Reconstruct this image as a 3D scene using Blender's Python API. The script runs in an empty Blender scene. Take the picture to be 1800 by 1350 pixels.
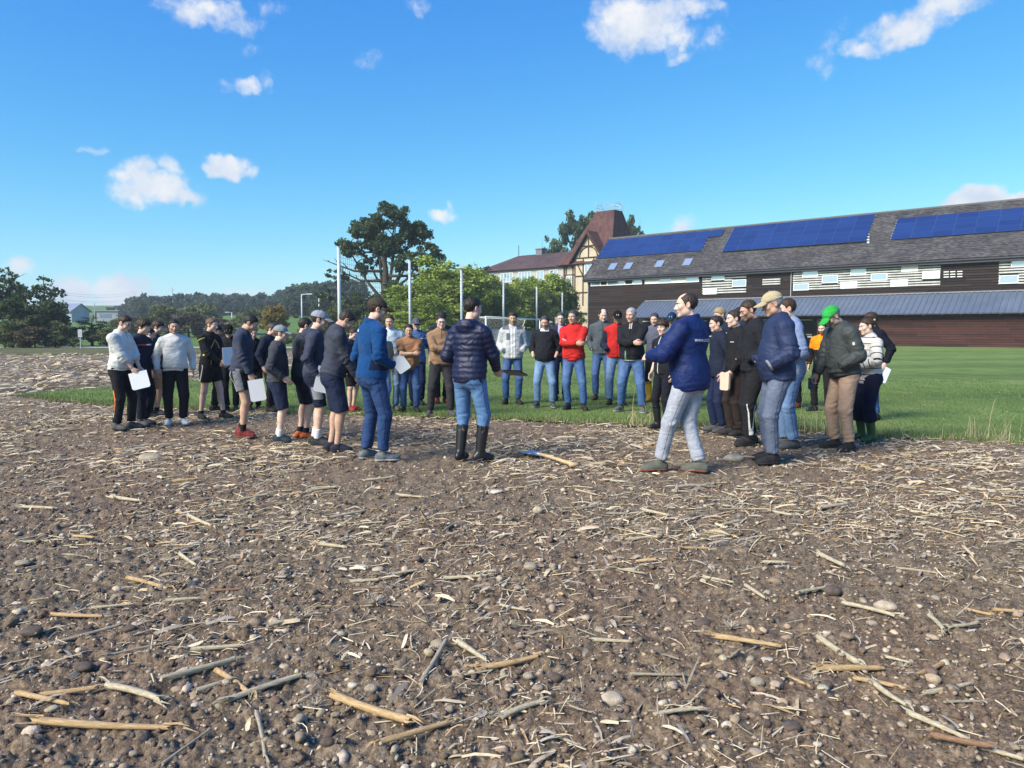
import bpy, math, random
import numpy as np
from mathutils import Vector, Matrix
from math import radians as R, sin, cos, pi, sqrt, atan2

scene = bpy.context.scene
COL = scene.collection
rng = np.random.default_rng(7)
random.seed(7)

# ------------------------------------------------------------------ camera
CAM_H, FPX, HOR = 1.48, 1300.0, 580.0           # eye height, focal length and horizon row (1800 px wide frame)
PITCH = math.atan((675 - HOR) / FPX)
cam_data = bpy.data.cameras.new('camera')
cam_data.sensor_width = 36.0
cam_data.lens = 36.0 * FPX / 1800.0
cam_data.clip_start = 0.05
cam_data.clip_end = 6000
cam = bpy.data.objects.new('camera', cam_data)
COL.objects.link(cam)
cam.location = (0, 0, CAM_H)
cam.rotation_euler = (pi / 2 - PITCH, 0, 0)
scene.camera = cam

# ------------------------------------------------------------------ light
SUN_DIR = Vector((-0.62, -0.50, 0.60)).normalized()     # towards the sun: behind the viewer's left shoulder
sun_d = bpy.data.lights.new('sun', 'SUN')
sun_d.energy = 2.9
sun_d.angle = R(28)
sun_d.color = (1.0, 0.92, 0.80)
sun = bpy.data.objects.new('sun', sun_d)
COL.objects.link(sun)
sun.rotation_euler = SUN_DIR.to_track_quat('Z', 'Y').to_euler()

EXPO = 1.3
scene.view_settings.view_transform = 'Standard'
scene.view_settings.look = 'None'
scene.view_settings.exposure = EXPO
scene.view_settings.gamma = 1
scene.view_settings.use_curve_mapping = False

world = bpy.data.worlds.new('World')
scene.world = world
world.use_nodes = True


class NT:
    """small wrapper to write node trees as expressions"""
    def __init__(s, tree):
        s.t = tree
        tree.nodes.clear()

    def n(s, typ, **kw):
        nd = s.t.nodes.new(typ)
        for k, v in kw.items():
            setattr(nd, k, v)
        return nd

    def put(s, sock, v):
        if v is None:
            return
        if isinstance(v, bpy.types.NodeSocket):
            s.t.links.new(v, sock)
        elif isinstance(v, bpy.types.Node):
            s.t.links.new(v.outputs[0], sock)
        else:
            if hasattr(sock, 'default_value'):
                dv = sock.default_value
                if hasattr(dv, '__len__') and not hasattr(v, '__len__'):
                    v = (v,) * len(dv)
                if hasattr(dv, '__len__') and len(dv) == 4 and len(v) == 3:
                    v = tuple(v) + (1,)
                sock.default_value = v

    def m(s, op, a, b=None, c=None, clamp=False):
        nd = s.n('ShaderNodeMath', operation=op, use_clamp=clamp)
        s.put(nd.inputs[0], a)
        if b is not None: s.put(nd.inputs[1], b)
        if c is not None: s.put(nd.inputs[2], c)
        return nd.outputs[0]

    def v(s, op, a, b=None, scale=None):
        nd = s.n('ShaderNodeVectorMath', operation=op)
        s.put(nd.inputs[0], a)
        if b is not None: s.put(nd.inputs[1], b)
        if scale is not None: s.put(nd.inputs['Scale'], scale)
        return nd.outputs['Value'] if op in ('DOT_PRODUCT', 'LENGTH', 'DISTANCE') else nd.outputs[0]

    def mix(s, f, a, b, blend='MIX'):
        nd = s.n('ShaderNodeMix', data_type='RGBA', blend_type=blend, clamp_factor=True)
        s.put(nd.inputs[0], f); s.put(nd.inputs[6], a); s.put(nd.inputs[7], b)
        return nd.outputs[2]

    def noise(s, vec=None, scale=5, detail=3, rough=0.5, dist=0, col=False):
        nd = s.n('ShaderNodeTexNoise')
        if vec is not None: s.put(nd.inputs['Vector'], vec)
        s.put(nd.inputs['Scale'], scale); s.put(nd.inputs['Detail'], detail)
        s.put(nd.inputs['Roughness'], rough); s.put(nd.inputs['Distortion'], dist)
        return nd.outputs['Color' if col else 'Fac']

    def smooth(s, x, a, b, lo=0.0, hi=1.0):
        nd = s.n('ShaderNodeMapRange', interpolation_type='SMOOTHSTEP')
        s.put(nd.inputs[0], x)
        for i, q in enumerate((a, b, lo, hi)): s.put(nd.inputs[i + 1], q)
        return nd.outputs[0]

    def ramp(s, f, stops):
        nd = s.n('ShaderNodeValToRGB')
        e = nd.color_ramp.elements
        while len(e) < len(stops): e.new(0.5)
        for el, (p, c) in zip(e, stops):
            el.position = p
            el.color = tuple(c) + (1,) if len(c) == 3 else c
        s.put(nd.inputs[0], f)
        return nd.outputs[0]

    def attr(s, name, out='Vector'):
        nd = s.n('ShaderNodeAttribute', attribute_name=name)
        return nd.outputs[out]


def ray(px, py):
    x, y = (px - 900) / FPX, -(py - 675) / FPX
    return Vector((x, cos(PITCH) + y * sin(PITCH), -sin(PITCH) + y * cos(PITCH)))


def G(px, py, z=0.0):
    """ground point seen at a pixel of the photograph"""
    d = ray(px, py)
    t = (z - CAM_H) / d.z
    return Vector((d.x * t, d.y * t, z))


def P(px, py, depth):
    """point at a given distance along the view direction"""
    d = ray(px, py)
    t = depth / d.y
    return Vector((d.x * t, depth, CAM_H + d.z * t))


def hit(px, py, p0, n):
    d = ray(px, py)
    o = Vector((0, 0, CAM_H))
    t = (p0 - o).dot(n) / d.dot(n)
    return o + d * t


# ------------------------------------------------------------------ sky: Nishita with a few real-direction cumulus clouds
def build_world():
    nt = NT(world.node_tree)
    tc = nt.n('ShaderNodeTexCoord')
    sky = nt.n('ShaderNodeTexSky', sky_type='NISHITA')
    sky.sun_disc = False
    sky.sun_elevation = math.asin(SUN_DIR.z)
    sky.sun_rotation = math.atan2(SUN_DIR.x, SUN_DIR.y)
    sky.altitude = 500
    sky.air_density = 1.0
    sky.dust_density = 0.25
    sky.ozone_density = 2.2
    vdir = nt.v('NORMALIZE', tc.outputs['Generated'])
    # gentle tone curve per channel: a phone camera's deep blue overhead, cyan towards the horizon
    SKY_K = 0.12
    rgb = nt.n('ShaderNodeSeparateColor'); nt.put(rgb.inputs[0], sky.outputs[0])
    chan = []
    for i, (g, k) in enumerate(((1.70, .42), (1.02, .68), (.36, .93))):
        chan.append(nt.m('MULTIPLY', nt.m('POWER', nt.m('MULTIPLY', rgb.outputs[i], .232), g), k / (SKY_K * 2 ** EXPO)))
    cc = nt.n('ShaderNodeCombineColor')
    for i in range(3): nt.put(cc.inputs[i], chan[i])
    base = cc.outputs[0]
    # clouds: (px, py, rx, ry, weight) as angular ellipses
    CL = [(365, 15, 75, 26, .62), (420, 40, 50, 20, .38), (485, 15, 25, 14, .2), (730, 8, 18, 14, .2),
          (452, 95, 14, 12, .1), (420, 155, 38, 17, .62), (466, 148, 20, 18, .3), (158, 266, 22, 9, .3), (653, 106, 20, 12, .14),
          (272, 335, 88, 34, 1.0), (232, 312, 36, 34, .9), (296, 300, 34, 26, .75), (322, 345, 40, 26, .9),
          (402, 291, 34, 24, 1.05), (425, 303, 26, 10, .6), (398, 278, 20, 14, .9), (765, 378, 30, 16, .72), (784, 370, 10, 14, .3),
          (1120, 40, 92, 54, 1.0), (1165, 62, 60, 34, .8), (1085, 30, 50, 46, .8), (1215, 12, 60, 20, .6), (1260, 64, 34, 26, .2), (1203, 102, 24, 9, .28),
          (1590, 48, 78, 30, .85), (1650, 18, 90, 26, .75), (1510, 88, 42, 18, .62), (1455, 95, 24, 26, .12),
          (1712, 346, 50, 36, 1.7), (1775, 354, 50, 28, 1.7), (1690, 365, 30, 16, 1.3), (1195, 398, 30, 20, .5),
          (45, 470, 22, 20, .8), (215, 512, 60, 36, 1.2), (130, 512, 40, 28, .9), (420, 520, 60, 14, .4), (250, 532, 90, 18, .4)]
    warp = nt.noise(vdir, 14, 3, .55, col=True)
    w = nt.v('SCALE', nt.v('SUBTRACT', warp, (.5, .5, .5)), scale=0.045)
    fine = nt.noise(vdir, 60, 3, .6, col=True)
    w2 = nt.v('SCALE', nt.v('SUBTRACT', fine, (.5, .5, .5)), scale=0.016)
    vw = nt.v('ADD', nt.v('ADD', vdir, w), w2)
    f = None
    for (px, py, rx, ry, k) in CL:
        c = ray(px, py); L = c.length; c = c / L
        a = c.cross(Vector((0, 0, 1))).normalized()
        u = a.cross(c)
        A = nt.v('DOT_PRODUCT', vw, tuple(a / (rx / FPX / L)))
        B = nt.v('DOT_PRODUCT', vw, tuple(u / (ry / FPX / L)))
        r2 = nt.m('MULTIPLY_ADD', A, A, nt.m('MULTIPLY', B, B))
        g = nt.m('MULTIPLY', nt.m('SUBTRACT', 1.0, r2), k)
        f = g if f is None else nt.m('MAXIMUM', f, g)
    fb = nt.noise(vdir, 46, 7, .66)
    f2 = nt.m('ADD', f, nt.m('MULTIPLY', nt.m('SUBTRACT', fb, .515), 1.75))
    front = nt.m('GREATER_THAN', nt.n('ShaderNodeSeparateXYZ').outputs[1], 0.0)
    nt.put(front.node.inputs[0].links[0].from_node.inputs[0], vdir)
    dens = nt.m('MULTIPLY', nt.smooth(f2, -0.16, .92), front)
    dens = nt.m('MULTIPLY', dens, .97)
    ccol = nt.ramp(nt.noise(vdir, 22, 4, .55), [(.32, (.66, .74, .88)), (.60, (.95, .95, .96))])
    ccol = nt.v('SCALE', ccol, scale=1.02 / (SKY_K * 2 ** EXPO))
    out = nt.mix(dens, base, ccol)
    bg = nt.n('ShaderNodeBackground')
    nt.put(bg.inputs[0], out); nt.put(bg.inputs[1], SKY_K)
    wo = nt.n('ShaderNodeOutputWorld')
    nt.put(wo.inputs[0], bg.outputs[0])


build_world()
# ------------------------------------------------------------------ helpers
def link(o, parent=None):
    COL.objects.link(o)
    if parent is not None:
        o.parent = parent
    return o


def tag(o, label=None, cat=None, group=None, kind=None):
    if label: o['label'] = label
    if cat: o['category'] = cat
    if group: o['group'] = group
    if kind: o['kind'] = kind
    return o


def empty(name, loc=(0, 0, 0), rz=0, label=None, cat=None, group=None):
    o = bpy.data.objects.new(name, None)
    o.empty_display_size = 0.2
    COL.objects.link(o)
    o.location = loc
    o.rotation_euler = (0, 0, rz)
    return tag(o, label, cat, group)


class MB:
    """collects polygons, becomes one mesh"""
    def __init__(s):
        s.v, s.f, s.mi = [], [], []

    def add(s, verts, faces, mi=0):
        b = len(s.v)
        s.v += [tuple(p) for p in verts]
        s.f += [tuple(i + b for i in q) for q in faces]
        s.mi += [mi] * len(faces)
        return s

    def box(s, lo, hi, mi=0, M=None):
        x0, y0, z0 = lo; x1, y1, z1 = hi
        vs = [(x0, y0, z0), (x1, y0, z0), (x1, y1, z0), (x0, y1, z0), (x0, y0, z1), (x1, y0, z1), (x1, y1, z1), (x0, y1, z1)]
        if M is not None: vs = [M @ Vector(p) for p in vs]
        return s.add(vs, [(0, 3, 2, 1), (4, 5, 6, 7), (0, 1, 5, 4), (1, 2, 6, 5), (2, 3, 7, 6), (3, 0, 4, 7)], mi)

    def tube(s, pts, rad, n=8, mi=0, cap=True):
        pts = [Vector(p) for p in pts]
        if not hasattr(rad, '__len__'): rad = [rad] * len(pts)
        vs, fs = [], []
        up = Vector((0.13, 0.31, 0.94))
        for i, p in enumerate(pts):
            t = (pts[min(i + 1, len(pts) - 1)] - pts[max(i - 1, 0)]).normalized()
            a = t.cross(up)
            if a.length < 1e-3: a = t.cross(Vector((1, 0, 0)))
            a.normalize(); b = t.cross(a)
            for k in range(n):
                th = 2 * pi * k / n
                vs.append(p + (a * cos(th) + b * sin(th)) * rad[i])
        for i in range(len(pts) - 1):
            for k in range(n):
                k2 = (k + 1) % n
                fs.append((i * n + k, i * n + k2, (i + 1) * n + k2, (i + 1) * n + k))
        if cap:
            fs.append(tuple(range(n - 1, -1, -1)))
            fs.append(tuple((len(pts) - 1) * n + k for k in range(n)))
        return s.add(vs, fs, mi)

    def quad(s, a, b, c, d, mi=0):
        return s.add([a, b, c, d], [(0, 1, 2, 3)], mi)

    def mesh(s, name, mats, smooth=False):
        me = bpy.data.meshes.new(name)
        me.from_pydata(s.v, [], s.f)
        for m in (mats if isinstance(mats, (list, tuple)) else [mats]): me.materials.append(m)
        if any(s.mi): me.polygons.foreach_set('material_index', s.mi)
        if smooth: me.polygons.foreach_set('use_smooth', [True] * len(s.f))
        me.update()
        return me

    def build(s, name, mats, parent=None, smooth=False):
        return link(bpy.data.objects.new(name, s.mesh(name, mats, smooth)), parent)


def np_mesh(name, V, F, mats, smooth=True, mi=None, attrs=None, colors=None):
    """fast mesh from numpy arrays; F is (n,3) or (n,4)"""
    me = bpy.data.meshes.new(name)
    n, k = F.shape
    me.vertices.add(len(V))
    me.vertices.foreach_set('co', np.ascontiguousarray(V, dtype=np.float32).ravel())
    me.loops.add(n * k)
    me.loops.foreach_set('vertex_index', np.ascontiguousarray(F, dtype=np.int32).ravel())
    me.polygons.add(n)
    me.polygons.foreach_set('loop_start', np.arange(0, n * k, k, dtype=np.int32))
    if smooth: me.polygons.foreach_set('use_smooth', np.ones(n, dtype=bool))
    for m in (mats if isinstance(mats, (list, tuple)) else [mats]): me.materials.append(m)
    if mi is not None: me.polygons.foreach_set('material_index', np.asarray(mi, dtype=np.int32))
    for nm, arr in (attrs or {}).items():
        arr = np.asarray(arr, dtype=np.float32)
        if arr.ndim == 2:
            at = me.attributes.new(nm, 'FLOAT_VECTOR', 'POINT'); at.data.foreach_set('vector', arr.ravel())
        else:
            at = me.attributes.new(nm, 'FLOAT', 'POINT'); at.data.foreach_set('value', arr)
    if colors is not None:
        at = me.color_attributes.new('tint', 'FLOAT_COLOR', 'POINT')
        c4 = np.ones((len(V), 4), dtype=np.float32); c4[:, :3] = colors
        at.data.foreach_set('color', c4.ravel())
    me.update(calc_edges=True)
    return me


def obj(name, me, parent=None):
    return link(bpy.data.objects.new(name, me), parent)


# ---- numpy noise
def _hash(ix, iy, iz, seed):
    h = (ix.astype(np.int64) * 374761393 + iy.astype(np.int64) * 668265263 + iz.astype(np.int64) * 2147483647 + seed * 974634777)
    h = (h ^ (h >> 13)) * 1274126177
    h = h ^ (h >> 16)
    return (h & 0xFFFFFF).astype(np.float64) / float(0xFFFFFF)


def vnoise(p, seed=0):
    """value noise in 3D, -1..1"""
    f = np.floor(p); t = p - f; t = t * t * (3 - 2 * t)
    ix, iy, iz = f[:, 0], f[:, 1], f[:, 2]
    r = 0
    for dx in (0, 1):
        wx = t[:, 0] if dx else 1 - t[:, 0]
        for dy in (0, 1):
            wy = t[:, 1] if dy else 1 - t[:, 1]
            for dz in (0, 1):
                wz = t[:, 2] if dz else 1 - t[:, 2]
                r = r + wx * wy * wz * _hash(ix + dx, iy + dy, iz + dz, seed)
    return r * 2 - 1


def fbm(p, oct=3, seed=0):
    r, a = 0, 1.0
    for i in range(oct):
        r = r + a * vnoise(p * (2 ** i), seed + i * 17)
        a *= .5
    return r / 1.75


def vn2(x, y, seed=0):
    return vnoise(np.stack([x, y, np.zeros_like(x) + .37], 1), seed)


# ---- materials
MATS = {}


def mat(name, color, rough=.8, spec=.3, metal=0, var=.12, vscale=6, bump=0, bscale=40, coord='Object', sheen=0):
    if name in MATS: return MATS[name]
    m = bpy.data.materials.new(name); m.use_nodes = True
    nt = NT(m.node_tree)
    tc = nt.n('ShaderNodeTexCoord').outputs[coord]
    n1 = nt.noise(tc, vscale, 4, .6)
    k = nt.smooth(n1, .25, .75, 1 - var, 1 + var)
    c = nt.v('SCALE', tuple(color), scale=k)
    b = nt.n('ShaderNodeBsdfPrincipled')
    nt.put(b.inputs['Base Color'], c); nt.put(b.inputs['Roughness'], rough)
    nt.put(b.inputs['Specular IOR Level'], spec); nt.put(b.inputs['Metallic'], metal)
    if sheen: nt.put(b.inputs['Sheen Weight'], sheen)
    if bump:
        bp = nt.n('ShaderNodeBump'); nt.put(bp.inputs['Strength'], bump); nt.put(bp.inputs['Distance'], .02)
        nt.put(bp.inputs['Height'], nt.noise(tc, bscale, 4, .6)); nt.put(b.inputs['Normal'], bp.outputs[0])
    o = nt.n('ShaderNodeOutputMaterial'); nt.put(o.inputs[0], b.outputs[0])
    MATS[name] = m
    return m


def attr_mat(name, rough=.9, spec=.15, var=.25, vscale=30, transl=0, bump=0, bscale=150):
    """colour comes from the vertex colour of each piece (stones, straw, leaves differ in real colour)"""
    if name in MATS: return MATS[name]
    m = bpy.data.materials.new(name); m.use_nodes = True
    nt = NT(m.node_tree)
    a = nt.attr('tint', 'Color')
    tc = nt.n('ShaderNodeTexCoord').outputs['Object']
    k = nt.smooth(nt.noise(tc, vscale, 3, .6), .25, .75, 1 - var, 1 + var)
    c = nt.v('SCALE', a, scale=k)
    b = nt.n('ShaderNodeBsdfPrincipled')
    nt.put(b.inputs['Base Color'], c); nt.put(b.inputs['Roughness'], rough); nt.put(b.inputs['Specular IOR Level'], spec)
    if bump:
        bp = nt.n('ShaderNodeBump'); nt.put(bp.inputs['Strength'], bump); nt.put(bp.inputs['Distance'], .01)
        nt.put(bp.inputs['Height'], nt.noise(tc, bscale, 3, .6)); nt.put(b.inputs['Normal'], bp.outputs[0])
    sh = b.outputs[0]
    if transl:
        tr = nt.n('ShaderNodeBsdfTranslucent'); nt.put(tr.inputs[0], c)
        mx = nt.n('ShaderNodeMixShader'); nt.put(mx.inputs[0], transl); nt.put(mx.inputs[1], sh); nt.put(mx.inputs[2], tr.outputs[0])
        sh = mx.outputs[0]
    o = nt.n('ShaderNodeOutputMaterial'); nt.put(o.inputs[0], sh)
    MATS[name] = m
    return m
# ------------------------------------------------------------------ ground
NEAR = [(-1500, 660), (-400, 680), (30, 694), (110, 703), (190, 711), (300, 716), (400, 721), (550, 726), (700, 730), (800, 733),
        (900, 736), (1020, 741), (1150, 748), (1280, 752), (1400, 757), (1550, 768), (1800, 778), (2200, 790), (3000, 810)]
NEARW = np.array([[G(*q).x, G(*q).y] for q in NEAR])
FARL = [(100, 687), (190, 680), (330, 669), (420, 662), (480, 653), (530, 641), (556, 626), (566, 616)]
FARW = np.array([[G(*q).x, G(*q).y] for q in FARL])


def near_y(x):
    """depth of the ragged line where the field meets the lawn"""
    x = np.asarray(x, dtype=float)
    i0 = 2
    y = np.interp(x, NEARW[i0:, 0], NEARW[i0:, 1])
    y = np.where(x < NEARW[i0, 0], 1e3, y)           # left of the wedge's tip the field simply goes on
    return y


def soil_z(x, y):
    z = .012 * vn2(x * 2.2, y * 2.2, 3) + .010 * vn2(x * 6, y * 6, 4) + .035 * vn2(x * .35, y * .35, 5)
    for (s, amp, sd, prob) in ((.10, .36, 11, .35), (.045, .65, 12, .65), (.020, .95, 13, .8)):
        gx, gy = np.floor(x / s), np.floor(y / s)
        best = np.zeros_like(x)
        for dx in (-1, 0, 1):
            for dy in (-1, 0, 1):
                cx, cy = gx + dx, gy + dy
                o = np.zeros_like(cx)
                jx, jy = _hash(cx, cy, o, sd), _hash(cx, cy, o + 1, sd)
                rr = _hash(cx, cy, o + 2, sd)
                on = _hash(cx, cy, o + 3, sd) < prob
                rad = s * (.28 + .42 * rr)
                d2 = ((x - (cx + jx) * s) ** 2 + (y - (cy + jy) * s) ** 2) / rad ** 2
                h = np.where(on, np.sqrt(np.clip(1 - d2, 0, 1)) * rad * amp, 0)
                best = np.maximum(best, h)
        z = z + best
    return z - .012


def soil_material(name, far):
    m = bpy.data.materials.new(name); m.use_nodes = True
    nt = NT(m.node_tree)
    pos = nt.n('ShaderNodeNewGeometry').outputs['Position']
    n0 = nt.noise(pos, .35, 3, .5)
    n1 = nt.noise(pos, 9, 5, .62)
    n2 = nt.noise(pos, 55, 4, .65)
    soil = nt.ramp(n1, [(.22, (.092, .068, .045)), (.5, (.186, .142, .096)), (.78, (.305, .242, .168))])
    soil = nt.mix(nt.smooth(n0, .35, .65), soil, nt.mix(.5, soil, (.18, .115, .078)))
    soil = nt.v('SCALE', soil, scale=nt.smooth(n2, .28, .72, .50, 1.42))
    # scraps of straw too small to model
    st = nt.v('MULTIPLY', pos, (9, 30, 9))
    wv = nt.noise(nt.v('ADD', st, nt.v('SCALE', nt.noise(pos, 5, 2, .5, col=True), scale=9)), 1.0, 3, .6)
    st2 = nt.v('MULTIPLY', pos, (34, 12, 20))
    wv2 = nt.noise(nt.v('ADD', st2, nt.v('SCALE', nt.noise(pos, 6, 2, .5, col=True), scale=8)), 1.0, 3, .6)
    fl = nt.m('MAXIMUM', nt.smooth(wv, .56, .66), nt.smooth(wv2, .58, .68))
    dist = nt.n('ShaderNodeSeparateXYZ'); nt.put(dist.inputs[0], pos)
    amount = nt.smooth(dist.outputs[1], 3.5, 12, .30, .80) if not far else .72
    fl = nt.m('MULTIPLY', fl, amount)
    strawc = nt.ramp(nt.noise(pos, 23, 2), [(.3, (.30, .25, .19)), (.7, (.45, .38, .28))])
    c = nt.mix(fl, soil, strawc)
    if far:
        c = nt.mix(nt.smooth(nt.noise(nt.v('MULTIPLY', pos, (.5, 1.6, 1)), 1.3, 4, .6), .3, .7, .0, .55), c, (.26, .225, .18))
    b = nt.n('ShaderNodeBsdfPrincipled')
    nt.put(b.inputs['Base Color'], c); nt.put(b.inputs['Roughness'], .95); nt.put(b.inputs['Specular IOR Level'], .1)
    bp = nt.n('ShaderNodeBump'); nt.put(bp.inputs['Strength'], .8); nt.put(bp.inputs['Distance'], .012)
    nt.put(bp.inputs['Height'], nt.m('ADD', nt.noise(pos, 90, 4, .7), nt.m('MULTIPLY', fl, .6))); nt.put(b.inputs['Normal'], bp.outputs[0])
    o = nt.n('ShaderNodeOutputMaterial'); nt.put(o.inputs[0], b.outputs[0])
    return m


def grass_material(name, a, b_, c_, stripes=True):
    m = bpy.data.materials.new(name); m.use_nodes = True
    nt = NT(m.node_tree)
    pos = nt.n('ShaderNodeNewGeometry').outputs['Position']
    n1 = nt.m('ADD', nt.m('MULTIPLY', nt.noise(pos, 1.1, 5, .65), .6), nt.m('MULTIPLY', nt.noise(pos, .22, 3, .6), .4))
    n2 = nt.noise(pos, 26, 4, .7)
    c = nt.ramp(n1, [(.34, a), (.5, b_), (.66, c_)])
    c = nt.v('SCALE', c, scale=nt.smooth(n2, .3, .7, .68, 1.32))
    if stripes:
        s = nt.n('ShaderNodeSeparateXYZ'); nt.put(s.inputs[0], pos)
        t = nt.m('ADD', nt.m('MULTIPLY', s.outputs[1], .22), nt.m('MULTIPLY', s.outputs[0], -.03))
        t = nt.m('ADD', t, nt.m('MULTIPLY', nt.noise(pos, .25, 2), 1.0))
        st = nt.smooth(nt.m('SINE', nt.m('MULTIPLY', t, 4.5)), -.7, .7, .90, 1.10)
        c = nt.v('SCALE', c, scale=st)
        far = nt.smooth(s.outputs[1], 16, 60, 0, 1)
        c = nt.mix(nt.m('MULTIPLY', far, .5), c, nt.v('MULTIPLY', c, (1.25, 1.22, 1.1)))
    b = nt.n('ShaderNodeBsdfPrincipled')
    nt.put(b.inputs['Base Color'], c); nt.put(b.inputs['Roughness'], .9); nt.put(b.inputs['Specular IOR Level'], .15)
    bp = nt.n('ShaderNodeBump'); nt.put(bp.inputs['Strength'], .7); nt.put(bp.inputs['Distance'], .03)
    nt.put(bp.inputs['Height'], nt.noise(pos, 60, 4, .7)); nt.put(b.inputs['Normal'], bp.outputs[0])
    o = nt.n('ShaderNodeOutputMaterial'); nt.put(o.inputs[0], b.outputs[0])
    return m


M_SOIL = soil_material('soil', False)
M_STUB = soil_material('stubble', True)
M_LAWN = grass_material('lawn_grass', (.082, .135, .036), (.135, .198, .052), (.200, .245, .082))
M_MEADOW = grass_material('meadow_grass', (.07, .13, .03), (.10, .17, .04), (.14, .20, .06), False)
M_VERGE = grass_material('verge_grass', (.07, .085, .03), (.12, .12, .05), (.17, .15, .075), False)


def poly_sheet(name, pts, z, m):
    import mathutils.geometry as mg
    me = bpy.data.meshes.new(name)
    tri = mg.tessellate_polygon([[Vector((p[0], p[1], 0)) for p in pts]])
    me.from_pydata([(p[0], p[1], z) for p in pts], [], [t for t in tri])
    me.materials.append(m); me.update()
    import bmesh
    bm = bmesh.new(); bm.from_mesh(me); bmesh.ops.recalc_face_normals(bm, faces=bm.faces)
    if sum(f.normal.z for f in bm.faces) < 0: bmesh.ops.reverse_faces(bm, faces=bm.faces)
    bm.to_mesh(me); bm.free()
    o = obj(name, me)
    return tag(o, kind='structure')


def hill_z(x, y):
    """gentle valley floor, rising to a wooded hill on the left"""
    x = np.asarray(x, float); y = np.asarray(y, float)
    def ss(t): t = np.clip(t, 0, 1); return t * t * (3 - 2 * t)
    h = 8.0 * ss((y - 95) / 150) * (.55 + .45 * ss((x + 130) / 90))
    h = h + 12 * ss((y - 290) / 160)
    return h * 1.0


# one sheet to the horizon
gx = np.concatenate([np.linspace(-2600, -420, 10), np.linspace(-400, 300, 60), np.linspace(330, 2600, 10)])
gy = np.concatenate([np.linspace(-2500, -60, 8), np.linspace(-30, 90, 7), np.linspace(96, 420, 50), np.linspace(460, 3200, 14)])
XX, YY = np.meshgrid(gx, gy)
ZZ = hill_z(XX, YY) - .09
V = np.stack([XX.ravel(), YY.ravel(), ZZ.ravel()], 1)
nx_, ny_ = len(gx), len(gy)
I = np.arange((ny_ - 1) * (nx_ - 1)); I = I // (nx_ - 1) * nx_ + I % (nx_ - 1)
F = np.stack([I, I + 1, I + 1 + nx_, I + nx_], 1)
tag(obj('ground', np_mesh('ground', V, F, M_MEADOW)), kind='structure')

# field base, beyond the finely built part
poly_sheet('stubble_field', [(-95, -30), (95, -30), (95, 14), (8, 13), (-6, 40), (-13, 56), (-95, 56)], -.045, M_STUB)
lawn_pts = [tuple(p) for p in NEARW[2:]] + [(120, 12), (120, 92), (30, 92), (-16, 60)] + [tuple(p) for p in FARW[::-1]]
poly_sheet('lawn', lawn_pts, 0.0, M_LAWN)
poly_sheet('verge', [(-130, 46), (-26, 45.5), (-17, 50), (-16, 62), (-130, 62)], -.020, M_VERGE)
poly_sheet('road', [(-130, 62.2), (-16, 62.2), (-14, 66), (-130, 66)], -.012, mat('pale_gravel_road', (.42, .40, .36), .95, var=.15, vscale=2))

# finely built near field
ys = np.geomspace(1.75, 17.5, 380)
us = np.linspace(-1, 1, 560)
U, Y = np.meshgrid(us, ys)
X = U * (.86 * Y + .5)
x, y = X.ravel(), Y.ravel()
z = soil_z(x, y)
ny2 = near_y(x)
edge = np.clip((ny2 + .12 * vn2(x * 3, y * 3, 8) - y) / .25, 0, 1)
z = np.where(edge >= 1, z, -.05 + (z + .05) * edge)
rimfade = np.clip((17.5 - y) / 2.0, 0, 1)
z = -.035 + (z + .035) * rimfade
V = np.stack([x, y, z], 1)
nx_, ny_ = len(us), len(ys)
I = np.arange((ny_ - 1) * (nx_ - 1)); I = I // (nx_ - 1) * nx_ + I % (nx_ - 1)
F = np.stack([I, I + 1, I + 1 + nx_, I + nx_], 1)
keep = (edge[F[:, 0]] > 0) | (edge[F[:, 2]] > 0)
tag(obj('field_soil', np_mesh('field_soil', V, F[keep], M_SOIL)), kind='structure')


# ---- merged scatter of small pieces
def ico(sub):
    import bmesh
    bm = bmesh.new(); bmesh.ops.create_icosphere(bm, subdivisions=sub, radius=1)
    v = np.array([q.co[:] for q in bm.verts]); f = np.array([[q.index for q in fa.verts] for fa in bm.faces]); bm.free()
    return v, f


def scatter_pts(n, y0, y1, power, r):
    """random points of the field in view, denser near the viewer"""
    u = r.random(n * 2)
    e = 2 - power
    y = (y0 ** e + u * (y1 ** e - y0 ** e)) ** (1 / e)
    x = (r.random(n * 2) * 2 - 1) * (.80 * y + .35)
    k = y < near_y(x) - .04
    return x[k][:n], y[k][:n]


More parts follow.
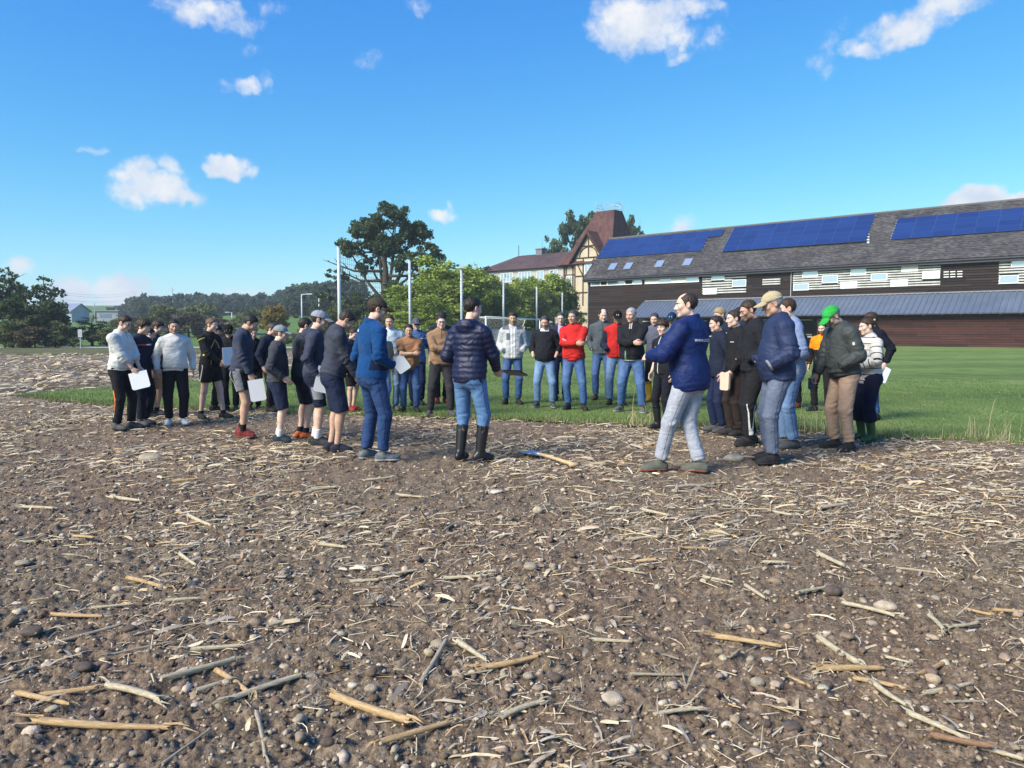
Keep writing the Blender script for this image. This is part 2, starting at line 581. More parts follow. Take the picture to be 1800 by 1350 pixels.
def pebble_stuff():
    Vs, Fs, Cs, b = [], [], [], 0
    r = np.random.default_rng(21)
    for sub, n, y0, y1, s0, s1, pw in ((2, 1500, 1.8, 5.5, .009, .026, 1.2), (1, 21000, 1.8, 7.0, .0045, .013, 1.3), (1, 7500, 5.0, 13, .008, .024, .9)):
        v0, f0 = ico(sub)
        x, y = scatter_pts(n, y0, y1, pw, r)
        n = len(x)
        rad = s0 * (s1 / s0) ** (r.random(n) ** 1.7)
        sc = np.stack([rad * (1 + .5 * r.random(n)), rad * (.8 + .3 * r.random(n)), rad * (.55 + .35 * r.random(n))], 1)
        a = r.random(n) * 6.283
        jit = 1 + (r.random((n, len(v0))) - .5) * (.62 if sub == 1 else .42)
        v = v0[None] * sc[:, None] * jit[..., None]
        ca, sa = np.cos(a)[:, None], np.sin(a)[:, None]
        vx, vy = v[..., 0] * ca - v[..., 1] * sa, v[..., 0] * sa + v[..., 1] * ca
        z = soil_z(x, y)
        W = np.stack([vx + x[:, None], vy + y[:, None], v[..., 2] + (z + sc[:, 2] * .25)[:, None]], 2)
        pick = r.random(n)
        col = np.where(pick[:, None] < .50, np.array([.155, .112, .080]), np.where(pick[:, None] < .80, np.array([.31, .24, .17]), np.array([.43, .355, .26])))
        col = col * (.75 + .5 * r.random((n, 1))) * (1 + (r.random((n, 3)) - .5) * .10)
        Vs.append(W.reshape(-1, 3)); Cs.append(np.repeat(col, len(v0), 0))
        Fs.append((f0[None] + (np.arange(n) * len(v0))[:, None, None] + b).reshape(-1, 3)); b += n * len(v0)
    me = np_mesh('pebbles', np.concatenate(Vs), np.concatenate(Fs), attr_mat('pebble', .92, .15, .22, 60, bump=.4), colors=np.concatenate(Cs))
    tag(obj('pebbles', me), 'small stones and soil crumbs strewn over the brown field', None, kind='stuff')


def ribbons(x, y, ln, wd, r, lift, curl, seg=3, tilt=.25):
    """bent strips of dry leaf and stalk fibre"""
    n = len(x)
    a = r.normal(0, .75, n) + np.where(r.random(n) < .28, pi / 2, 0)
    t = np.linspace(-.5, .5, seg + 1)
    k = (r.random(n) - .5) * curl
    ax = a[:, None] + k[:, None] * t[None] * 2
    px = x[:, None] + np.cumsum(np.cos(ax), 1) * (ln / seg)[:, None] - (np.cos(a) * ln * .5)[:, None]
    py = y[:, None] + np.cumsum(np.sin(ax), 1) * (ln / seg)[:, None] - (np.sin(a) * ln * .5)[:, None]
    el = r.normal(0, tilt, n)
    base = soil_z(x, y) + lift * (.3 + r.random(n))
    pz = base[:, None] + np.abs(np.tan(np.clip(el, -.9, .9)))[:, None] * (t[None] + .5) * ln[:, None] + (r.random((n, seg + 1)) - .5) * .006 + np.abs(ln * .06)[:, None] * (1 - (2 * t[None]) ** 2)
    nx, ny = -np.sin(ax), np.cos(ax)
    roll = r.normal(0, .6, n)
    w = wd[:, None] * (1 - .35 * np.abs(t[None] * 2) ** 3) * (.7 + .6 * r.random((n, seg + 1)))
    dx, dy, dz = nx * w * np.cos(roll)[:, None], ny * w * np.cos(roll)[:, None], w * np.sin(roll)[:, None]
    L = np.stack([px - dx, py - dy, pz - dz], 2); Rr = np.stack([px + dx, py + dy, pz + dz], 2)
    V = np.stack([L, Rr], 2).reshape(n, (seg + 1) * 2, 3)
    q = np.array([[2 * i, 2 * i + 1, 2 * i + 3, 2 * i + 2] for i in range(seg)])
    F = (q[None] + (np.arange(n) * (seg + 1) * 2)[:, None, None]).reshape(-1, 4)
    return V, F


STRAW = np.array([[.50, .40, .26], [.38, .32, .25], [.55, .46, .33], [.45, .31, .17], [.28, .23, .17], [.60, .51, .36]])


def straw_stuff():
    r = np.random.default_rng(5)
    Vs, Fs, Cs, b = [], [], [], 0
    for (n, y0, y1, pw, l0, l1, w0, w1, lift, curl, tilt) in (
            (12000, 1.8, 6.5, 1.2, .015, .10, .0011, .0032, .005, 1.5, .30), (2200, 1.8, 7, 1.1, .05, .16, .004, .010, .008, .35, .10), (700, 1.8, 8, 1.0, .06, .15, .006, .011, .010, .5, .25),
            (11000, 5, 15.5, .7, .04, .18, .003, .008, .008, .5, .14), (12500, 7.5, 16.8, .3, .06, .24, .005, .012, .010, .4, .10)):
        x, y = scatter_pts(n, y0, y1, pw, r); n = len(x)
        # straw lies in drifts
        k = (vn2(x * 1.1, y * .8, 41) + .5 * vn2(x * 3, y * 3, 42) + r.normal(0, .30, n)) > -.05
        x, y = x[k], y[k]; n = len(x)
        ln = l0 + (l1 - l0) * r.random(n) ** 2; wd = w0 + (w1 - w0) * r.random(n) ** 1.5
        V, F = ribbons(x, y, ln, wd, r, lift, curl, 3, tilt)
        c = STRAW[r.choice(6, n, p=[.27, .27, .13, .09, .14, .10])] * (.8 + .4 * r.random((n, 1)))
        Vs.append(V.reshape(-1, 3)); Cs.append(np.repeat(c, V.shape[1], 0)); Fs.append(F + b); b += n * V.shape[1]
    # broken bits of stem: straight three-sided splinters
    for (n, y0, y1, pw, l0, l1, r0, r1) in ((3600, 1.8, 6.5, 1.1, .03, .16, .0024, .0055), (5200, 5, 15.5, .7, .05, .24, .004, .008)):
        x, y = scatter_pts(n, y0, y1, pw, r); n = len(x)
        k = (vn2(x * 1.1, y * .8, 41) + .5 * vn2(x * 3, y * 3, 42) + r.normal(0, .3, n)) > -.10
        x, y = x[k], y[k]; n = len(x)
        L = l0 + (l1 - l0) * r.random(n) ** 1.6; rad = r0 + (r1 - r0) * r.random(n)
        a = r.normal(0, .8, n) + np.where(r.random(n) < .25, pi / 2, 0); el = np.abs(r.normal(0, .10, n))
        d = np.stack([np.cos(a) * np.cos(el), np.sin(a) * np.cos(el), np.sin(el)], 1)
        sd = np.stack([-np.sin(a), np.cos(a), 0 * a], 1); up = np.cross(d, sd)
        c0 = np.stack([x, y, soil_z(x, y) + rad * .9], 1)
        ring = []
        for e in (0, 1):
            for j in range(3):
                th = 2 * pi * j / 3 + .5
                ring.append(c0 + d * (L * (e - .15))[:, None] + (sd * cos(th) + up * sin(th)) * (rad * (1.25 if j == 0 else .9) * (1 - .25 * e))[:, None])
        V = np.stack(ring, 1)
        q = np.array([[0, 1, 4, 3], [1, 2, 5, 4], [2, 0, 3, 5], [3, 4, 5, 5]])[:3]
        F = (q[None] + (np.arange(n) * 6)[:, None, None]).reshape(-1, 4)
        c = np.array([[.56, .45, .28], [.50, .43, .31], [.60, .52, .36], [.46, .30, .15]])[r.choice(4, n, p=[.4, .25, .25, .10])] * (.75 + .45 * r.random((n, 1)))
        Vs.append(V.reshape(-1, 3)); Cs.append(np.repeat(c, 6, 0)); Fs.append(F + b); b += n * 6
    me = np_mesh('straw_litter', np.concatenate(Vs), np.concatenate(Fs), attr_mat('straw', .85, .2, .18, 40), colors=np.concatenate(Cs))
    tag(obj('straw_litter', me), 'dry maize straw and leaf scraps strewn over the field', None, kind='stuff')


def far_straw():
    r = np.random.default_rng(6)
    n = 9000
    y = 13 + (52 - 13) * r.random(n) ** 1.5
    x = -(.30 + .55 * r.random(n)) * y
    fx = np.interp(x, FARW[:, 0][np.argsort(FARW[:, 0])], FARW[:, 1][np.argsort(FARW[:, 0])])
    k = (y > fx + .2) & (x < -7.5) | (x < -11.5)
    k &= y < 46
    x, y = x[k], y[k]; n = len(x)
    ln = .15 + .35 * r.random(n); wd = .008 + .02 * r.random(n)
    V, F = ribbons(x, y, ln, wd, r, .0, .8, 2, .15)
    V[..., 2] -= V[..., 2].min(1, keepdims=True) - (-.035) - .01
    c = STRAW[r.choice(6, n, p=[.27, .27, .13, .06, .17, .10])] * (.8 + .4 * r.random((n, 1)))
    me = np_mesh('stubble', V.reshape(-1, 3), F, attr_mat('straw'), colors=np.repeat(c, V.shape[1], 0))
    tag(obj('stubble', me), 'pale maize stubble on the far part of the field', None, kind='stuff')


def grass_stuff():
    r = np.random.default_rng(9)
    n = 90000
    u = r.random(n)
    off = (u ** 2.2) * 14
    x = -12 + 26 * r.random(n)
    y0 = np.interp(x, NEARW[2:, 0], NEARW[2:, 1])
    y = y0 + off - .25 * r.random(n) + .15 * vn2(x * 3, x * 0, 77)
    fo = np.argsort(FARW[:, 0])
    inside = (x > -8.2) | (y < np.interp(x, FARW[fo, 0], FARW[fo, 1]))
    inside &= x > NEARW[2, 0]
    x, y, off = x[inside], y[inside], off[inside]; n = len(x)
    edge = np.clip(1 - off / .8, 0, 1)
    h = (.018 + .026 * r.random(n)) * (1 + 1.5 * edge * r.random(n))
    a = r.random(n) * 6.283
    w = (.004 + .004 * r.random(n)) * (1 + off * .12)
    lx, ly = r.normal(0, .35, n) * h, r.normal(0, .35, n) * h
    V = np.stack([np.stack([x - np.cos(a) * w, y - np.sin(a) * w, 0 * x - .01], 1), np.stack([x + np.cos(a) * w, y + np.sin(a) * w, 0 * x - .01], 1),
                  np.stack([x + lx, y + ly, h], 1)], 1)
    g = np.array([.130, .195, .052]) * (.65 + .6 * r.random((n, 1)))
    dry = r.random(n) < .05 + .38 * edge ** 2
    g[dry] = np.array([.34, .29, .15]) * (.7 + .5 * r.random((dry.sum(), 1)))
    me = np_mesh('grass', V.reshape(-1, 3), np.arange(3 * n).reshape(-1, 3), attr_mat('grass_blade', .7, .25, .1, 3, transl=.25), colors=np.repeat(g, 3, 0))
    tag(obj('grass', me), 'short green grass of the lawn with dry blades along its edge', None, kind='stuff')
    # tall bleached grass along the right part of the edge
    n = 5200
    x = 1.2 + 10.5 * r.random(n) ** .75
    cl = vn2(x * 1.4, x * 0 + 3, 31)
    k = r.random(n) < np.clip(.30 + .9 * cl, .05, 1)
    x = x[k]; n = len(x)
    y = np.interp(x, NEARW[2:, 0], NEARW[2:, 1]) + r.normal(.02, .16, n)
    h = (.10 + .26 * r.random(n) ** 2) * (1 + .9 * np.clip(vn2(x * 1.4, x * 0 + 3, 31), 0, 1))
    h[r.random(n) < .012] *= 2.1
    a = r.random(n) * 6.283
    seg = 4
    t = np.linspace(0, 1, seg + 1)
    bx, by = r.normal(0, .45, n) * h, r.normal(0, .3, n) * h
    cx = x[:, None] + bx[:, None] * t ** 2; cy = y[:, None] + by[:, None] * t ** 2; cz = h[:, None] * (t - .22 * t ** 3 * r.random((n, 1))) - .01
    w = .0042 * (1 - .8 * t)[None] * (.7 + .8 * r.random((n, 1)))
    ca, sa = np.cos(a)[:, None], np.sin(a)[:, None]
    V = np.stack([np.stack([cx - ca * w, cy - sa * w, cz], 2), np.stack([cx + ca * w, cy + sa * w, cz], 2)], 2).reshape(n, (seg + 1) * 2, 3)
    q = np.array([[2 * i, 2 * i + 1, 2 * i + 3, 2 * i + 2] for i in range(seg)])
    F = (q[None] + (np.arange(n) * (seg + 1) * 2)[:, None, None]).reshape(-1, 4)
    c = np.array([.50, .43, .25]) * (.65 + .6 * r.random((n, 1)))
    gr = r.random(n) < .35
    c[gr] = np.array([.12, .19, .05]) * (.7 + .6 * r.random((gr.sum(), 1)))
    me = np_mesh('tall_grass', V.reshape(-1, 3), F, attr_mat('grass_blade'), colors=np.repeat(c, V.shape[1], 0))
    tag(obj('tall_grass', me), 'tall bleached grass along the edge between field and lawn', None, kind='stuff')


pebble_stuff(); straw_stuff(); far_straw(); grass_stuff()
# ------------------------------------------------------------------ barn
UA = Vector((-.756, .655, 0)).normalized()       # along the facade, away to the left
UB = Vector((UA.y, -UA.x, 0))                    # into the building
UZ = Vector((0, 0, 1))
B0 = Vector((44, 64, 0))                         # foot of the facade near the right edge of the picture
BS = 45.6                                        # left end of the barn along UA
HALF, EAVE, RIDGE = 5.4, 8.05, 13.2


def plank_mat(name, c0, c1, rough=.85, pitch=.235):
    m = bpy.data.materials.new(name); m.use_nodes = True
    nt = NT(m.node_tree)
    tc = nt.n('ShaderNodeTexCoord').outputs['Object']
    s = nt.n('ShaderNodeSeparateXYZ'); nt.put(s.inputs[0], tc)
    row = nt.m('FLOOR', nt.m('DIVIDE', s.outputs[2], pitch))
    wn = nt.n('ShaderNodeTexWhiteNoise', noise_dimensions='2D')
    cell = nt.n('ShaderNodeCombineXYZ'); nt.put(cell.inputs[0], row)
    nt.put(cell.inputs[1], nt.m('FLOOR', nt.m('DIVIDE', nt.m('ADD', s.outputs[0], nt.m('MULTIPLY', row, 1.7)), 3.6)))
    nt.put(wn.inputs['Vector'], cell.outputs[0])
    grain = nt.noise(nt.v('MULTIPLY', tc, (.6, .6, 14)), 3, 4, .65)
    f = nt.m('ADD', nt.m('MULTIPLY', wn.outputs['Value'], .30), nt.m('MULTIPLY', grain, .75))
    c = nt.mix(nt.smooth(f, .2, .85), c0, c1)
    b = nt.n('ShaderNodeBsdfPrincipled')
    nt.put(b.inputs['Base Color'], c); nt.put(b.inputs['Roughness'], rough); nt.put(b.inputs['Specular IOR Level'], .25)
    o = nt.n('ShaderNodeOutputMaterial'); nt.put(o.inputs[0], b.outputs[0])
    return m


def shingle_mat(name, cols, su, sv, bump=.5, rough=.8):
    """small roof tiles as seen from far: rows and columns in the roof's own plane (local x along, local y up the slope)"""
    m = bpy.data.materials.new(name); m.use_nodes = True
    nt = NT(m.node_tree)
    tc = nt.n('ShaderNodeTexCoord').outputs['Object']
    s = nt.n('ShaderNodeSeparateXYZ'); nt.put(s.inputs[0], tc)
    v = nt.m('DIVIDE', s.outputs[1], sv)
    row = nt.m('FLOOR', v)
    u = nt.m('ADD', nt.m('DIVIDE', s.outputs[0], su), nt.m('MULTIPLY', row, .5))
    cell = nt.n('ShaderNodeCombineXYZ'); nt.put(cell.inputs[0], nt.m('FLOOR', u)); nt.put(cell.inputs[1], row)
    wn = nt.n('ShaderNodeTexWhiteNoise', noise_dimensions='2D'); nt.put(wn.inputs['Vector'], cell.outputs[0])
    big = nt.noise(tc, .5, 4, .6)
    f = nt.m('ADD', nt.m('MULTIPLY', wn.outputs['Value'], .6), nt.m('MULTIPLY', nt.smooth(big, .3, .7), .4))
    c = nt.ramp(f, list(zip((.1, .5, .9), cols)))
    b = nt.n('ShaderNodeBsdfPrincipled')
    nt.put(b.inputs['Base Color'], c); nt.put(b.inputs['Roughness'], rough); nt.put(b.inputs['Specular IOR Level'], .25)
    bp = nt.n('ShaderNodeBump'); nt.put(bp.inputs['Strength'], bump); nt.put(bp.inputs['Distance'], .06)
    nt.put(bp.inputs['Height'], nt.m('ADD', nt.m('SUBTRACT', 1.0, nt.m('FRACT', v)), nt.m('MULTIPLY', wn.outputs['Value'], .5)))
    nt.put(b.inputs['Normal'], bp.outputs[0])
    o = nt.n('ShaderNodeOutputMaterial'); nt.put(o.inputs[0], b.outputs[0])
    return m


M_PLANK = plank_mat('dark_stained_planks', (.013, .0095, .009), (.056, .036, .029))
M_REDPLANK = plank_mat('red_brown_planks', (.024, .010, .008), (.090, .036, .027))
M_SLATE = shingle_mat('grey_roof_shingles', [(.042, .039, .040), (.072, .067, .067), (.120, .112, .108)], .30, .16)
M_WHITE = mat('white_paint', (.78, .78, .76), .6, var=.05)
M_SLAT = mat('weathered_pale_slat', (.50, .50, .47), .8, var=.18, vscale=3)
M_DARK = mat('dark_gutter_metal', (.035, .036, .042), .5, .4)
M_STEEL = mat('galvanised_steel', (.46, .48, .50), .5, .5, .35, var=.1)
M_BLACKHOLE = mat('dark_interior_and_gap_shade', (.012, .012, .013), .9)  # near-black colour stands in for shade in board gaps and openings


def glass_mat(name, col, rough=.06):
    m = bpy.data.materials.new(name); m.use_nodes = True
    nt = NT(m.node_tree)
    b = nt.n('ShaderNodeBsdfPrincipled')
    nt.put(b.inputs['Base Color'], col); nt.put(b.inputs['Roughness'], rough); nt.put(b.inputs['Specular IOR Level'], 1.0)
    nt.put(b.inputs['Metallic'], .55)
    o = nt.n('ShaderNodeOutputMaterial'); nt.put(o.inputs[0], b.outputs[0])
    return m


M_PANE = glass_mat('window_glass', (.42, .53, .66))  # blue base colour stands in for the sky's reflection
M_PANE_W = mat('white_blind_behind_glass', (.82, .81, .76), .25, .6, var=.06, vscale=2)


def solar_mat():
    m = bpy.data.materials.new('solar_cells'); m.use_nodes = True
    nt = NT(m.node_tree)
    tc = nt.n('ShaderNodeTexCoord').outputs['Object']
    s = nt.n('ShaderNodeSeparateXYZ'); nt.put(s.inputs[0], tc)
    def lines(q, p, w):
        f = nt.m('FRACT', nt.m('DIVIDE', q, p))
        return nt.m('LESS_THAN', nt.m('ABSOLUTE', nt.m('SUBTRACT', f, .5)), w)
    g = nt.m('MAXIMUM', lines(s.outputs[0], .165, .06), lines(s.outputs[1], .165, .06))
    oi = nt.n('ShaderNodeObjectInfo')
    base = nt.mix(oi.outputs['Random'], (.006, .024, .115), (.009, .034, .15))
    c = nt.mix(nt.m('MULTIPLY', g, .14), base, (.08, .14, .32))
    b = nt.n('ShaderNodeBsdfPrincipled')
    nt.put(b.inputs['Base Color'], c); nt.put(b.inputs['Roughness'], .33); nt.put(b.inputs['Specular IOR Level'], .35)
    o = nt.n('ShaderNodeOutputMaterial'); nt.put(o.inputs[0], b.outputs[0])
    return m


M_SOLAR = solar_mat()


def frame_obj(name, me, parent, origin, ax, ay, az):
    """object whose local axes are ax, ay, az in the world"""
    o = obj(name, me, parent)
    M = Matrix((ax, ay, az)).transposed().to_4x4()
    M.translation = origin
    o.matrix_world = M
    return o


def barn():
    root = empty('barn', B0, 0, 'long dark timber barn with solar panels on its grey shingle roof', 'barn')
    inv = Matrix.Translation(-B0)

    def place(o):                                # root is unrotated, so parent-space = world - B0
        o.matrix_world = o.matrix_world
        return o

    def fo(name, me, org, ax, ay, az, parent=None):
        o = obj(name, me, parent or root)
        M = Matrix((ax, ay, az)).transposed().to_4x4(); M.translation = org - B0
        if parent is not None:
            M = parent.matrix_basis.inverted() @ M
        o.matrix_basis = M
        return o

    # ---- facade frame: local x along UA, y out of the wall (towards viewer), z up
    OUT = -UB
    def F(s, out, z): return B0 + UA * s + OUT * out + UZ * z
    S0 = -34.0
    # body with gable ends
    mb = MB()
    sl = (RIDGE - EAVE) / HALF
    prof = [(0, 0), (2 * HALF, 0), (2 * HALF, EAVE), (HALF, RIDGE - .12), (0, EAVE)]
    vs = [(S0, -b, zz) for b, zz in prof] + [(BS, -b, zz) for b, zz in prof]
    mb.add(vs, [(0, 1, 2, 3, 4), (9, 8, 7, 6, 5)] + [(i, i + 5, (i + 1) % 5 + 5, (i + 1) % 5) for i in range(5)])
    fo('wall', mb.mesh('barn_wall', M_BLACKHOLE), B0, UA, OUT, UZ)  # body painted near-black to deepen the shade lines between planks
    # planks as relief, one board every 0.14 m (2-3 pixels high in the photo: joined)
    mb = MB(); r = random.Random(3)
    z = .25
    while z < EAVE - .12:
        s = S0
        while s < BS - .02:
            e = min(BS - .02, s + r.uniform(2.6, 4.4))
            t = r.uniform(.012, .034)
            mb.box((s + .008, .003, z), (e - .008, t + .02, z + .165))
            s = e
        z += .235
    o = fo('plank_cladding', mb.mesh('barn_planks', M_PLANK), B0, UA, OUT, UZ); tag(o, kind='stuff')

    # ---- roof
    ov = .55
    uph = (UB * HALF + UZ * (RIDGE - EAVE)).normalized()     # up the slope
    nrm = UA.cross(uph); nrm = nrm if nrm.z > 0 else -nrm
    RO = B0 + UZ * (EAVE + .10)                              # roof frame origin: eave line above the facade
    slope = sqrt(HALF ** 2 + (RIDGE - EAVE) ** 2)
    mb = MB()
    mb.box((S0, -ov, 0), (BS + .35, slope, .14))
    roof = fo('roof', mb.mesh('barn_roof', M_SLATE), RO, UA, uph, nrm)
    # shingle courses, uneven butts
    mb = MB(); q = -ov; k = 0
    while q < slope - .2:
        s = S0
        while s < BS + .33:
            e = min(BS + .33, s + r.uniform(.7, 2.2))
            h = .150 + r.uniform(0, .022)
            mb.add([(s, q, .142), (e, q, .142), (e, q + .26, .144), (s, q + .26, .144), (s, q, h + .012), (e, q, h + .012)], [(4, 5, 2, 3), (0, 1, 5, 4)])
            s = e
        q += .26
    o = fo('shingle_course', mb.mesh('barn_shingles', M_SLATE), RO, UA, uph, nrm, roof); tag(o, kind='stuff')
    # back slope
    uph2 = (-UB * HALF + UZ * (RIDGE - EAVE)).normalized(); n2 = (-UA).cross(uph2); n2 = n2 if n2.z > 0 else -n2
    mb = MB(); mb.box((-BS - .35, -ov, 0), (-S0, slope - .002, .14))
    fo('roof', mb.mesh('barn_roof_back', M_SLATE), B0 + UB * 2 * HALF + UZ * (EAVE + .10), -UA, uph2, n2)
    mb = MB(); mb.tube([(S0, slope, .13), (BS + .35, slope, .13)], .13, 8)
    fo('ridge_cap', mb.mesh('barn_ridge', mat('ridge_tile', (.12, .115, .115), .8)), RO, UA, uph, nrm, roof)
    # eave board and soffit, dark to stand in for overhang shadow too; gutter
    mb = MB(); mb.box((S0, .40, EAVE - .62), (BS + .3, .50, EAVE - .24)); mb.box((S0, .06, EAVE - .60), (BS + .3, .398, EAVE - .56))
    fo('fascia', mb.mesh('barn_fascia', M_DARK), B0, UA, OUT, UZ, roof)
    mb = MB(); mb.tube([(S0, .58, EAVE - .34), (BS + .4, .58, EAVE - .34)], .085, 8)
    fo('gutter', mb.mesh('barn_gutter', M_DARK), B0, UA, OUT, UZ, roof)
    mb = MB(); mb.box((BS + .30, -ov, -.10), (BS + .38, slope, .20))
    fo('verge_board', mb.mesh('barn_verge', M_DARK), RO, UA, uph, nrm, roof)

    wn = OUT

    def fac(px, py):
        p = hit(px, py, B0, wn) - B0
        return p.dot(UA), p.z

    def rf(px, py):
        p = hit(px, py, RO + nrm * .16, nrm) - RO
        return p.dot(UA), p.dot(uph)

    # downpipes
    for px in (1391, 1034.5):
        s, _ = fac(px, 500)
        mb = MB(); mb.tube([(s, .52, EAVE - .35), (s, .10, EAVE - .75), (s, .10, 4.9 if px > 1100 else .1)], .045, 8)
        fo('downpipe', mb.mesh('downpipe', M_STEEL), B0, UA, OUT, UZ)

    # ---- windows
    def window(px0, py0, px1, py1, pane=None, fr=.07, out=.05, opened=False):
        s1, zt = fac(px0, py0); s0, zb = fac(px1, py1)
        zb = min(zb, zt - .45)
        mb = MB(); d = out
        for lo, hi in (((0, 0, 0), (s1 - s0, d, fr)), ((0, 0, zt - zb - fr), (s1 - s0, d, zt - zb)), ((0, 0, fr), (fr, d, zt - zb - fr)), ((s1 - s0 - fr, 0, fr), (s1 - s0, d, zt - zb - fr))):
            mb.box(lo, hi)
        w = fo('window', mb.mesh('window_frame', M_WHITE), F(s0, .04, zb), UA, OUT, UZ)
        mb = MB(); mb.box((fr, .005, fr), (s1 - s0 - fr, .018, zt - zb - fr))
        fo('pane', mb.mesh('window_pane', pane or M_PANE), F(s0, .04, zb), UA, OUT, UZ, w)
        return s0, s1, zb, zt

    # ribbon windows at the left
    for (a, b, kind) in ((1039, 1056, 0), (1056, 1068, 1), (1068, 1099, 0), (1099, 1113, 1), (1113, 1129, 0), (1134, 1158, 2), (1158, 1181, 0), (1181, 1205, 2), (1205, 1229, 0)):
        ya = lambda x: 492.6 - (x - 1039) * .040
        window(a, ya(a), b, ya(b) + 10.5, {0: M_PANE, 1: M_BLACKHOLE, 2: M_PANE_W}[kind], .08)

    # pale slat screens with windows between the slats
    def screen(px0, px1, yt0, yb0, yt1, yb1, wins, rows, pitchfrac=.55):
        s1, zt = fac(px0, yt0); s0, zb = fac(px1, yb1)
        _, zb2 = fac(px0, yb0); zb = min(zb, zb2)
        mb = MB(); mb.box((0, 0, 0), (s1 - s0, .045, zt - zb))
        base = fo('slat_screen', mb.mesh('screen_backing', M_BLACKHOLE), F(s0, .006, zb), UA, OUT, UZ)  # black sheet stands in for the shade between slats
        holes = []
        for wdef in wins:
            holes.append(window(*wdef))
        for w_ in COL.objects:
            pass
        pitch = (zt - zb) / rows
        for i in range(rows):
            z0 = zb + i * pitch + pitch * .12; z1 = z0 + pitch * pitchfrac
            segs = [(s0, s1)]
            for (a, b, c, d) in holes:
                if z1 > c - .02 and z0 < d + .02:
                    new = []
                    for (u, v) in segs:
                        if b <= u or a >= v: new.append((u, v)); continue
                        if a > u + .05: new.append((u, a))
                        if b < v - .05: new.append((b, v))
                    segs = new
            for (u, v) in segs:
                mb = MB(); mb.box((0, 0, 0), (v - u, .05, z1 - z0))
                fo('slat', mb.mesh('slat', M_SLAT), F(u, .05, z0), UA, OUT, UZ, base)

    screen(1235.5, 1312, 483.5, 517, 479, 513.5, [(1251, 483, 1274, 492, M_PANE), (1288, 492, 1312, 503.5, M_PANE), (1236.5, 506.5, 1260, 517, M_PANE_W)], 8)
    screen(1341, 1372, 489.5, 501.5, 488, 500, [], 3)
    screen(1395, 1653, 474.5, 510.5, 462, 500.5,
           [(1411, 474.5, 1438, 485.5, M_PANE), (1445.5, 484.5, 1473, 497, M_PANE), (1395, 499, 1422, 510, M_PANE), (1478, 495.5, 1507, 506.5, M_PANE_W),
            (1495.5, 470, 1523, 481.5, M_PANE), (1531.5, 481, 1560, 492.5, M_PANE), (1566, 492, 1596, 503, M_PANE_W), (1585, 465.7, 1614, 476.7, M_PANE_W),
            (1622, 476.7, 1652.5, 489.3, M_PANE_W)], 9)
    screen(1757, 1860, 457.5, 499, 452, 497, [(1778, 457.5, 1806, 469, M_PANE), (1757, 484.5, 1790, 498, M_PANE), (1815, 470, 1850, 482, M_PANE)], 9)
    # little vent slits
    for (i, x) in enumerate((1659, 1670.5, 1683)):
        for (j, y_) in enumerate((477, 481.5, 486)):
            s1, z1 = fac(x, y_ - i * .4); s0, z0 = fac(x + 9, y_ + 1.6 - i * .4)
            mb = MB(); mb.box((0, 0, 0), (s1 - s0, .05, .08))
            fo('vent_slit', mb.mesh('vent_slit', M_WHITE), F(s0, .03, z0), UA, OUT, UZ)

    # ---- lean-to with ribbed metal roof
    PR, ZU, ZL = 3.0, 4.80, 3.02
    s_end = fac(1135, 531)[0]
    ul = (UB * PR + UZ * (ZU - ZL)).normalized(); nl = UA.cross(ul); nl = nl if nl.z > 0 else -nl
    LL = sqrt(PR ** 2 + (ZU - ZL) ** 2)
    LO = B0 + OUT * PR + UZ * ZL
    s = S0; vs = []
    prof = []
    while s < s_end:                              # trapezoid ribs
        prof += [(s, 0), (s + .30, 0), (s + .35, .055), (s + .43, .055), (s + .48, 0)]
        s += .48
    mb = MB()
    vs = [(a, -.15, h) for a, h in prof] + [(a, LL, h) for a, h in prof]
    n = len(prof)
    mb.add(vs, [(i, i + 1, i + 1 + n, i + n) for i in range(n - 1)])
    mb.box((S0, -.13, -.08), (s_end, LL, -.012))
    lt = fo('lean_to_roof', mb.mesh('lean_to_roof', mat('blue_grey_sheet_metal', (.105, .135, .195), .45, .5, .15, var=.10, vscale=.7)), LO, UA, ul, nl)
    mb = MB(); mb.tube([(S0, -.22, -.02), (s_end, -.22, -.02)], .06, 8)
    fo('gutter', mb.mesh('lean_gutter', M_DARK), LO, UA, ul, nl, lt)
    mb = MB(); mb.box((S0, LL - .02, .06), (s_end + .1, LL + .10, .14))
    fo('flashing', mb.mesh('flashing', M_STEEL), LO, UA, ul, nl, lt)
    s_wall = fac(1492, 560)[0]
    # closed part of the lean-to
    mb = MB(); mb.box((S0, 0, -.1), (s_wall, PR - .62, 3.1))
    wl = fo('lean_to_wall', mb.mesh('lean_to_wall', M_BLACKHOLE), B0, UA, OUT, UZ)  # near-black colour stands in for shade in the plank gaps
    mb = MB(); z = 0.02
    while z < 3.02:
        s = S0
        while s < s_wall - .02:
            e = min(s_wall - .02, s + r.uniform(2.4, 5.0)); t = r.uniform(.012, .035)
            mb.box((s + .006, PR - .618, z), (e - .006, PR - .618 + t, z + .170))
            s = e
        z += .22
    o = fo('plank_cladding', mb.mesh('lean_planks', M_REDPLANK), B0, UA, OUT, UZ, wl); tag(o, kind='stuff')
    # rafters ends under the eave, posts and dark openings of the open part
    s = S0 + .4
    while s < s_end:
        mb = MB(); mb.box((s, .1, ZL - .22), (s + .10, PR - .02, ZL - .06))
        fo('rafter', mb.mesh('rafter', mat('pale_rafter', (.30, .27, .24), .8)), B0, UA, OUT, UZ, lt)
        s += 1.45
    s = s_wall + 2.0
    while s < s_end:
        mb = MB(); mb.box((s, PR - .5, 0), (s + .14, PR - .36, ZL - .06))
        fo('post', mb.mesh('lean_post', M_PLANK), B0, UA, OUT, UZ, lt)
        s += 3.4
    s = s_wall + .6; i = 0
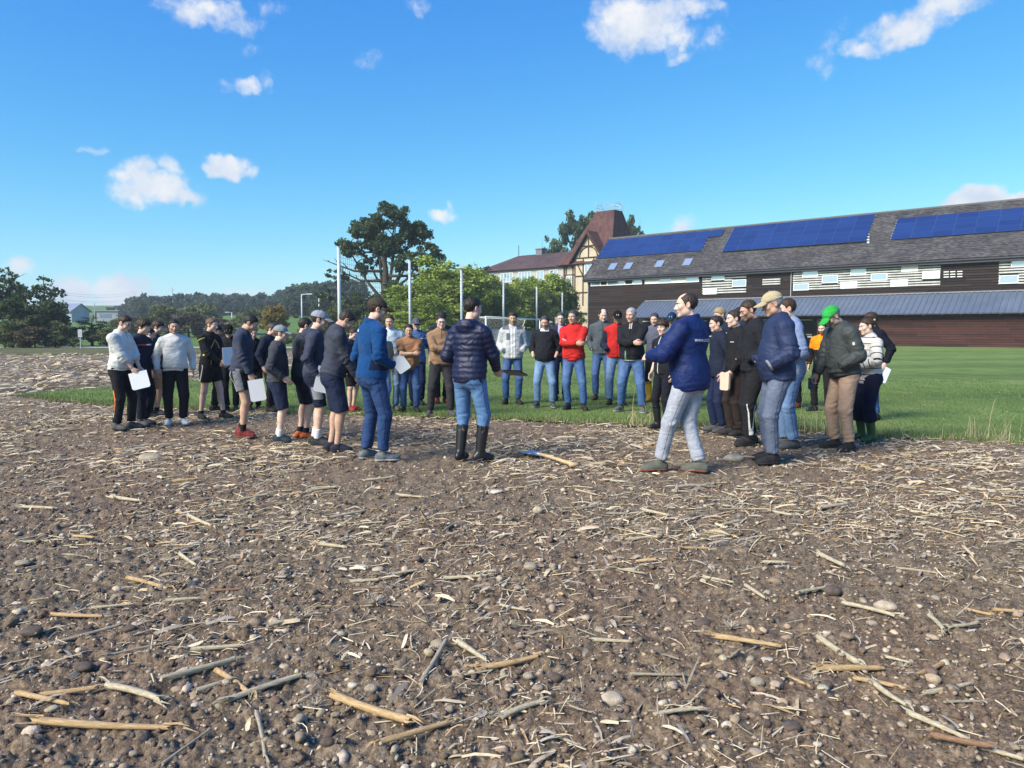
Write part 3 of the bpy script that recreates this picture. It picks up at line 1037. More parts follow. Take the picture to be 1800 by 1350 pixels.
    while s < s_end - 2:
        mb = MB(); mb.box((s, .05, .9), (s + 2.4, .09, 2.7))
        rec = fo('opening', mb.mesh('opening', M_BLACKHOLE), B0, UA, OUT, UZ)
        for zz in ((1.9, 2.1, 2.3, 2.5) if i % 2 == 0 else (.95, 2.45)):
            mb = MB(); mb.box((s, .092, zz), (s + 2.4, .12, zz + .10))
            fo('slat', mb.mesh('low_slat', M_SLAT), B0, UA, OUT, UZ, rec)
        mb = MB(); mb.box((s - .1, .05, .72), (s + 2.5, .24, .84))
        fo('sill', mb.mesh('low_sill', M_WHITE), B0, UA, OUT, UZ, rec)
        s += 2.9; i += 1

    # ---- roof windows
    for (a, b_, c, d) in ((1069, 1085, 464.5, 474.5), (1096, 1112.5, 463.5, 473.5), (1150, 1168, 460, 470), (1200, 1216.5, 457, 467)):
        s1, q1 = rf(a + 2, c); s0, q0 = rf(b_ - 1, d)
        mb = MB(); w, h = 1.05, 1.25
        sm = (s0 + s1) / 2
        mb.box((-w / 2, 0, 0), (w / 2, h, .10)); 
        rw = fo('roof_window', mb.mesh('roof_window', mat('lead_grey_frame', (.16, .17, .19), .5, .5)), RO + UA * sm + uph * q0 + nrm * .17, UA, uph, nrm, roof)
    # panes are sub-parts of the roof, next to their frames
        mb = MB(); mb.box((-w / 2 + .09, .09, .101), (w / 2 - .09, h - .09, .108))
        fo('roof_window_pane', mb.mesh('roof_window_pane', M_PANE), RO + UA * sm + uph * q0 + nrm * .17, UA, uph, nrm, roof)

    # ---- solar panels, every one by itself
    pw, ph = 1.62, .98
    me = MB().box((-pw / 2, 0, 0), (pw / 2, ph - .02, .045)).mesh('solar_panel', [M_SOLAR, mat('panel_frame', (.065, .105, .24), .4, .5, .5)])
    mb = MB(); f = .022
    mb.box((f, f, .02), (pw - f, ph - .02 - f, .046), 0)
    for lo, hi in (((0, 0, 0), (pw, f, .05)), ((0, ph - .02 - f, 0), (pw, ph - .02, .05)), ((0, f, 0), (f, ph - .02 - f, .05)), ((pw - f, f, 0), (pw, ph - .02 - f, .05))):
        mb.box(lo, hi, 1)
    me = mb.mesh('solar_panel', [M_SOLAR, MATS['panel_frame']])

    def array(pxl, pxr, py_bottom_l, py_top_l, rows, extra=0, up=.10):
        s_l, q0 = rf(pxl, py_bottom_l)
        s_lt, q1 = rf(pxl + 14, py_top_l)
        s_r, _ = rf(pxr, py_bottom_l - (pxr - pxl) * .06)
        q1 = min(q1, slope - .25)
        hh = (q1 - q0) / rows
        cols = max(1, round((s_l - s_r) / (pw + .02)))
        cw = (s_l - s_r) / cols
        # rails
        mb = MB()
        for j in range(rows * 2):
            qq = q0 + (j + .5) * hh / 2
            mb.box((s_r - .12, qq - .02, .15), (s_l + .12, qq + .02, .15 + up))
        fo('mounting_rail', mb.mesh('mounting_rail', M_STEEL), RO, UA, uph, nrm, roof)
        for j in range(rows):
            ex = extra if j == rows - 1 else 0
            for c in range(-ex, cols):
                o = fo('solar_panel', me, RO + UA * (s_r + c * cw) + uph * (q0 + j * hh) + nrm * (.15 + up), UA, uph, nrm)
                M = o.matrix_basis.copy()
                o.matrix_basis = M @ Matrix.Diagonal((cw / pw * .992, hh / ph, 1, 1))
    array(1049.5, 1231, 455.5, 424, 3, 1)
    array(1270, 1521, 445, 403.5, 5, up=.22)
    array(1566, 1835, 423, 386, 4)
    # snow guards at the edge of the middle array
    for j in range(9):
        s0, q0 = rf(1526.5, 428 - j * 4.6)
        mb = MB(); mb.box((-.1, -.05, 0), (.1, .09, .16))
        fo('clamp', mb.mesh('clamp', M_WHITE), RO + UA * s0 + uph * q0 + nrm * .16, UA, uph, nrm, roof)
    return root


barn()


# ------------------------------------------------------------------ half-timbered villa with tower
def villa():
    A = Vector((8.3, 108, 0))
    root = empty('villa', A, 0, 'cream half-timbered villa with a steep red-brown tower roof behind the barn', 'house')
    OUT = -UB
    M_RED = shingle_mat('red_brown_roof_tiles', [(.055, .028, .027), (.085, .040, .037), (.125, .058, .050)], .2, .18, .35)
    M_BROWN = shingle_mat('brown_roof_tiles', [(.050, .034, .036), (.075, .048, .048), (.11, .068, .064)], .25, .3, .35)
    M_CREAM = mat('cream_render', (.50, .43, .31), .9, var=.08, vscale=1.5)
    M_PALE = mat('pale_render', (.42, .41, .38), .9, var=.08, vscale=1.5)
    M_BEAM = mat('dark_timber_beam', (.055, .034, .026), .85, var=.2)

    def fo(name, me, org, parent=None, ax=UA, ay=OUT, az=UZ):
        o = obj(name, me, parent or root)
        M = Matrix((ax, ay, az)).transposed().to_4x4(); M.translation = org - A
        if parent is not None: M = parent.matrix_basis.inverted() @ M
        o.matrix_basis = M
        return o
    L, D, E, RZ = 17.5, 11.0, 10.7, 13.5
    # main block
    mb = MB(); mb.box((.0, -D, 0), (L, 0, E))
    wall = fo('wall', mb.mesh('villa_wall', M_CREAM), A)
    mb = MB()
    e = .7
    v = [(-1.2, e, E), (L + e, e, E), (L + e, -D - e, E), (-1.2, -D - e, E), (-1.2, -D / 2, RZ), (L - 3.2, -D / 2, RZ + .0)]
    mb.add(v, [(0, 1, 5, 4), (1, 2, 5), (2, 3, 4, 5), (3, 0, 4), (3, 2, 1, 0)])
    roof = fo('roof', mb.mesh('villa_roof', M_BROWN), A)
    mb = MB(); mb.box((9.2, -D / 2 - .5, RZ - .5), (10.4, -D / 2 + .4, RZ + .7)); mb.box((9.1, -D / 2 - .6, RZ + .7), (10.5, -D / 2 + .5, RZ + .85))
    fo('chimney', mb.mesh('chimney', mat('grey_chimney', (.17, .17, .19), .9)), A, roof)
    mb = MB(); mb.tube([(L - 3.2, -D / 2, RZ), (L - 3.2, -D / 2, RZ + 1.7)], .05, 6)
    fo('finial', mb.mesh('roof_finial', M_DARK), A, roof)
    # band of attic windows set in pale boards, canopy roof below
    mb = MB(); mb.box((1.0, 0, 8.55), (L - .3, .12, E - .1))
    fo('attic_band', mb.mesh('attic_band', M_PALE), A)
    mb = MB()
    v = [(.9, .05, 8.5), (L + .2, .05, 8.5), (L + .4, 1.5, 7.75), (.9, 1.5, 7.75), (.9, .05, 7.6), (L + .2, .05, 7.6), (L + .4, 1.5, 7.62), (.9, 1.5, 7.62)]
    mb.add(v, [(3, 2, 1, 0), (4, 5, 6, 7), (0, 1, 5, 4), (1, 2, 6, 5), (2, 3, 7, 6), (3, 0, 4, 7)])
    fo('canopy_roof', mb.mesh('canopy_roof', M_BROWN), A)

    def window(u0, u1, z0, z1, out, n=2, par=None, fr=M_WHITE):
        mb = MB(); f = .09; w, h = u1 - u0, z1 - z0
        mb.box((0, 0, 0), (w, .07, f)); mb.box((0, 0, h - f), (w, .07, h))
        for i in range(n + 1):
            x = i * (w - f) / n
            mb.box((x, 0, f), (x + f, .07, h - f))
        if h > 1.6: mb.box((f, .0, h * .62), (w - f, .06, h * .62 + .06))
        o = fo('window', mb.mesh('villa_window', fr), A + UA * u0 + OUT * out + UZ * z0, par)
        mb = MB(); mb.box((f * .5, .004, f * .5), (w - f * .5, .02, h - f * .5))
        fo('pane', mb.mesh('villa_pane', M_PANE), A + UA * u0 + OUT * out + UZ * z0, o)
    for u, w in ((2.0, 1.5), (4.6, 1.3), (7.0, 2.6), (10.6, 2.6), (14.4, 1.2), (16.0, .8)):
        window(u, u + w, 8.85, 10.3, .125, 2 if w < 2 else 4)
    for z0 in (4.6, 1.4):
        for u in (2.2, 5.0, 7.8, 10.6, 13.4, 15.6):
            window(u, u + 1.2, z0, z0 + 1.9, .01)
    mb = MB()
    for z0 in (3.9, 7.2, 4.3): mb.box((0.05, .0, z0), (L - .05, .05, z0 + .2))
    for u in (.1, 1.7, 3.8, 4.6, 6.6, 7.4, 9.4, 10.2, 12.2, 13.0, 15.0, 17.2): mb.box((u, 0, 4.52), (u + .18, .047, 7.2))
    fo('timber_beam', mb.mesh('timber_frame', M_BEAM), A)
    # tower at the right end
    T = 8.2
    TE = 11.2
    mb = MB(); mb.box((-T, -T + 1.2, 0), (0, 1.2, TE))
    tower = fo('tower', mb.mesh('tower_wall', M_CREAM), A)
    h1 = 18.25; c = (-T / 2 - 1.0, -T / 2 + 1.6); tw, td = 1.55, 1.0; e = .9
    base = [(-T - e, 1.2 + e, TE - .5), (e, 1.2 + e, TE - .5), (e, -T + 1.2 - e, TE - .5), (-T - e, -T + 1.2 - e, TE - .5)]
    mid = [(-T + .55, .55, TE + 1.4), (-.55, .55, TE + 1.4), (-.55, -T + 1.75, TE + 1.4), (-T + .55, -T + 1.75, TE + 1.4)]
    top = [(c[0] - tw, c[1] + td, h1), (c[0] + tw, c[1] + td, h1), (c[0] + tw, c[1] - td, h1), (c[0] - tw, c[1] - td, h1)]
    mb = MB(); fs = []
    for k in range(2): fs += [(k * 4 + i, k * 4 + (i + 1) % 4, k * 4 + 4 + (i + 1) % 4, k * 4 + 4 + i) for i in range(4)]
    mb.add(base + mid + top, fs + [(8, 9, 10, 11), (3, 2, 1, 0)])
    tr = fo('tower_roof', mb.mesh('tower_roof', M_RED), A)
    # cresting with lightning rods on the flat top
    mb = MB()
    zt = h1
    for (x, y) in ((-tw, td), (tw, td), (tw, -td), (-tw, -td)):
        mb.tube([(c[0] + x, c[1] + y, zt), (c[0] + x, c[1] + y, zt + 1.6)], .03, 5)
    for i in range(4):
        p, q = ((-tw, td), (tw, td), (tw, -td), (-tw, -td))[i], ((tw, td), (tw, -td), (-tw, -td), (-tw, td))[i]
        for zz in (.12, .5): mb.tube([(c[0] + p[0], c[1] + p[1], zt + zz), (c[0] + q[0], c[1] + q[1], zt + zz)], .028, 5)
        pts = [(c[0] + p[0] + (q[0] - p[0]) * t, c[1] + p[1] + (q[1] - p[1]) * t, zt + .5 + .55 * sin(pi * t)) for t in np.linspace(0, 1, 9)]
        mb.tube(pts, .026, 5)
    mb.tube([(c[0], c[1], zt), (c[0], c[1], zt + 1.5)], .04, 5)
    fo('cresting', mb.mesh('cresting', M_STEEL), A, tr)
    # half-timbered gable on the tower's front
    gw, gz0, gz1, go = 2.3, 8.9, 14.7, 1.75
    gc = -4.6
    mb = MB(); mb.add([(gc - gw, go, gz0 - 5), (gc + gw, go, gz0 - 5), (gc + gw, go, gz0 + 2.7), (gc, go, gz1), (gc - gw, go, gz0 + 2.7)] +
                      [(gc - gw, -1, gz0 - 5), (gc + gw, -1, gz0 - 5), (gc + gw, -1, gz0 + 2.7), (gc, -1, gz1), (gc - gw, -1, gz0 + 2.7)],
                      [(4, 3, 2, 1, 0), (5, 6, 7, 8, 9)] + [(i, (i + 1) % 5, (i + 1) % 5 + 5, i + 5) for i in range(5)])
    gb = fo('gable', mb.mesh('gable_wall', M_CREAM), A)
    mb = MB()
    for sx in (-1, 1):
        a, b = Vector((gc + sx * (gw + .8), 0, gz0 + 1.85)), Vector((gc, 0, gz1 + .25))
        mb.add([(a.x, go + .45, a.z), (b.x, go + .45, b.z), (b.x, -1.5, b.z), (a.x, -1.5, a.z),
                (a.x, go + .45, a.z + .22), (b.x, go + .45, b.z + .26), (b.x, -1.5, b.z + .26), (a.x, -1.5, a.z + .22)],
               [(0, 1, 2, 3), (7, 6, 5, 4), (0, 4, 5, 1), (1, 5, 6, 2), (2, 6, 7, 3), (3, 7, 4, 0)])
    fo('gable_roof', mb.mesh('gable_roof', M_RED), A, gb)
    mb = MB()
    for sx in (-1, 1):
        a, b = Vector((gc + sx * (gw + .62), go + .50, gz0 + 1.95)), Vector((gc, go + .50, gz1 + .12))
        mb.tube([a, b], .13, 4)
    fo('bargeboard', mb.mesh('bargeboard', M_BEAM), A, gb)
    mb = MB(); y = go + .03
    def beam(x0, z0, x1, z1, w=.10): mb.tube([(gc + x0, y, z0), (gc + x1, y, z1)], w, 4)
    for z0 in (gz0 - 2.2, gz0 + .1, gz0 + 2.6): beam(-gw, z0, gw, z0)
    beam(-1.1, gz0 + 4.2, 1.1, gz0 + 4.2)
    for x0 in (-gw, -.9, .9, gw): beam(x0, gz0 - 4, x0, gz0 + 2.6)
    beam(0, gz0 + 2.6, 0, gz1 - .4)
    for sx in (-1, 1):
        beam(sx * .9, gz0 + .1, sx * gw, gz0 + 2.5)
        pts = [(gc + sx * 1.5 * cos(t), y, gz0 + 2.7 + 1.4 * sin(t)) for t in np.linspace(0, pi / 2, 7)]
        mb.tube(pts, .09, 4)
    fo('timber_beam', mb.mesh('gable_beams', M_BEAM), A, gb)
    window(gc - .62, gc + .62, gz0 + .4, gz0 + 2.2, go + .02, 2)
    # tower front, part left of the gable
    mb = MB(); y = 1.23
    def beam2(x0, z0, x1, z1, w=.10): mb.tube([(x0, y, z0), (x1, y, z1)], w, 4)
    for z0 in (3.8, 6.6, 7.2, 9.3, 11.0): beam2(-2.2, z0, 0, z0)
    for x0 in (-2.1, -1.55, -.35, -.05): beam2(x0, 3.8, x0, 11.0)
    for sx in (-1, 1):
        mb.tube([(-.95 + sx * .6 * cos(t), y, 9.9 + .75 * sin(t)) for t in np.linspace(0, pi / 2, 6)], .08, 4)
    fo('timber_beam', mb.mesh('tower_beams', M_BEAM), A, tower)
    window(-1.45, -.45, 7.4, 9.2, 1.22, 2)
    window(-1.45, -.45, 4.2, 6.2, 1.22, 2)
    window(-1.45, -.45, 1.4, 3.3, 1.22, 2)
    return root


villa()


def small_house():
    c = P(122, 585, 215); c.z = 0
    root = empty('farmhouse', (c.x, c.y, hill_z(c.x, c.y) - .1), R(-18), 'small white farmhouse with blue-grey roof showing between the trees', 'house')
    mb = MB(); mb.box((-4.5, -3, -1), (4.5, 3, 3.1)); mb.add([(-4.5, -3, 3.1), (-4.5, 3, 3.1), (-4.5, 0, 5.0), (4.5, -3, 3.1), (4.5, 3, 3.1), (4.5, 0, 5.0)], [(0, 2, 1), (3, 4, 5)])
    mb.build('wall', mat('farmhouse_render', (.36, .39, .44), .9, vscale=1), root)
    mb = MB()
    for sy in (-1, 1):
        mb.add([(-5, sy * 3.7, 2.72), (5, sy * 3.7, 2.72), (5, 0, 5.1), (-5, 0, 5.1), (-5, sy * 3.7, 2.9), (5, sy * 3.7, 2.9), (5, 0, 5.28), (-5, 0, 5.28)],
               [(0, 1, 2, 3), (7, 6, 5, 4), (0, 4, 5, 1), (0, 3, 7, 4), (1, 5, 6, 2)])
    mb.build('roof', mat('farmhouse_roof', (.20, .23, .31), .7, vscale=2), root)
    for x in (-2.6, 1.8):
        mb = MB(); mb.box((x, -3.06, 1.0), (x + 1.2, -3.0, 2.2)); w = mb.build('window', M_WHITE, root)
        mb = MB(); mb.box((x + .1, -3.08, 1.1), (x + 1.1, -3.061, 2.1)); mb.build('pane', M_PANE, w)
    c2 = P(196, 585, 230)
    root = empty('house', (c2.x, c2.y, hill_z(c2.x, c2.y) - .1), R(10), 'low pale house with flat dark windows behind the white-sweatered man', 'house')
    mb = MB(); mb.box((-3, -3, -1), (3, 3, 3.0)); mb.build('wall', mat('grey_render', (.36, .37, .38), .9), root)
    mb = MB(); mb.box((-3.4, -3.4, 3.0), (3.4, 3.4, 3.25)); mb.build('roof', mat('grey_flat_roof', (.3, .31, .33), .8), root)
    mb = MB(); mb.box((-2.2, -3.05, .9), (1.2, -3.002, 2.1)); mb.build('window', M_PANE, root)


small_house()


def car(loc, rz, label):
    root = empty('parked_car', loc, rz, label, 'car')
    # long profile extruded with tumblehome
    prof = [(-2.1, .35), (-2.12, .75), (-1.9, .92), (-1.55, .98), (-.95, 1.42), (.55, 1.45), (1.25, 1.0), (1.95, .86), (2.12, .62), (2.1, .32)]
    mb = MB(); w = .84; vs = []
    for sy in (-1, 1):
        for (x, z) in prof: vs.append((x, sy * (w - max(0, z - .95) * .35), z))
    n = len(prof)
    mb.add(vs, [tuple(range(n)), tuple(range(2 * n - 1, n - 1, -1))] + [(i, i + n, (i + 1) % n + n, (i + 1) % n) for i in range(n)])
    mb.build('body', mat('white_car_paint', (.72, .74, .76), .3, .5), root)
    for sy in (-1, 1):
        mb = MB(); y = sy * .80
        mb.add([(-1.35, y, .99), (-.85, y * .89, 1.36), (.45, y * .89, 1.38), (1.05, y, 1.0)], [(0, 1, 2, 3)]); mb.build('side_window', M_PANE, root)
        for x in (-1.3, 1.35):
            mb = MB(); mb.tube([(x, sy * .66, .32), (x, sy * .86, .32)], .32, 14); mb.build('wheel', mat('tyre', (.02, .02, .02), .9), root)
    return root


c = G(196, 606)
car((-58, 96, float(hill_z(-58, 96)) - .05), R(20), 'white car parked on the road by the low house at far left')
# ------------------------------------------------------------------ trees
M_BARK = mat('bark', (.075, .060, .050), .95, var=.3, vscale=3, bump=.6, bscale=12)
def _sc(L, k): return [tuple(q * k for q in c) for c in L]


M_LEAF = attr_mat('leaf', .75, .2, .12, .8, transl=.30)


def crown_mesh(name, blobs, n, size, cols, seed, shell=.55, gap=.0, flat=.55, clump=26, csize=.34):
    """leaf-sized faces gathered in clumps through the crown; blobs: (x, y, z, rx, ry, rz)"""
    r = np.random.default_rng(seed)
    B = np.array(blobs, float)
    vol = B[:, 3] * B[:, 4] * B[:, 5]
    pick = r.choice(len(B), clump * len(B), p=vol / vol.sum())
    d = r.normal(size=(len(pick), 3)); d /= np.linalg.norm(d, axis=1, keepdims=True)
    rad = (shell + (1 - shell) * r.random(len(pick))) ** .7
    C = B[pick, :3] + d * rad[:, None] * B[pick, 3:]
    cr = csize * np.minimum(B[pick, 3], B[pick, 5]) * (.6 + .8 * r.random(len(pick)))
    ctone = r.random(len(pick))
    k = r.choice(len(C), n, p=cr ** 2 / (cr ** 2).sum())
    e = r.normal(size=(n, 3)); e /= np.linalg.norm(e, axis=1, keepdims=True)
    p = C[k] + e * (cr[k] * (r.random(n) ** .45))[:, None] * np.array([1, 1, flat + .15])
    a = r.normal(size=(n, 3)) + np.array([0, 0, .5]); a /= np.linalg.norm(a, axis=1, keepdims=True)
    t = np.cross(a, r.normal(size=(n, 3))); t /= np.linalg.norm(t, axis=1, keepdims=True) + 1e-9
    b = np.cross(a, t)
    s = size * (.55 + .9 * r.random(n))[:, None]
    V = np.stack([p - t * s * .5, p + b * s * .38, p + t * s * .55, p - b * s * .38], 1)
    cols = np.array(cols)
    tone = np.clip(ctone[k] * .7 + r.random(n) * .3, 0, .999) * (len(cols) - 1)
    i = tone.astype(int); f = (tone - i)[:, None]
    c = cols[i] * (1 - f) + cols[np.minimum(i + 1, len(cols) - 1)] * f
    c = c * (.8 + .4 * r.random((n, 1)))
    return np_mesh(name, V.reshape(-1, 3), np.arange(4 * n).reshape(-1, 4), M_LEAF, smooth=False, colors=np.repeat(c, 4, 0))


def branch_mesh(name, h, r0, blobs, seed, limbs=9, start=.25):
    r = random.Random(seed)
    mb = MB()
    top = h * .86
    sway = [(0, 0)] + [(r.uniform(-.02, .02) * h, r.uniform(-.02, .02) * h) for _ in range(5)]
    pts = [Vector((sway[i][0] * i / 5, sway[i][1] * i / 5, top * i / 5)) for i in range(6)]
    pts[0].z = -.3
    rad = [r0 * 1.35, r0, r0 * .8, r0 * .55, r0 * .32, r0 * .1]
    mb.tube(pts, rad, 8)
    for i in range(limbs):
        b = blobs[i % len(blobs)]
        z0 = h * (start + (.72 - start) * i / limbs)
        tz = z0 / top * 5; j = min(4, int(tz)); p0 = pts[j].lerp(pts[j + 1], tz - j)
        tgt = Vector((b[0], b[1], b[2])) + Vector((r.uniform(-.6, .6) * b[3], r.uniform(-.6, .6) * b[4], r.uniform(-.2, .6) * b[5]))
        if tgt.z < p0.z + .05 * h: tgt.z = p0.z + .08 * h
        m_ = p0.lerp(tgt, .5) + Vector((0, 0, -.04 * h)); rr = r0 * (.45 - .2 * i / limbs)
        mb.tube([p0, p0.lerp(m_, .5), m_, m_.lerp(tgt, .6), tgt], [rr, rr * .8, rr * .6, rr * .35, rr * .1], 6)
        for k in range(3):
            q = m_.lerp(tgt, .2 + .3 * k); e = q + Vector((r.uniform(-1, 1), r.uniform(-1, 1), r.uniform(.1, 1))).normalized() * b[3] * .7
            mb.tube([q, q.lerp(e, .5) + Vector((0, 0, .05 * b[3])), e], [rr * .4, rr * .25, rr * .06], 5)
    return mb.mesh(name, M_BARK, True)


def tree_at(name, px, py_top, depth, crown, trunk, h_model, label, group=None, rz=0, base=None, cat='tree', wx=1.0):
    """a tree standing on the ground at that distance, scaled so that its tip reaches the pixel row"""
    top = P(px, py_top, depth)
    gz = float(hill_z(top.x, top.y)) - .05 if base is None else base
    s = (top.z - gz) / h_model
    o = empty(name, (top.x, top.y, gz), rz, label, cat, group)
    o.scale = (s * wx, s * wx, s)
    obj('crown', crown, o)
    if trunk is not None: obj('trunk', trunk, o)
    return o


def blobs_round(seed, h, w, n, z0=.35, airy=False):
    r = random.Random(seed); out = []
    for i in range(n):
        t = (i + .5) / n
        z = h * (z0 + (1 - z0) * t * .9)
        env = w * (sin(pi * min(1, .22 + .72 * t)) ** .8)
        a = i * 2.4 + r.uniform(-.5, .5); q = env * r.uniform(.25, .75)
        rr = env * (r.uniform(.26, .44) if airy else r.uniform(.38, .60)); q *= 1.15 if airy else 1
        out.append((q * cos(a), q * sin(a), min(z, h - rr * .8), rr, rr, rr * .75))
    if not airy: out.append((0, 0, h * .62, w * .55, w * .55, h * .26))
    return out


DARKG = [(.026, .042, .024), (.042, .066, .032), (.064, .090, .038), (.090, .115, .046)]
OLIVE = [(.050, .066, .028), (.080, .100, .038), (.12, .135, .055), (.16, .16, .07)]
FRESH = [(.085, .135, .030), (.135, .200, .045), (.19, .26, .06), (.25, .31, .085)]
AUTUMN = [(.11, .11, .03), (.19, .155, .04), (.28, .20, .045), (.36, .21, .05)]
WOOD = [(.034, .054, .038), (.048, .072, .048), (.064, .090, .056), (.085, .11, .062)]
DARKG = _sc(DARKG, 1.45); WOOD = _sc(WOOD, 1.3); OLIVE = _sc(OLIVE, 1.3); FRESH = [(r_ * 1.62, g_ * 1.48, b_ * 1.3) for r_, g_, b_ in FRESH]

# the big old oak: broad crown of separate boughs with sky showing between them
OB = [(-1.9, .3, 13.5, 2.2, 2.2, 1.7), (.6, -.4, 15.0, 2.6, 2.4, 1.7), (2.9, .4, 13.2, 2.3, 2.2, 1.8), (-3.6, -.3, 11.2, 2.0, 2.0, 1.5), (0, .6, 11.8, 2.8, 2.6, 1.9),
      (4.6, -.2, 10.6, 1.9, 2.0, 1.5), (2.4, -.7, 9.7, 2.3, 2.2, 1.5), (-1.7, .9, 9.3, 2.0, 2.0, 1.4), (-4.9, .5, 8.1, 1.8, 1.8, 1.0), (5.8, .6, 8.4, 1.5, 1.6, 1.0),
      (-5.8, -.4, 5.6, 2.0, 1.8, .9), (-3.2, -.6, 4.9, 2.3, 2.0, 1.2), (.4, -.8, 6.0, 2.4, 2.2, 1.6), (3.6, .3, 5.8, 2.2, 2.0, 1.5), (-7.0, .2, 4.2, 1.6, 1.5, .8), (1.0, 0, 3.4, 3.2, 2.6, 1.5)]
OB = [(x * 1.16, y, z, rx * .92, ry * .92, rz * .86) for (x, y, z, rx, ry, rz) in OB]
oak_c = crown_mesh('oak_crown', OB, 27000, .30, DARKG, 2, shell=.25, clump=30, csize=.36)
oak_t = branch_mesh('oak_trunk', 16.5, .62, OB[:11], 3, 16, .18)
tree_at('oak_tree', 676, 356, 86, oak_c, oak_t, 16.6, 'tall old dark oak with wide open crown rising above the other trees')

# young fresh-green trees behind the ball-stop net
def fresh(seed, h, w, n, leaves=9500, cols=FRESH, size=.22):
    bl = blobs_round(seed, h, w, n, .14)
    return crown_mesh('green_crown', bl, leaves, size, cols, seed, shell=.35, clump=13, csize=.5), branch_mesh('green_trunk', h, .16, bl, seed, 8, .2)

FR = [fresh(11, 8.5, 2.4, 10), fresh(12, 8.0, 2.6, 9), fresh(13, 8.2, 2.2, 10)]
for i, (px, pt, d, k, wx, lab) in enumerate((
        (764, 434, 66, 0, 1.5, 'tallest fresh-green pointed tree behind the net, just right of the old oak'),
        (722, 474, 62, 1, 1.5, 'broad green tree behind the net at the foot of the old oak'),
        (826, 442, 72, 2, 1.4, 'fresh-green tree behind the net left of the villa'),
        (798, 468, 64, 1, 1.5, 'low bushy green tree behind the net left of the goal'),
        (862, 468, 76, 0, 1.5, 'yellow-green tree in front of the villa left end, above the goal'),
        (912, 468, 88, 1, 1.3, 'yellow-green tree in front of the villa middle, behind the man in the black sweater'),
        (974, 456, 97, 2, .95, 'slender yellow-green tree with a pointed tip in front of the villa tower'),
        (942, 496, 90, 2, 1.5, 'low yellow-green tree hiding the villa ground floor'),
        (888, 478, 78, 1, 1.2, 'yellow-green tree right above the white and grey fleece jacket'),
        (944, 474, 93, 0, 1.1, 'yellow-green tree rising above the man in the lilac shirt'),
        (748, 500, 58, 1, 1.8, 'broad low green tree behind the brown half-zip sweater'),
        (1000, 484, 99, 1, .7, 'small green tree against the left end of the barn'))):
    c, t = FR[k]
    tree_at('young_tree', px, pt, d, c, t, 8.4, lab, 'fresh-green trees behind the ball-stop net', rz=i * 1.3, wx=wx, base=-.05)

# dark mid-distance broadleaf trees
dk = []
for s in range(4):
    bl = blobs_round(30 + s, 10, 3.6, 18, .14, True)
    dk.append((crown_mesh('dark_crown', bl, 7000, .27, DARKG if s < 3 else OLIVE, 30 + s, shell=.3, clump=11, csize=.5), branch_mesh('dark_trunk', 10, .24, bl, s, 9, .15)))
for i, (px, pt, d, k, wx, lab) in enumerate((
        (-16, 436, 66, 0, .95, 'dark tree cut by the left edge of the photo'),
        (14, 456, 70, 1, .75, 'dark tree at the far left, second from the edge'),
        (76, 464, 68, 2, 1.0, 'tallest dark tree of the left group, with bluish leaves'),
        (46, 512, 66, 0, 1.3, 'lower dark tree between the two tall ones at the left'),
        (104, 520, 72, 1, .6, 'thin dark tree at the right side of the left group'),
        (160, 548, 72, 2, 1.6, 'round dark tree right behind the small road sign'),
        (212, 540, 104, 3, 1.3, 'round olive tree behind the leftmost men, below the wood'),
        (262, 536, 112, 3, 1.3, 'olive tree in front of the wood behind the navy tee'),
        (186, 558, 80, 0, 1.5, 'low dark tree right of the bush behind the road sign'),
        (794, 452, 104, 0, 1.1, 'dark tree showing over the green ones left of the villa'),
        (838, 444, 118, 2, 1.0, 'dark distant tree beside the villa roof left end'),
        (598, 500, 78, 3, 1.2, 'dark olive tree left of the old oak, behind the tallest net post'),
        (640, 508, 76, 1, 1.3, 'dark tree under the left boughs of the old oak'),
        (575, 528, 84, 2, 1.1, 'low dark tree left of the tallest net post'),
        (690, 500, 74, 3, 1.3, 'olive tree under the right boughs of the old oak'))):
    c, t = dk[k]
    tree_at('broadleaf_tree', px, pt, d, c, t, 9.9, lab, 'dark broadleaf trees behind the field', rz=i * 1.7, wx=wx, base=-.05 if d < 90 else None)

# two wide trees behind the villa tower
WB = [(-6.5, 0, 6.0, 2.4, 2.2, 1.4), (-4, .5, 8.2, 2.6, 2.4, 1.7), (-1, -.5, 10.0, 3.0, 2.6, 2.0), (2.5, .4, 9.8, 2.8, 2.6, 2.0), (5.2, 0, 8.6, 2.4, 2.2, 1.6), (0, 0, 6.5, 4.5, 3, 2.6), (7.2, .4, 7.6, 1.8, 1.8, 1.1)]
wc = crown_mesh('wide_crown', WB, 9000, .42, DARKG, 51, shell=.3, clump=14, csize=.4)
wt = branch_mesh('wide_trunk', 11.5, .4, WB, 52, 9, .2)
tree_at('broadleaf_tree', 1012, 377, 146, wc, wt, 11.8, 'wide dark tree rising behind the villa roof left of the tower', None, .0, wx=.55)
tree_at('broadleaf_tree', 1108, 386, 150, wc, wt, 11.8, 'dark tree showing between the tower roof and the barn ridge', None, 2.0, wx=.42)

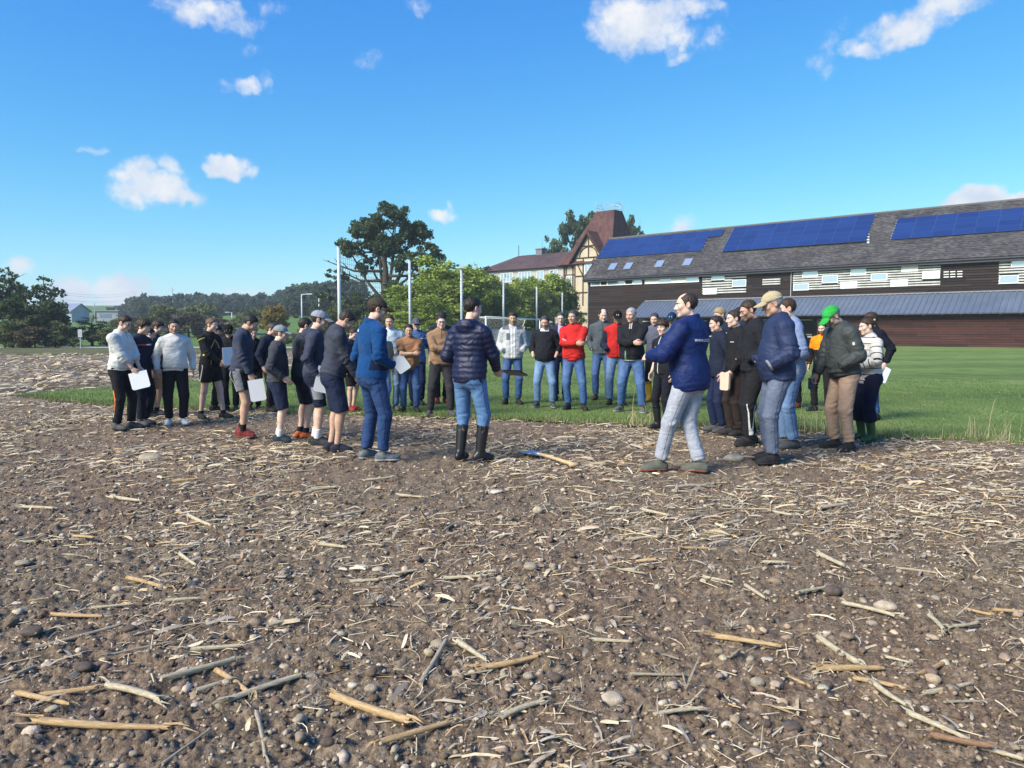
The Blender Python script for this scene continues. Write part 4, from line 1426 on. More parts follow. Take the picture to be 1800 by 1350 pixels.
# autumn tree and shrubs of the middle distance
bl = blobs_round(61, 6, 2.6, 9, .15)
au = crown_mesh('autumn_crown', bl, 6000, .26, AUTUMN, 61, shell=.3, clump=14, csize=.5); aut = branch_mesh('autumn_trunk', 6, .15, bl, 61, 7, .15)
tree_at('autumn_tree', 484, 532, 96, au, aut, 5.8, 'bushy tree turning yellow and orange behind the boy in the grey cap', wx=1.0)
ol = []
for s in range(3):
    bl = blobs_round(70 + s, 5, 2.6, 8, .12)
    ol.append((crown_mesh('shrub_crown', bl, 3600, .30, (OLIVE, [(.06, .05, .03), (.10, .085, .05), (.13, .11, .065), (.15, .13, .08)], OLIVE)[s], 70 + s, shell=.3, clump=12, csize=.5), branch_mesh('shrub_stem', 5, .10, bl, s, 6, .1)))
SH = [(256, 552, 120, 1, 2.0, 'brownish shrub behind the man in the navy tee'), (292, 532, 128, 0, 1.5, 'olive shrub above the boy with the brown folder'), (330, 546, 116, 1, 1.9, 'brownish bare shrub between the white sweatshirt and the yellow-piped jacket'),
      (352, 530, 130, 0, 1.5, 'tall olive shrub above the yellow-piped jacket'), (384, 556, 112, 1, 1.8, 'brownish shrub behind the outstretched arm'), (440, 540, 124, 0, 1.6, 'olive shrub just left of the autumn tree'),
      (420, 560, 108, 0, 1.7, 'olive shrub behind the black cap, right of the short lamp'), (540, 560, 100, 0, 1.0, 'olive shrub between the two tall street lamps'), (300, 575, 104, 1, 1.6, 'low brownish shrub right above the white sweatshirt'),
      (236, 585, 96, 0, 1.6, 'low olive shrub behind the two leftmost men'), (520, 585, 84, 0, 1.5, 'olive shrub at the foot of the taller street lamp'), (568, 570, 80, 1, 1.2, 'brownish shrub behind the light grey cap'),
      (465, 588, 76, 0, 1.6, 'low olive shrub below the autumn tree'), (500, 590, 74, 2, 1.6, 'dense dark hedge shrub behind the pale grey cap'), (540, 592, 72, 2, 1.6, 'dense dark hedge shrub behind the boy with folded arms'),
      (660, 545, 68, 2, 1.2, 'dense shrub behind the brown cap of the blue fleece man'), (186, 575, 68, 2, 1.4, 'dense shrub left of the glasses of the leftmost man'), (20, 560, 63, 0, 1.6, 'olive undergrowth shrub in the left corner below the trees'),
      (60, 570, 62, 1, 1.5, 'brownish shrub below the tallest dark tree of the left group'), (96, 580, 63, 2, 1.6, 'dense low shrub in front of the white farmhouse'), (130, 592, 63, 0, 1.3, 'low olive shrub at the foot of the road sign'), (212, 572, 78, 2, 1.5, 'dense shrub right of the glasses of the leftmost man'), (104, 562, 66, 0, 1.2, 'tall olive shrub at the right foot of the left tree group')]
for i, (px, pt, d, k, wx, lab) in enumerate(SH):
    c, t = ol[k]
    tree_at('shrub', px, pt, d, c, t, 4.9, lab, 'hedgerow shrubs', rz=i * 2.1, wx=wx, cat='shrub', base=-.05 if d < 90 else None)

# wood along the hill: each tree by itself, sharing a few meshes
wd = []
for s in range(5):
    bl = blobs_round(80 + s, 12, 3.8, 10, .04)
    wd.append((crown_mesh('wood_crown', bl, 2300, .75, WOOD, 80 + s, shell=.4, clump=9, csize=.6), branch_mesh('wood_trunk', 12, .22, bl, s, 4, .2)))
r = random.Random(12)
def wood_top(px):
    return np.interp(px, [170, 200, 235, 250, 300, 350, 420, 470, 510, 540, 590, 640], [546, 537, 514, 511, 516, 514, 513, 514, 503, 492, 488, 490])
n = 0
for row, (d0, drop, step, lo, hi) in enumerate(((285, 0, 9, 236, 640), (262, 7, 11, 240, 600), (240, 15, 11, 246, 640), (225, 27, 12, 240, 560), (300, 3, 7, 165, 238))):
    px = lo
    while px < hi:
        d = d0 + r.uniform(-8, 8)
        if px > 500: d *= .8
        t = wood_top(px) + drop + r.uniform(-7, 7)
        c, tk = wd[r.randrange(5)]
        tree_at('woodland_tree', px, t, d, c, tk, 11.9, 'dark green tree among many in the wood along the hill', 'trees of the wood along the hill', rz=r.uniform(0, 6), wx=r.uniform(.75, 1.25))
        n += 1
        px += step * r.uniform(.7, 1.3)


# ------------------------------------------------------------------ posts, net, goal, lamps, sign, wires
M_POST = mat('grey_galvanised_post', (.50, .53, .56), .5, .4, .1, var=.08)
POSTS = [(595, 435, 40.5), (720, 459, 48.6), (811, 474, 56), (885, 492, 66.8), (943.5, 505, 78.3), (988.5, 515, 90)]
tops = []
ordn = ('first and tallest', 'second', 'third', 'fourth', 'fifth', 'sixth and farthest')
for i, (px, py, d) in enumerate(POSTS):
    p = P(px, py, d); tops.append(p)
    root = empty('net_post', (p.x, p.y, 0), 0, f'{ordn[i]} grey steel post of the ball-stop net, counted from the left', 'post', 'steel posts of the ball-stop net')
    mb = MB(); mb.tube([(0, 0, -.1), (0, 0, p.z)], [.115, .085], 10); mb.build('pole', M_POST, root, True)
    mb = MB(); mb.tube([(0, 0, p.z - .001), (0, 0, p.z + .05)], .10, 10); mb.build('cap', M_POST, root)
    if i == 2:
        mb = MB(); mb.box((-.12, -.2, p.z + .05), (.12, .05, p.z + .09)); mb.box((-.16, -.35, p.z + .09), (.20, .0, p.z + .30)); mb.build('floodlight', M_POST, root)
mb = MB()
for i in range(5):
    a, b = tops[i].copy(), tops[i + 1].copy(); a.z = b.z = 0
    L = (b - a).length
    za, zb = tops[i].z - .25, tops[i + 1].z - .25
    k = int(L / .22)
    for j in range(k + 1):
        q = a.lerp(b, j / k); zt = za + (zb - za) * j / k - .12 * sin(pi * j / k)
        mb.tube([(q.x, q.y, .05), (q.x, q.y, zt)], .0075, 3, cap=False)
    for j in range(22):
        f = j / 21
        mb.tube([(a.x + (b.x - a.x) * t, a.y + (b.y - a.y) * t, .05 + (za + (zb - za) * t - .12 * sin(pi * t) - .05) * f) for t in (0, .25, .5, .75, 1)], .0075, 3, cap=False)
tag(mb.build('ball_stop_net', mat('black_net_cord', (.02, .022, .02), .9)), 'fine dark ball-stop net hanging between the grey posts', 'net')

ga, gb_ = P(854, 557, 52), P(949, 564, 62.6)
ax = (gb_ - ga); ax.z = 0; L = ax.length; axn = ax.normalized()
root = empty('goal', (ga.x, ga.y, 0), atan2(axn.y, axn.x), 'white football goal frame behind the men on the lawn', 'goal')
for x in (0, L):
    mb = MB(); mb.tube([(x, 0, 0), (x, 0, ga.z)], .06, 8); mb.build('post', M_WHITE, root, True)
mb = MB(); mb.tube([(-.06, 0, ga.z), (L + .06, 0, ga.z - .05)], .06, 8); mb.build('crossbar', M_WHITE, root, True)
mb = MB(); mb.tube([(0, 0, ga.z), (0, 1.3, ga.z), (0, 2.2, .05)], .03, 6); mb.tube([(L, 0, ga.z), (L, 1.3, ga.z), (L, 2.2, .05)], .03, 6); mb.tube([(0, 2.2, .05), (L, 2.2, .05)], .03, 6)
mb.build('back_frame', M_WHITE, root, True)
mb = MB()
for j in range(40):
    x = L * j / 39; mb.tube([(x, 0, ga.z), (x, 1.3, ga.z - .05), (x, 2.2, .05)], .006, 3, cap=False)
for j in range(12):
    t = j / 11; y_, z_ = (1.3 * t * 2, ga.z) if t < .5 else (1.3 + .9 * (t - .5) * 2, ga.z * (1 - (t - .5) * 2) + .05)
    mb.tube([(0, y_, z_), (L, y_, z_)], .006, 3, cap=False)
mb.build('goal_net', mat('white_net_cord', (.6, .6, .6), .9), root)

# pale garden wall and heap seen between the men
a, b = P(852, 605, 74), P(1000, 603, 88)
d = b - a; d.z = 0
root = empty('garden_wall', (a.x, a.y, 0), atan2(d.y, d.x), 'low cream wall at the foot of the trees behind the goal', 'wall')
mb = MB(); mb.box((0, 0, -.1), (d.length, .4, 1.25)); mb.build('masonry', mat('cream_wall', (.56, .52, .42), .9, var=.12, vscale=1.2, bump=.3), root)
mb = MB(); mb.box((-.05, -.08, 1.25), (d.length + .05, .48, 1.36)); mb.build('coping', mat('pale_coping', (.60, .57, .50), .9), root)
v0, f0 = ico(4)
rr = np.random.default_rng(4)
hv = v0 * np.array([2.3, 1.6, 1.55]) * (1 + .10 * fbm(v0 * 2.2, 3, 5))[:, None]
p = P(874, 600, 66)
hv[:, 2] = np.maximum(hv[:, 2], -.1)
o = obj('gravel_heap', np_mesh('gravel_heap', hv, f0, mat('cream_gravel', (.55, .48, .38), .95, var=.25, vscale=8, bump=.8, bscale=14)))
o.location = (p.x, p.y, 0); tag(o, 'rounded heap of pale gravel behind the goal, beside the puffer jacket', 'gravel heap')


def lamp(px, py, d, side, arm, label):
    p = P(px, py, d); gz = float(hill_z(p.x, p.y)) - .1
    root = empty('street_lamp', (p.x, p.y, gz), 0, label, 'street lamp', 'street lamps beyond the lawn')
    h = p.z - gz
    mb = MB(); mb.tube([(0, 0, 0), (0, 0, h * .6), (0, 0, h)], [.11, .09, .07], 8); mb.build('pole', M_POST, root, True)
    mb = MB(); mb.tube([(0, 0, h - .05), (side * arm, 0, h)], .05, 6); mb.build('arm', M_POST, root, True)
    mb = MB(); mb.box((side * arm - .35, -.18, h - .06), (side * arm + .35, .18, h + .08)); mb.build('lamp_head', M_POST, root)


lamp(407.5, 549, 135, -1, .8, 'short street lamp with its head to the left, above the black cap')
lamp(530, 517, 93, 1, 1.0, 'taller street lamp with its head to the right, above the grey cap')
lamp(560.5, 518, 98, 1, .6, 'street lamp with a slim pole just left of the tallest net post')

p = G(142, 612)
root = empty('road_sign', (p.x, p.y, -.02), R(8), 'small grey road sign on a pole at the verge before the left trees', 'sign')
ht = P(140, 579, p.y).z
mb = MB(); mb.tube([(0, 0, 0), (0, 0, ht)], .03, 6); mb.build('pole', M_POST, root)
mb = MB(); mb.box((-.16, -.045, ht - .62), (.16, -.03, ht + .02)); mb.build('sign_panel', mat('sign_back', (.45, .46, .47), .5, .4), root)

# power lines and masts on the left hill
for (px, py, d, lab) in ((166, 533, 210, 'thin lattice mast on the skyline left of the white-sweatered man'), (204, 540, 230, 'thin wooden pole on the skyline above the white-sweatered man'), (303, 505, 270, 'thin mast above the wood behind the man in the white sweatshirt')):
    p = P(px, py, d); gz = float(hill_z(p.x, p.y)) - .2
    mb = MB(); mb.tube([(0, 0, 0), (0, 0, p.z - gz)], [.16, .08], 6); mb.tube([(-1.1, 0, p.z - gz - 1.0), (1.1, 0, p.z - gz - 1.0)], .06, 5)
    o = mb.build('power_mast', mat('mast_grey', (.35, .36, .38), .8)); o.location = (p.x, p.y, gz); tag(o, lab, 'mast')
mb = MB()
for (y0, y1) in ((507, 513), (511, 517), (520, 525)):
    a, b = P(60, y0, 150), P(240, y1, 240)
    mb.tube([a.lerp(b, t) + Vector((0, 0, -1.2 * sin(pi * t))) for t in np.linspace(0, 1, 9)], .022, 4)
tag(mb.build('power_line', mat('mast_grey', (.35, .36, .38), .8)), 'thin overhead power cables crossing the sky at the left', 'power line')
# ------------------------------------------------------------------ people: one implicit surface per body and per garment
def smin(a, b, k):
    h = np.clip(.5 + .5 * (b - a) / k, 0, 1)
    return b * (1 - h) + a * h - k * h * (1 - h)


def smax(a, b, k): return -smin(-a, -b, k)


def cone(p, a, b, ra, rb, t0=None, t1=None):
    a = np.asarray(a, float); b = np.asarray(b, float)
    ba = b - a; L2 = ba @ ba
    tu = ((p - a) @ ba) / L2
    t = np.clip(tu, 0, 1)
    d = np.linalg.norm(p - a - t[:, None] * ba, axis=1) - (ra + (rb - ra) * t)
    L = sqrt(L2)
    if t1 is not None: d = np.maximum(d, (tu - t1) * L)
    if t0 is not None: d = np.maximum(d, (t0 - tu) * L)
    return d, t


def ell(p, c, r, M=None):
    q = p - np.asarray(c, float)
    if M is not None: q = q @ M            # columns of M are the local axes
    r = np.asarray(r, float)
    k0 = np.linalg.norm(q / r, axis=1); k1 = np.linalg.norm(q / (r * r), axis=1) + 1e-9
    return k0 * (k0 - 1) / k1


def surf(f, lo, hi, h, proj=1):
    """surface nets"""
    lo = np.asarray(lo, float); hi = np.asarray(hi, float)
    n = np.maximum(3, np.ceil((hi - lo) / h).astype(int) + 1)
    ax = [lo[i] + h * np.arange(n[i]) for i in range(3)]
    g = np.stack(np.meshgrid(*ax, indexing='ij'), -1).reshape(-1, 3)
    v = f(g).reshape(n)
    ins = v < 0
    c = np.zeros(n - 1, int)
    for dx in (0, 1):
        for dy in (0, 1):
            for dz in (0, 1):
                c += ins[dx:n[0] - 1 + dx, dy:n[1] - 1 + dy, dz:n[2] - 1 + dz]
    act = (c > 0) & (c < 8)
    idx = -np.ones(n - 1, int)
    cells = np.argwhere(act)
    idx[act] = np.arange(len(cells))
    acc = np.zeros((len(cells), 3)); cnt = np.zeros(len(cells))
    corners = [(0, 0, 0), (1, 0, 0), (0, 1, 0), (1, 1, 0), (0, 0, 1), (1, 0, 1), (0, 1, 1), (1, 1, 1)]
    for i in range(8):
        for b in (1, 2, 4):
            if i & b: continue
            j = i | b
            ci, cj = np.array(corners[i]), np.array(corners[j])
            A, B = cells + ci, cells + cj
            va, vb = v[A[:, 0], A[:, 1], A[:, 2]], v[B[:, 0], B[:, 1], B[:, 2]]
            m = (va < 0) != (vb < 0)
            t = np.where(m, va / np.where(m, va - vb, 1), 0)
            acc += np.where(m[:, None], A + t[:, None] * (cj - ci), 0); cnt += m
    V = lo + h * acc / np.maximum(cnt, 1)[:, None]
    Fs = []
    for a in range(3):
        b1, b2 = (a + 1) % 3, (a + 2) % 3
        sl0 = [slice(None)] * 3; sl1 = [slice(None)] * 3
        sl0[a] = slice(0, n[a] - 1); sl1[a] = slice(1, n[a])
        e = ins[tuple(sl0)] != ins[tuple(sl1)]
        E = np.argwhere(e)
        ok = (E[:, b1] > 0) & (E[:, b2] > 0) & (E[:, b1] < n[b1] - 1) & (E[:, b2] < n[b2] - 1)
        E = E[ok]
        fl = ins[E[:, 0], E[:, 1], E[:, 2]]
        q = []
        for (o1, o2) in ((-1, -1), (0, -1), (0, 0), (-1, 0)):
            C = E.copy(); C[:, b1] += o1; C[:, b2] += o2
            q.append(idx[C[:, 0], C[:, 1], C[:, 2]])
        Q = np.stack(q, 1)
        Q[~fl] = Q[~fl][:, ::-1]
        Fs.append(Q)
    F = np.concatenate(Fs)
    N = None
    for _ in range(proj):
        N, d = grad(f, V, h * .25)
        V = V - N * np.clip(d, -h, h)[:, None]
    if N is None: N, _ = grad(f, V, h * .25)
    return V, F, N


def grad(f, V, e):
    d0 = f(V)
    g = np.stack([f(V + np.array(o) * e) - d0 for o in ((1, 0, 0), (0, 1, 0), (0, 0, 1))], 1)
    return g / (np.linalg.norm(g, axis=1, keepdims=True) + 1e-9), d0


def rotm(ax, deg):
    return np.array(Matrix.Rotation(R(deg), 3, ax))


def ridge(p, seed): return 1 - 2 * np.abs(fbm(p, 2, seed))


def ik(S, W, l1, l2, pole):
    d = W - S; L = np.linalg.norm(d); d = d / L
    if L > (l1 + l2) * .998: W = S + d * (l1 + l2) * .998; L = (l1 + l2) * .998
    a = (l1 * l1 - l2 * l2 + L * L) / (2 * L)
    h = sqrt(max(l1 * l1 - a * a, 0))
    q = pole - (pole @ d) * d; q = q / (np.linalg.norm(q) + 1e-9)
    return S + d * a + q * h, W


# arm presets in torso coordinates for the right side (x > 0): wrist, elbow pole, curl of the fingers, show hand, palm normal hint
ARM = dict(
    down=((.265, .03, .93), (.5, -1, .1), .5, True, (-1, 0, 0)),
    pocket=((.195, .085, .985), (.45, -1, -.1), .3, False, (-1, 0, 0)),
    jpocket=((.178, .135, 1.05), (.40, -1, -.1), .3, False, (-1, 0, 0)),
    cross=((-.095, .195, 1.205), (1, .25, -.55), .75, True, (.3, -1, .1)),
    crossin=((-.105, .145, 1.165), (1, .35, -.5), .4, False, (0, -1, .2)),
    clasp=((.055, .235, 1.00), (1, -.6, -.2), .9, True, (-.6, -.7, 0)),
    claspmid=((.055, .245, 1.11), (1, -.6, -.2), .9, True, (-.6, -.7, 0)),
    hold=((.16, .25, .97), (1, -.8, -.1), 1.0, True, (-1, 0, 0)),
    holdlow=((.215, .16, .92), (.6, -1, 0), 1.0, True, (-1, 0, 0)),
    chest=((.03, .255, 1.17), (1, -.3, -.8), 1.0, True, (0, -1, .2)),
    talk=((.13, .36, 1.19), (.9, -.5, -.8), .7, True, (-.7, 0, -.5)),
    talkin=((-.02, .37, 1.16), (.9, -.3, -.9), .8, True, (-.7, 0, -.5)),
    point=((.16, .60, 1.40), (.6, 0, -1), .6, True, (0, 0, -1)),
    tablet=((.09, .33, 1.06), (.9, -.6, -.5), .7, True, (0, 0, 1)),
    back=((.05, -.17, .98), (1, -.2, 0), .6, True, (0, 1, 0)),
    face=((.10, .20, 1.46), (.7, .3, -1), .8, True, (-.4, -1, 0)),
    akimbo=((.20, -.02, 1.02), (1, -.4, .2), .5, False, (-1, 0, 0)),
)


class Body:
    def __init__(s, sp):
        g = sp.get('girth', 0.0)                 # 0 = slim adult, 1 = stout
        s.g = g
        s.shift = np.array(sp.get('shift', (0, 0, 0)), float)
        hip = np.array([0, 0, .95]) + s.shift
        s.TR = rotm('Y', sp.get('side', 0)) @ rotm('Z', -sp.get('twist', 0)) @ rotm('X', -sp.get('lean', 2))
        s.hip = hip
        s.sw = sp.get('sw', 1.0)                 # shoulder width factor
        # arms
        s.arms = []
        for side, key in ((1, 'R'), (-1, 'L')):
            pr = sp.get(key, 'down')
            over = {}
            if isinstance(pr, tuple): pr, over = pr
            w, pole, curl, show, pn = ARM[pr]
            w = np.array(over.get('w', w), float); pole = np.array(over.get('pole', pole), float)
            if pr in ('cross', 'crossin', 'down', 'pocket', 'clasp', 'claspmid', 'chest', 'hold', 'jpocket', 'holdlow'):
                w = w + np.array([.035 * g if pr in ('down', 'pocket', 'jpocket', 'holdlow') else 0, .085 * g if pr not in ('down',) else .03 * g, 0])
            m = np.array([side, 1, 1])
            S = np.array([.178 * s.sw + .012 * g, -.012, 1.418]) * m
            E, W = ik(S, w * m, .285, .25, pole * m)
            S, E, W = s.tw(S), s.tw(E), s.tw(W)
            s.arms.append((S, E, W, over.get('curl', curl), over.get('show', show), s.TR @ (np.array(over.get('pn', pn), float) * m), side))
        # legs
        s.legs = []
        ft = sp.get('feet', ((.11, .0, 10), (-.11, .0, -10)))
        for side, (fx, fy, yw) in zip((1, -1), ft):
            H = np.array([.088 * side, 0, .92]) + s.shift
            A = np.array([fx, fy, .088])
            if len(ft) > 2: pass
            fwd = np.array([sin(R(yw)), cos(R(yw)), 0])
            K, A = ik(H, A, .43, .415, fwd + np.array([.15 * side, 0, 0]))
            s.legs.append((H, K, A, fwd, side))
        # head
        s.hp, s.hy, s.hr = sp.get('hp', 8), sp.get('hy', 0), sp.get('hr', 0)
        s.HR = s.TR @ rotm('Z', -s.hy) @ rotm('Y', s.hr) @ rotm('X', -s.hp)
        piv = s.tw(np.array([0, -.008, 1.555]))
        s.hs = sp.get('head', 1.0)
        s.hc = piv + s.HR @ (np.array([0, .030, .115]) * s.hs)
        s.neck0 = s.tw(np.array([0, -.028, 1.47])); s.piv = piv

    def tw(s, q): return s.hip + s.TR @ (q - np.array([0, 0, .95]))
    def tl(s, p): return (p - s.hip) @ s.TR + np.array([0, 0, .95])
    def hl(s, p): return ((p - s.hc) @ s.HR) / s.hs

    def torso(s, q, t=0.0, hem=.0):
        """q in torso coordinates"""
        g = s.g
        d = ell(q, (0, -.005, 1.32), (.172 * (1 + .10 * g) * (.4 + .6 * s.sw) + t, .112 + .022 * g + t, .215 + t))
        d = smin(d, ell(q, (0, .012 + .045 * g, 1.10), (.148 + .045 * g + t, .103 + .06 * g + t, .20 + t)), .07)
        d = smin(d, ell(q, (0, -.008, .95), (.168 + .02 * g + t + hem, .118 + .025 * g + t + hem, (.15 if t <= 0 else .22) + t)), .07)
        a = np.abs(q) * [1, 0, 0] + q * [0, 1, 1]
        sh, _ = cone(a, (0, -.03, 1.455), (.148 * s.sw, -.018, 1.418), .066 + t * .6, .060 + t * .9)
        d = smin(d, sh, .05)
        tr, _ = cone(q, (0, -.035, 1.44), (0, -.030, 1.500), .078 + t * .3, .058 + t * .1)
        d = smin(d, tr, .05)
        return d

    def arm_d(s, p, i, t=0.0, end=2.0, wrist=None):
        S, E, W, *_ = s.arms[i]
        ra, rb, rc = .050 + .008 * s.g + t, .040 + .005 * s.g + t, .027 + t * .75 if wrist is None else wrist
        d1, t1 = cone(p, S, E, ra, rb)
        if end <= 1:
            d1, t1 = cone(p, S, E, ra, rb + .006, None, end)
            return d1, t1
        d2, t2 = cone(p, E, W, rb, rc, None, end - 1)
        d = smin(d1, d2, .022)
        return d, np.where(d1 < d2, t1, 1 + t2)

    def leg_d(s, p, i, t=0.0, end=2.0, calf=True, ankle=None, flare=0.0):
        H, K, A, fw, side = s.legs[i]
        g = s.g
        ra, rb, rc = .084 + .013 * g + t, .056 + .006 * g + t, (.038 + t if ankle is None else ankle)
        if end <= 1:
            d1, t1 = cone(p, H, K, ra, rb + flare, None, end)
            return d1, t1
        d1, t1 = cone(p, H, K, ra, rb)
        d2, t2 = cone(p, K, A, rb - .004, rc + flare, None, end - 1)
        d = smin(d1, d2, .03)
        if calf:
            cc = K + (A - K) * .30 - fw * .022
            d = smin(d, ell(p, cc, (.046 + t * .6, .048 + t * .6, .12)), .03)
        return d, np.where(d1 < d2, t1, 1 + t2)


def head_sdf(q, sp):
    """head coordinates: face towards +y"""
    wd = sp.get('face', 1.0); jaw = sp.get('jaw', 1.0)
    d = ell(q, (0, -.012, .030), (.076, .097, .083))
    d = smin(d, ell(q, (0, .026, -.035), (.059 * wd, .066, .083)), .025)
    a = np.abs(q) * np.array([1, 0, 0]) + q * np.array([0, 1, 1])           # mirrored
    d = smin(d, ell(a, (.044 * wd * jaw, .012, -.070), (.026, .034, .03)), .03)
    d = smin(d, ell(q, (0, .072, -.098), (.026 * jaw, .020, .020)), .022)
    d = smin(d, cone(a, (0.004, .089, .026), (.042, .076, .026), .011, .009)[0], .014)
    d = smin(d, ell(a, (.040, .064, -.022), (.024, .022, .024)), .02)
    d = smax(d, -ell(a, (.032, .098, .004), (.017, .020, .012)), .012)
    d = smin(d, cone(q, (0, .086, .012), (0, .112, -.028), .008, .0125)[0], .012)
    d = smin(d, ell(a, (.012, .099, -.034), (.009, .010, .008)), .008)
    d = smin(d, ell(q, (0, .088, -.058), (.024, .012, .0065)), .006)
    d = smin(d, ell(q, (0, .087, -.069), (.020, .012, .0065)), .006)
    d = smax(d, -ell(q, (0, .102, -.0635), (.024, .012, .002)), .004)
    ear = ell(a, (.078, -.008, -.004), (.011, .021, .032))
    ear = smax(ear, -ell(a, (.088, -.002, -.002), (.008, .012, .020)), .006)
    d = smin(d, ear, .008)
    return d


HAIR_STYLES = dict(                 # hairline height: front, side, back; thickness: top, side; fringe push
    short=(.070, .002, -.085, .012, .006, 0), crew=(.074, .008, -.080, .008, .003, 0), fade=(.066, .024, -.045, .020, .003, .01),
    fringe=(.048, -.002, -.085, .020, .009, .012), fluffy=(.042, -.010, -.085, .028, .016, .014), receding=(.084, -.004, -.085, .008, .009, 0),
    thin=(.078, .002, -.085, .010, .010, 0), pony=(.062, .004, -.075, .010, .007, 0), curly=(.038, -.002, -.08, .028, .013, .014))


def hair_sdf(q, st, seed, capped=False):
    hf, hs, hb, tt, ts, push = HAIR_STYLES[st]
    up = np.clip((q[:, 2] - .0) / .10, 0, 1)
    th = ts + (tt - ts) * up
    fr = {'fluffy': 55, 'curly': 70, 'fringe': 50}.get(st, 60)
    yy = q[:, 1]
    line = np.where(yy > .0, hs + (hf - hs) * np.clip((yy - .015) / .055, 0, 1) ** .8, hs + (hb - hs) * np.clip((-yy - .022) / .028, 0, 1))
    line = line - .018 * np.exp(-((yy - .020) / .012) ** 2) * (np.abs(q[:, 0]) > .05)
    th = .0015 + (th - .0015) * np.clip((q[:, 2] - line) / .030, 0, 1) ** .6
    nz = vnoise(q * [fr, fr, fr * .6] + seed, seed) * .0040 + vnoise(q * fr * 2 + 7, seed) * .0025
    if st in ('curly', 'fluffy'): nz = nz * 1.7
    d = ell(q, (0, -.012 + push * .5, .030), (.076, .097, .083)) - th - nz
    line = line + vnoise(q * 90, seed + 3) * .005
    d = smax(d, line - q[:, 2], .003)
    if st == 'receding':
        d = smax(d, -ell(q, (0, .055, .105), (.050, .085, .05)), .012)
    if capped:
        d = np.maximum(d, q[:, 2] - .055)
    if st == 'pony':
        d = smin(d, ell(q, (0, -.118, .035), (.026, .030, .028)) - nz, .01)
        d = smin(d, cone(q, (0, -.13, .03), (.0, -.165, -.05), .022, .010)[0] - nz, .012)
    return d


def cap_sdf(q, tall=.0):
    d = ell(q, (0, -.010, .040), (.090, .112, .092 + tall))
    d = np.maximum(d, .034 + .10 * np.clip(-q[:, 1] - .05, 0, 1) * -0.2 - q[:, 2])
    d = smax(d, -ell(q, (0, -.010, .030), (.080, .102, .080)), .003)
    return d


def brim_sdf(q, flat=0.0):
    q = q.copy()
    q[:, 2] = q[:, 2] + q[:, 0] ** 2 * (5.0 - 3 * flat) + np.clip(q[:, 1] - .09, 0, 1) * .22
    d = ell(q, (0, .112, .050), (.083, .088, .0085))
    return smax(d, .068 - q[:, 1], .006)


def hand_sdf(W, fwd, pn, side, curl, spread=.12):
    """right hand for side=1; palm normal pn points out of the palm"""
    y = fwd / np.linalg.norm(fwd)
    z = -(pn - (pn @ y) * y); z = z / np.linalg.norm(z)             # back of the hand
    x = np.cross(y, z)                                              # thumb side is -x for the right hand with palm down -> mirrored by side
    x = -x * side
    M = np.stack([x, y, z], 1)
    segs = []
    for i, (fx, fl, fr) in enumerate(((.030, .072, .0088), (.011, .080, .0090), (-.009, .075, .0086), (-.028, .060, .0078))):
        p = np.array([fx, .092 - abs(fx - .008) * .22, .002]); ang = -.10 - curl * .12
        dirx = fx * spread * 4
        for j, k in enumerate((.45, .32, .23)):
            ang -= curl * (.42 if j == 0 else .62)
            dv = np.array([dirx * cos(ang) * .5, cos(ang), sin(ang)]); dv /= np.linalg.norm(dv)
            e = p + dv * fl * k
            segs.append((p, e, fr * (1 - .08 * j), fr * (.92 - .08 * j)))
            p = e
    p = np.array([.030, .030, -.004]); e = p + np.array([.026, .030, -.014]); segs.append((p, e, .013, .0105))
    e2 = e + np.array([.010 - .018 * curl, .030, -.010 - .008 * curl]); segs.append((e, e2, .0102, .0085))

    def f(pp):
        q = (pp - W) @ M
        d = ell(q, (0, .050, 0), (.042, .055, .0155))
        d = smin(d, ell(q, (0, .005, 0), (.027, .045, .019)), .02)
        d = smin(d, ell(q, (.026, .035, -.008), (.016, .030, .014)), .012)
        for (a, b, ra, rb) in segs:
            d = smin(d, cone(q, a, b, ra, rb)[0], .004)
        return d
    return f, M


SKINS = dict(fair=(.62, .405, .315), tan=(.50, .315, .225), pale=(.66, .46, .37), ruddy=(.60, .35, .27))


def skin_mat(tone, hairc):
    nm = f'skin_{tone}_{hairc[0]:.2f}_{hairc[1]:.2f}'
    if nm in MATS: return MATS[nm]
    m = bpy.data.materials.new(nm); m.use_nodes = True
    nt = NT(m.node_tree)
    base = SKINS[tone]
    tc = nt.n('ShaderNodeTexCoord').outputs['Object']
    n = nt.noise(tc, 22, 3, .6)
    c = nt.v('SCALE', base, scale=nt.smooth(n, .3, .7, .90, 1.08))
    c = nt.mix(nt.m('MULTIPLY', nt.attr('blush', 'Fac'), .55), c, (base[0] * .98, base[1] * .66, base[2] * .62))
    c = nt.mix(nt.attr('lip', 'Fac'), c, (base[0] * .72, base[1] * .48, base[2] * .47))
    c = nt.mix(nt.attr('beard', 'Fac'), c, tuple(q * 1.0 for q in hairc))
    b = nt.n('ShaderNodeBsdfPrincipled')
    nt.put(b.inputs['Base Color'], c); nt.put(b.inputs['Roughness'], .55); nt.put(b.inputs['Specular IOR Level'], .35)
    nt.put(b.inputs['Subsurface Weight'], .12); nt.put(b.inputs['Subsurface Radius'], (.012, .005, .003)); nt.put(b.inputs['Subsurface Scale'], .6)
    o = nt.n('ShaderNodeOutputMaterial'); nt.put(o.inputs[0], b.outputs[0])
    MATS[nm] = m
    return m


HAIRC = dict(black=(.018, .015, .014), dark=(.034, .024, .018), brown=(.040, .024, .015), light=(.12, .075, .042), blond=(.30, .215, .12), grey=(.17, .165, .16), silver=(.30, .295, .29), salt=(.050, .047, .045))


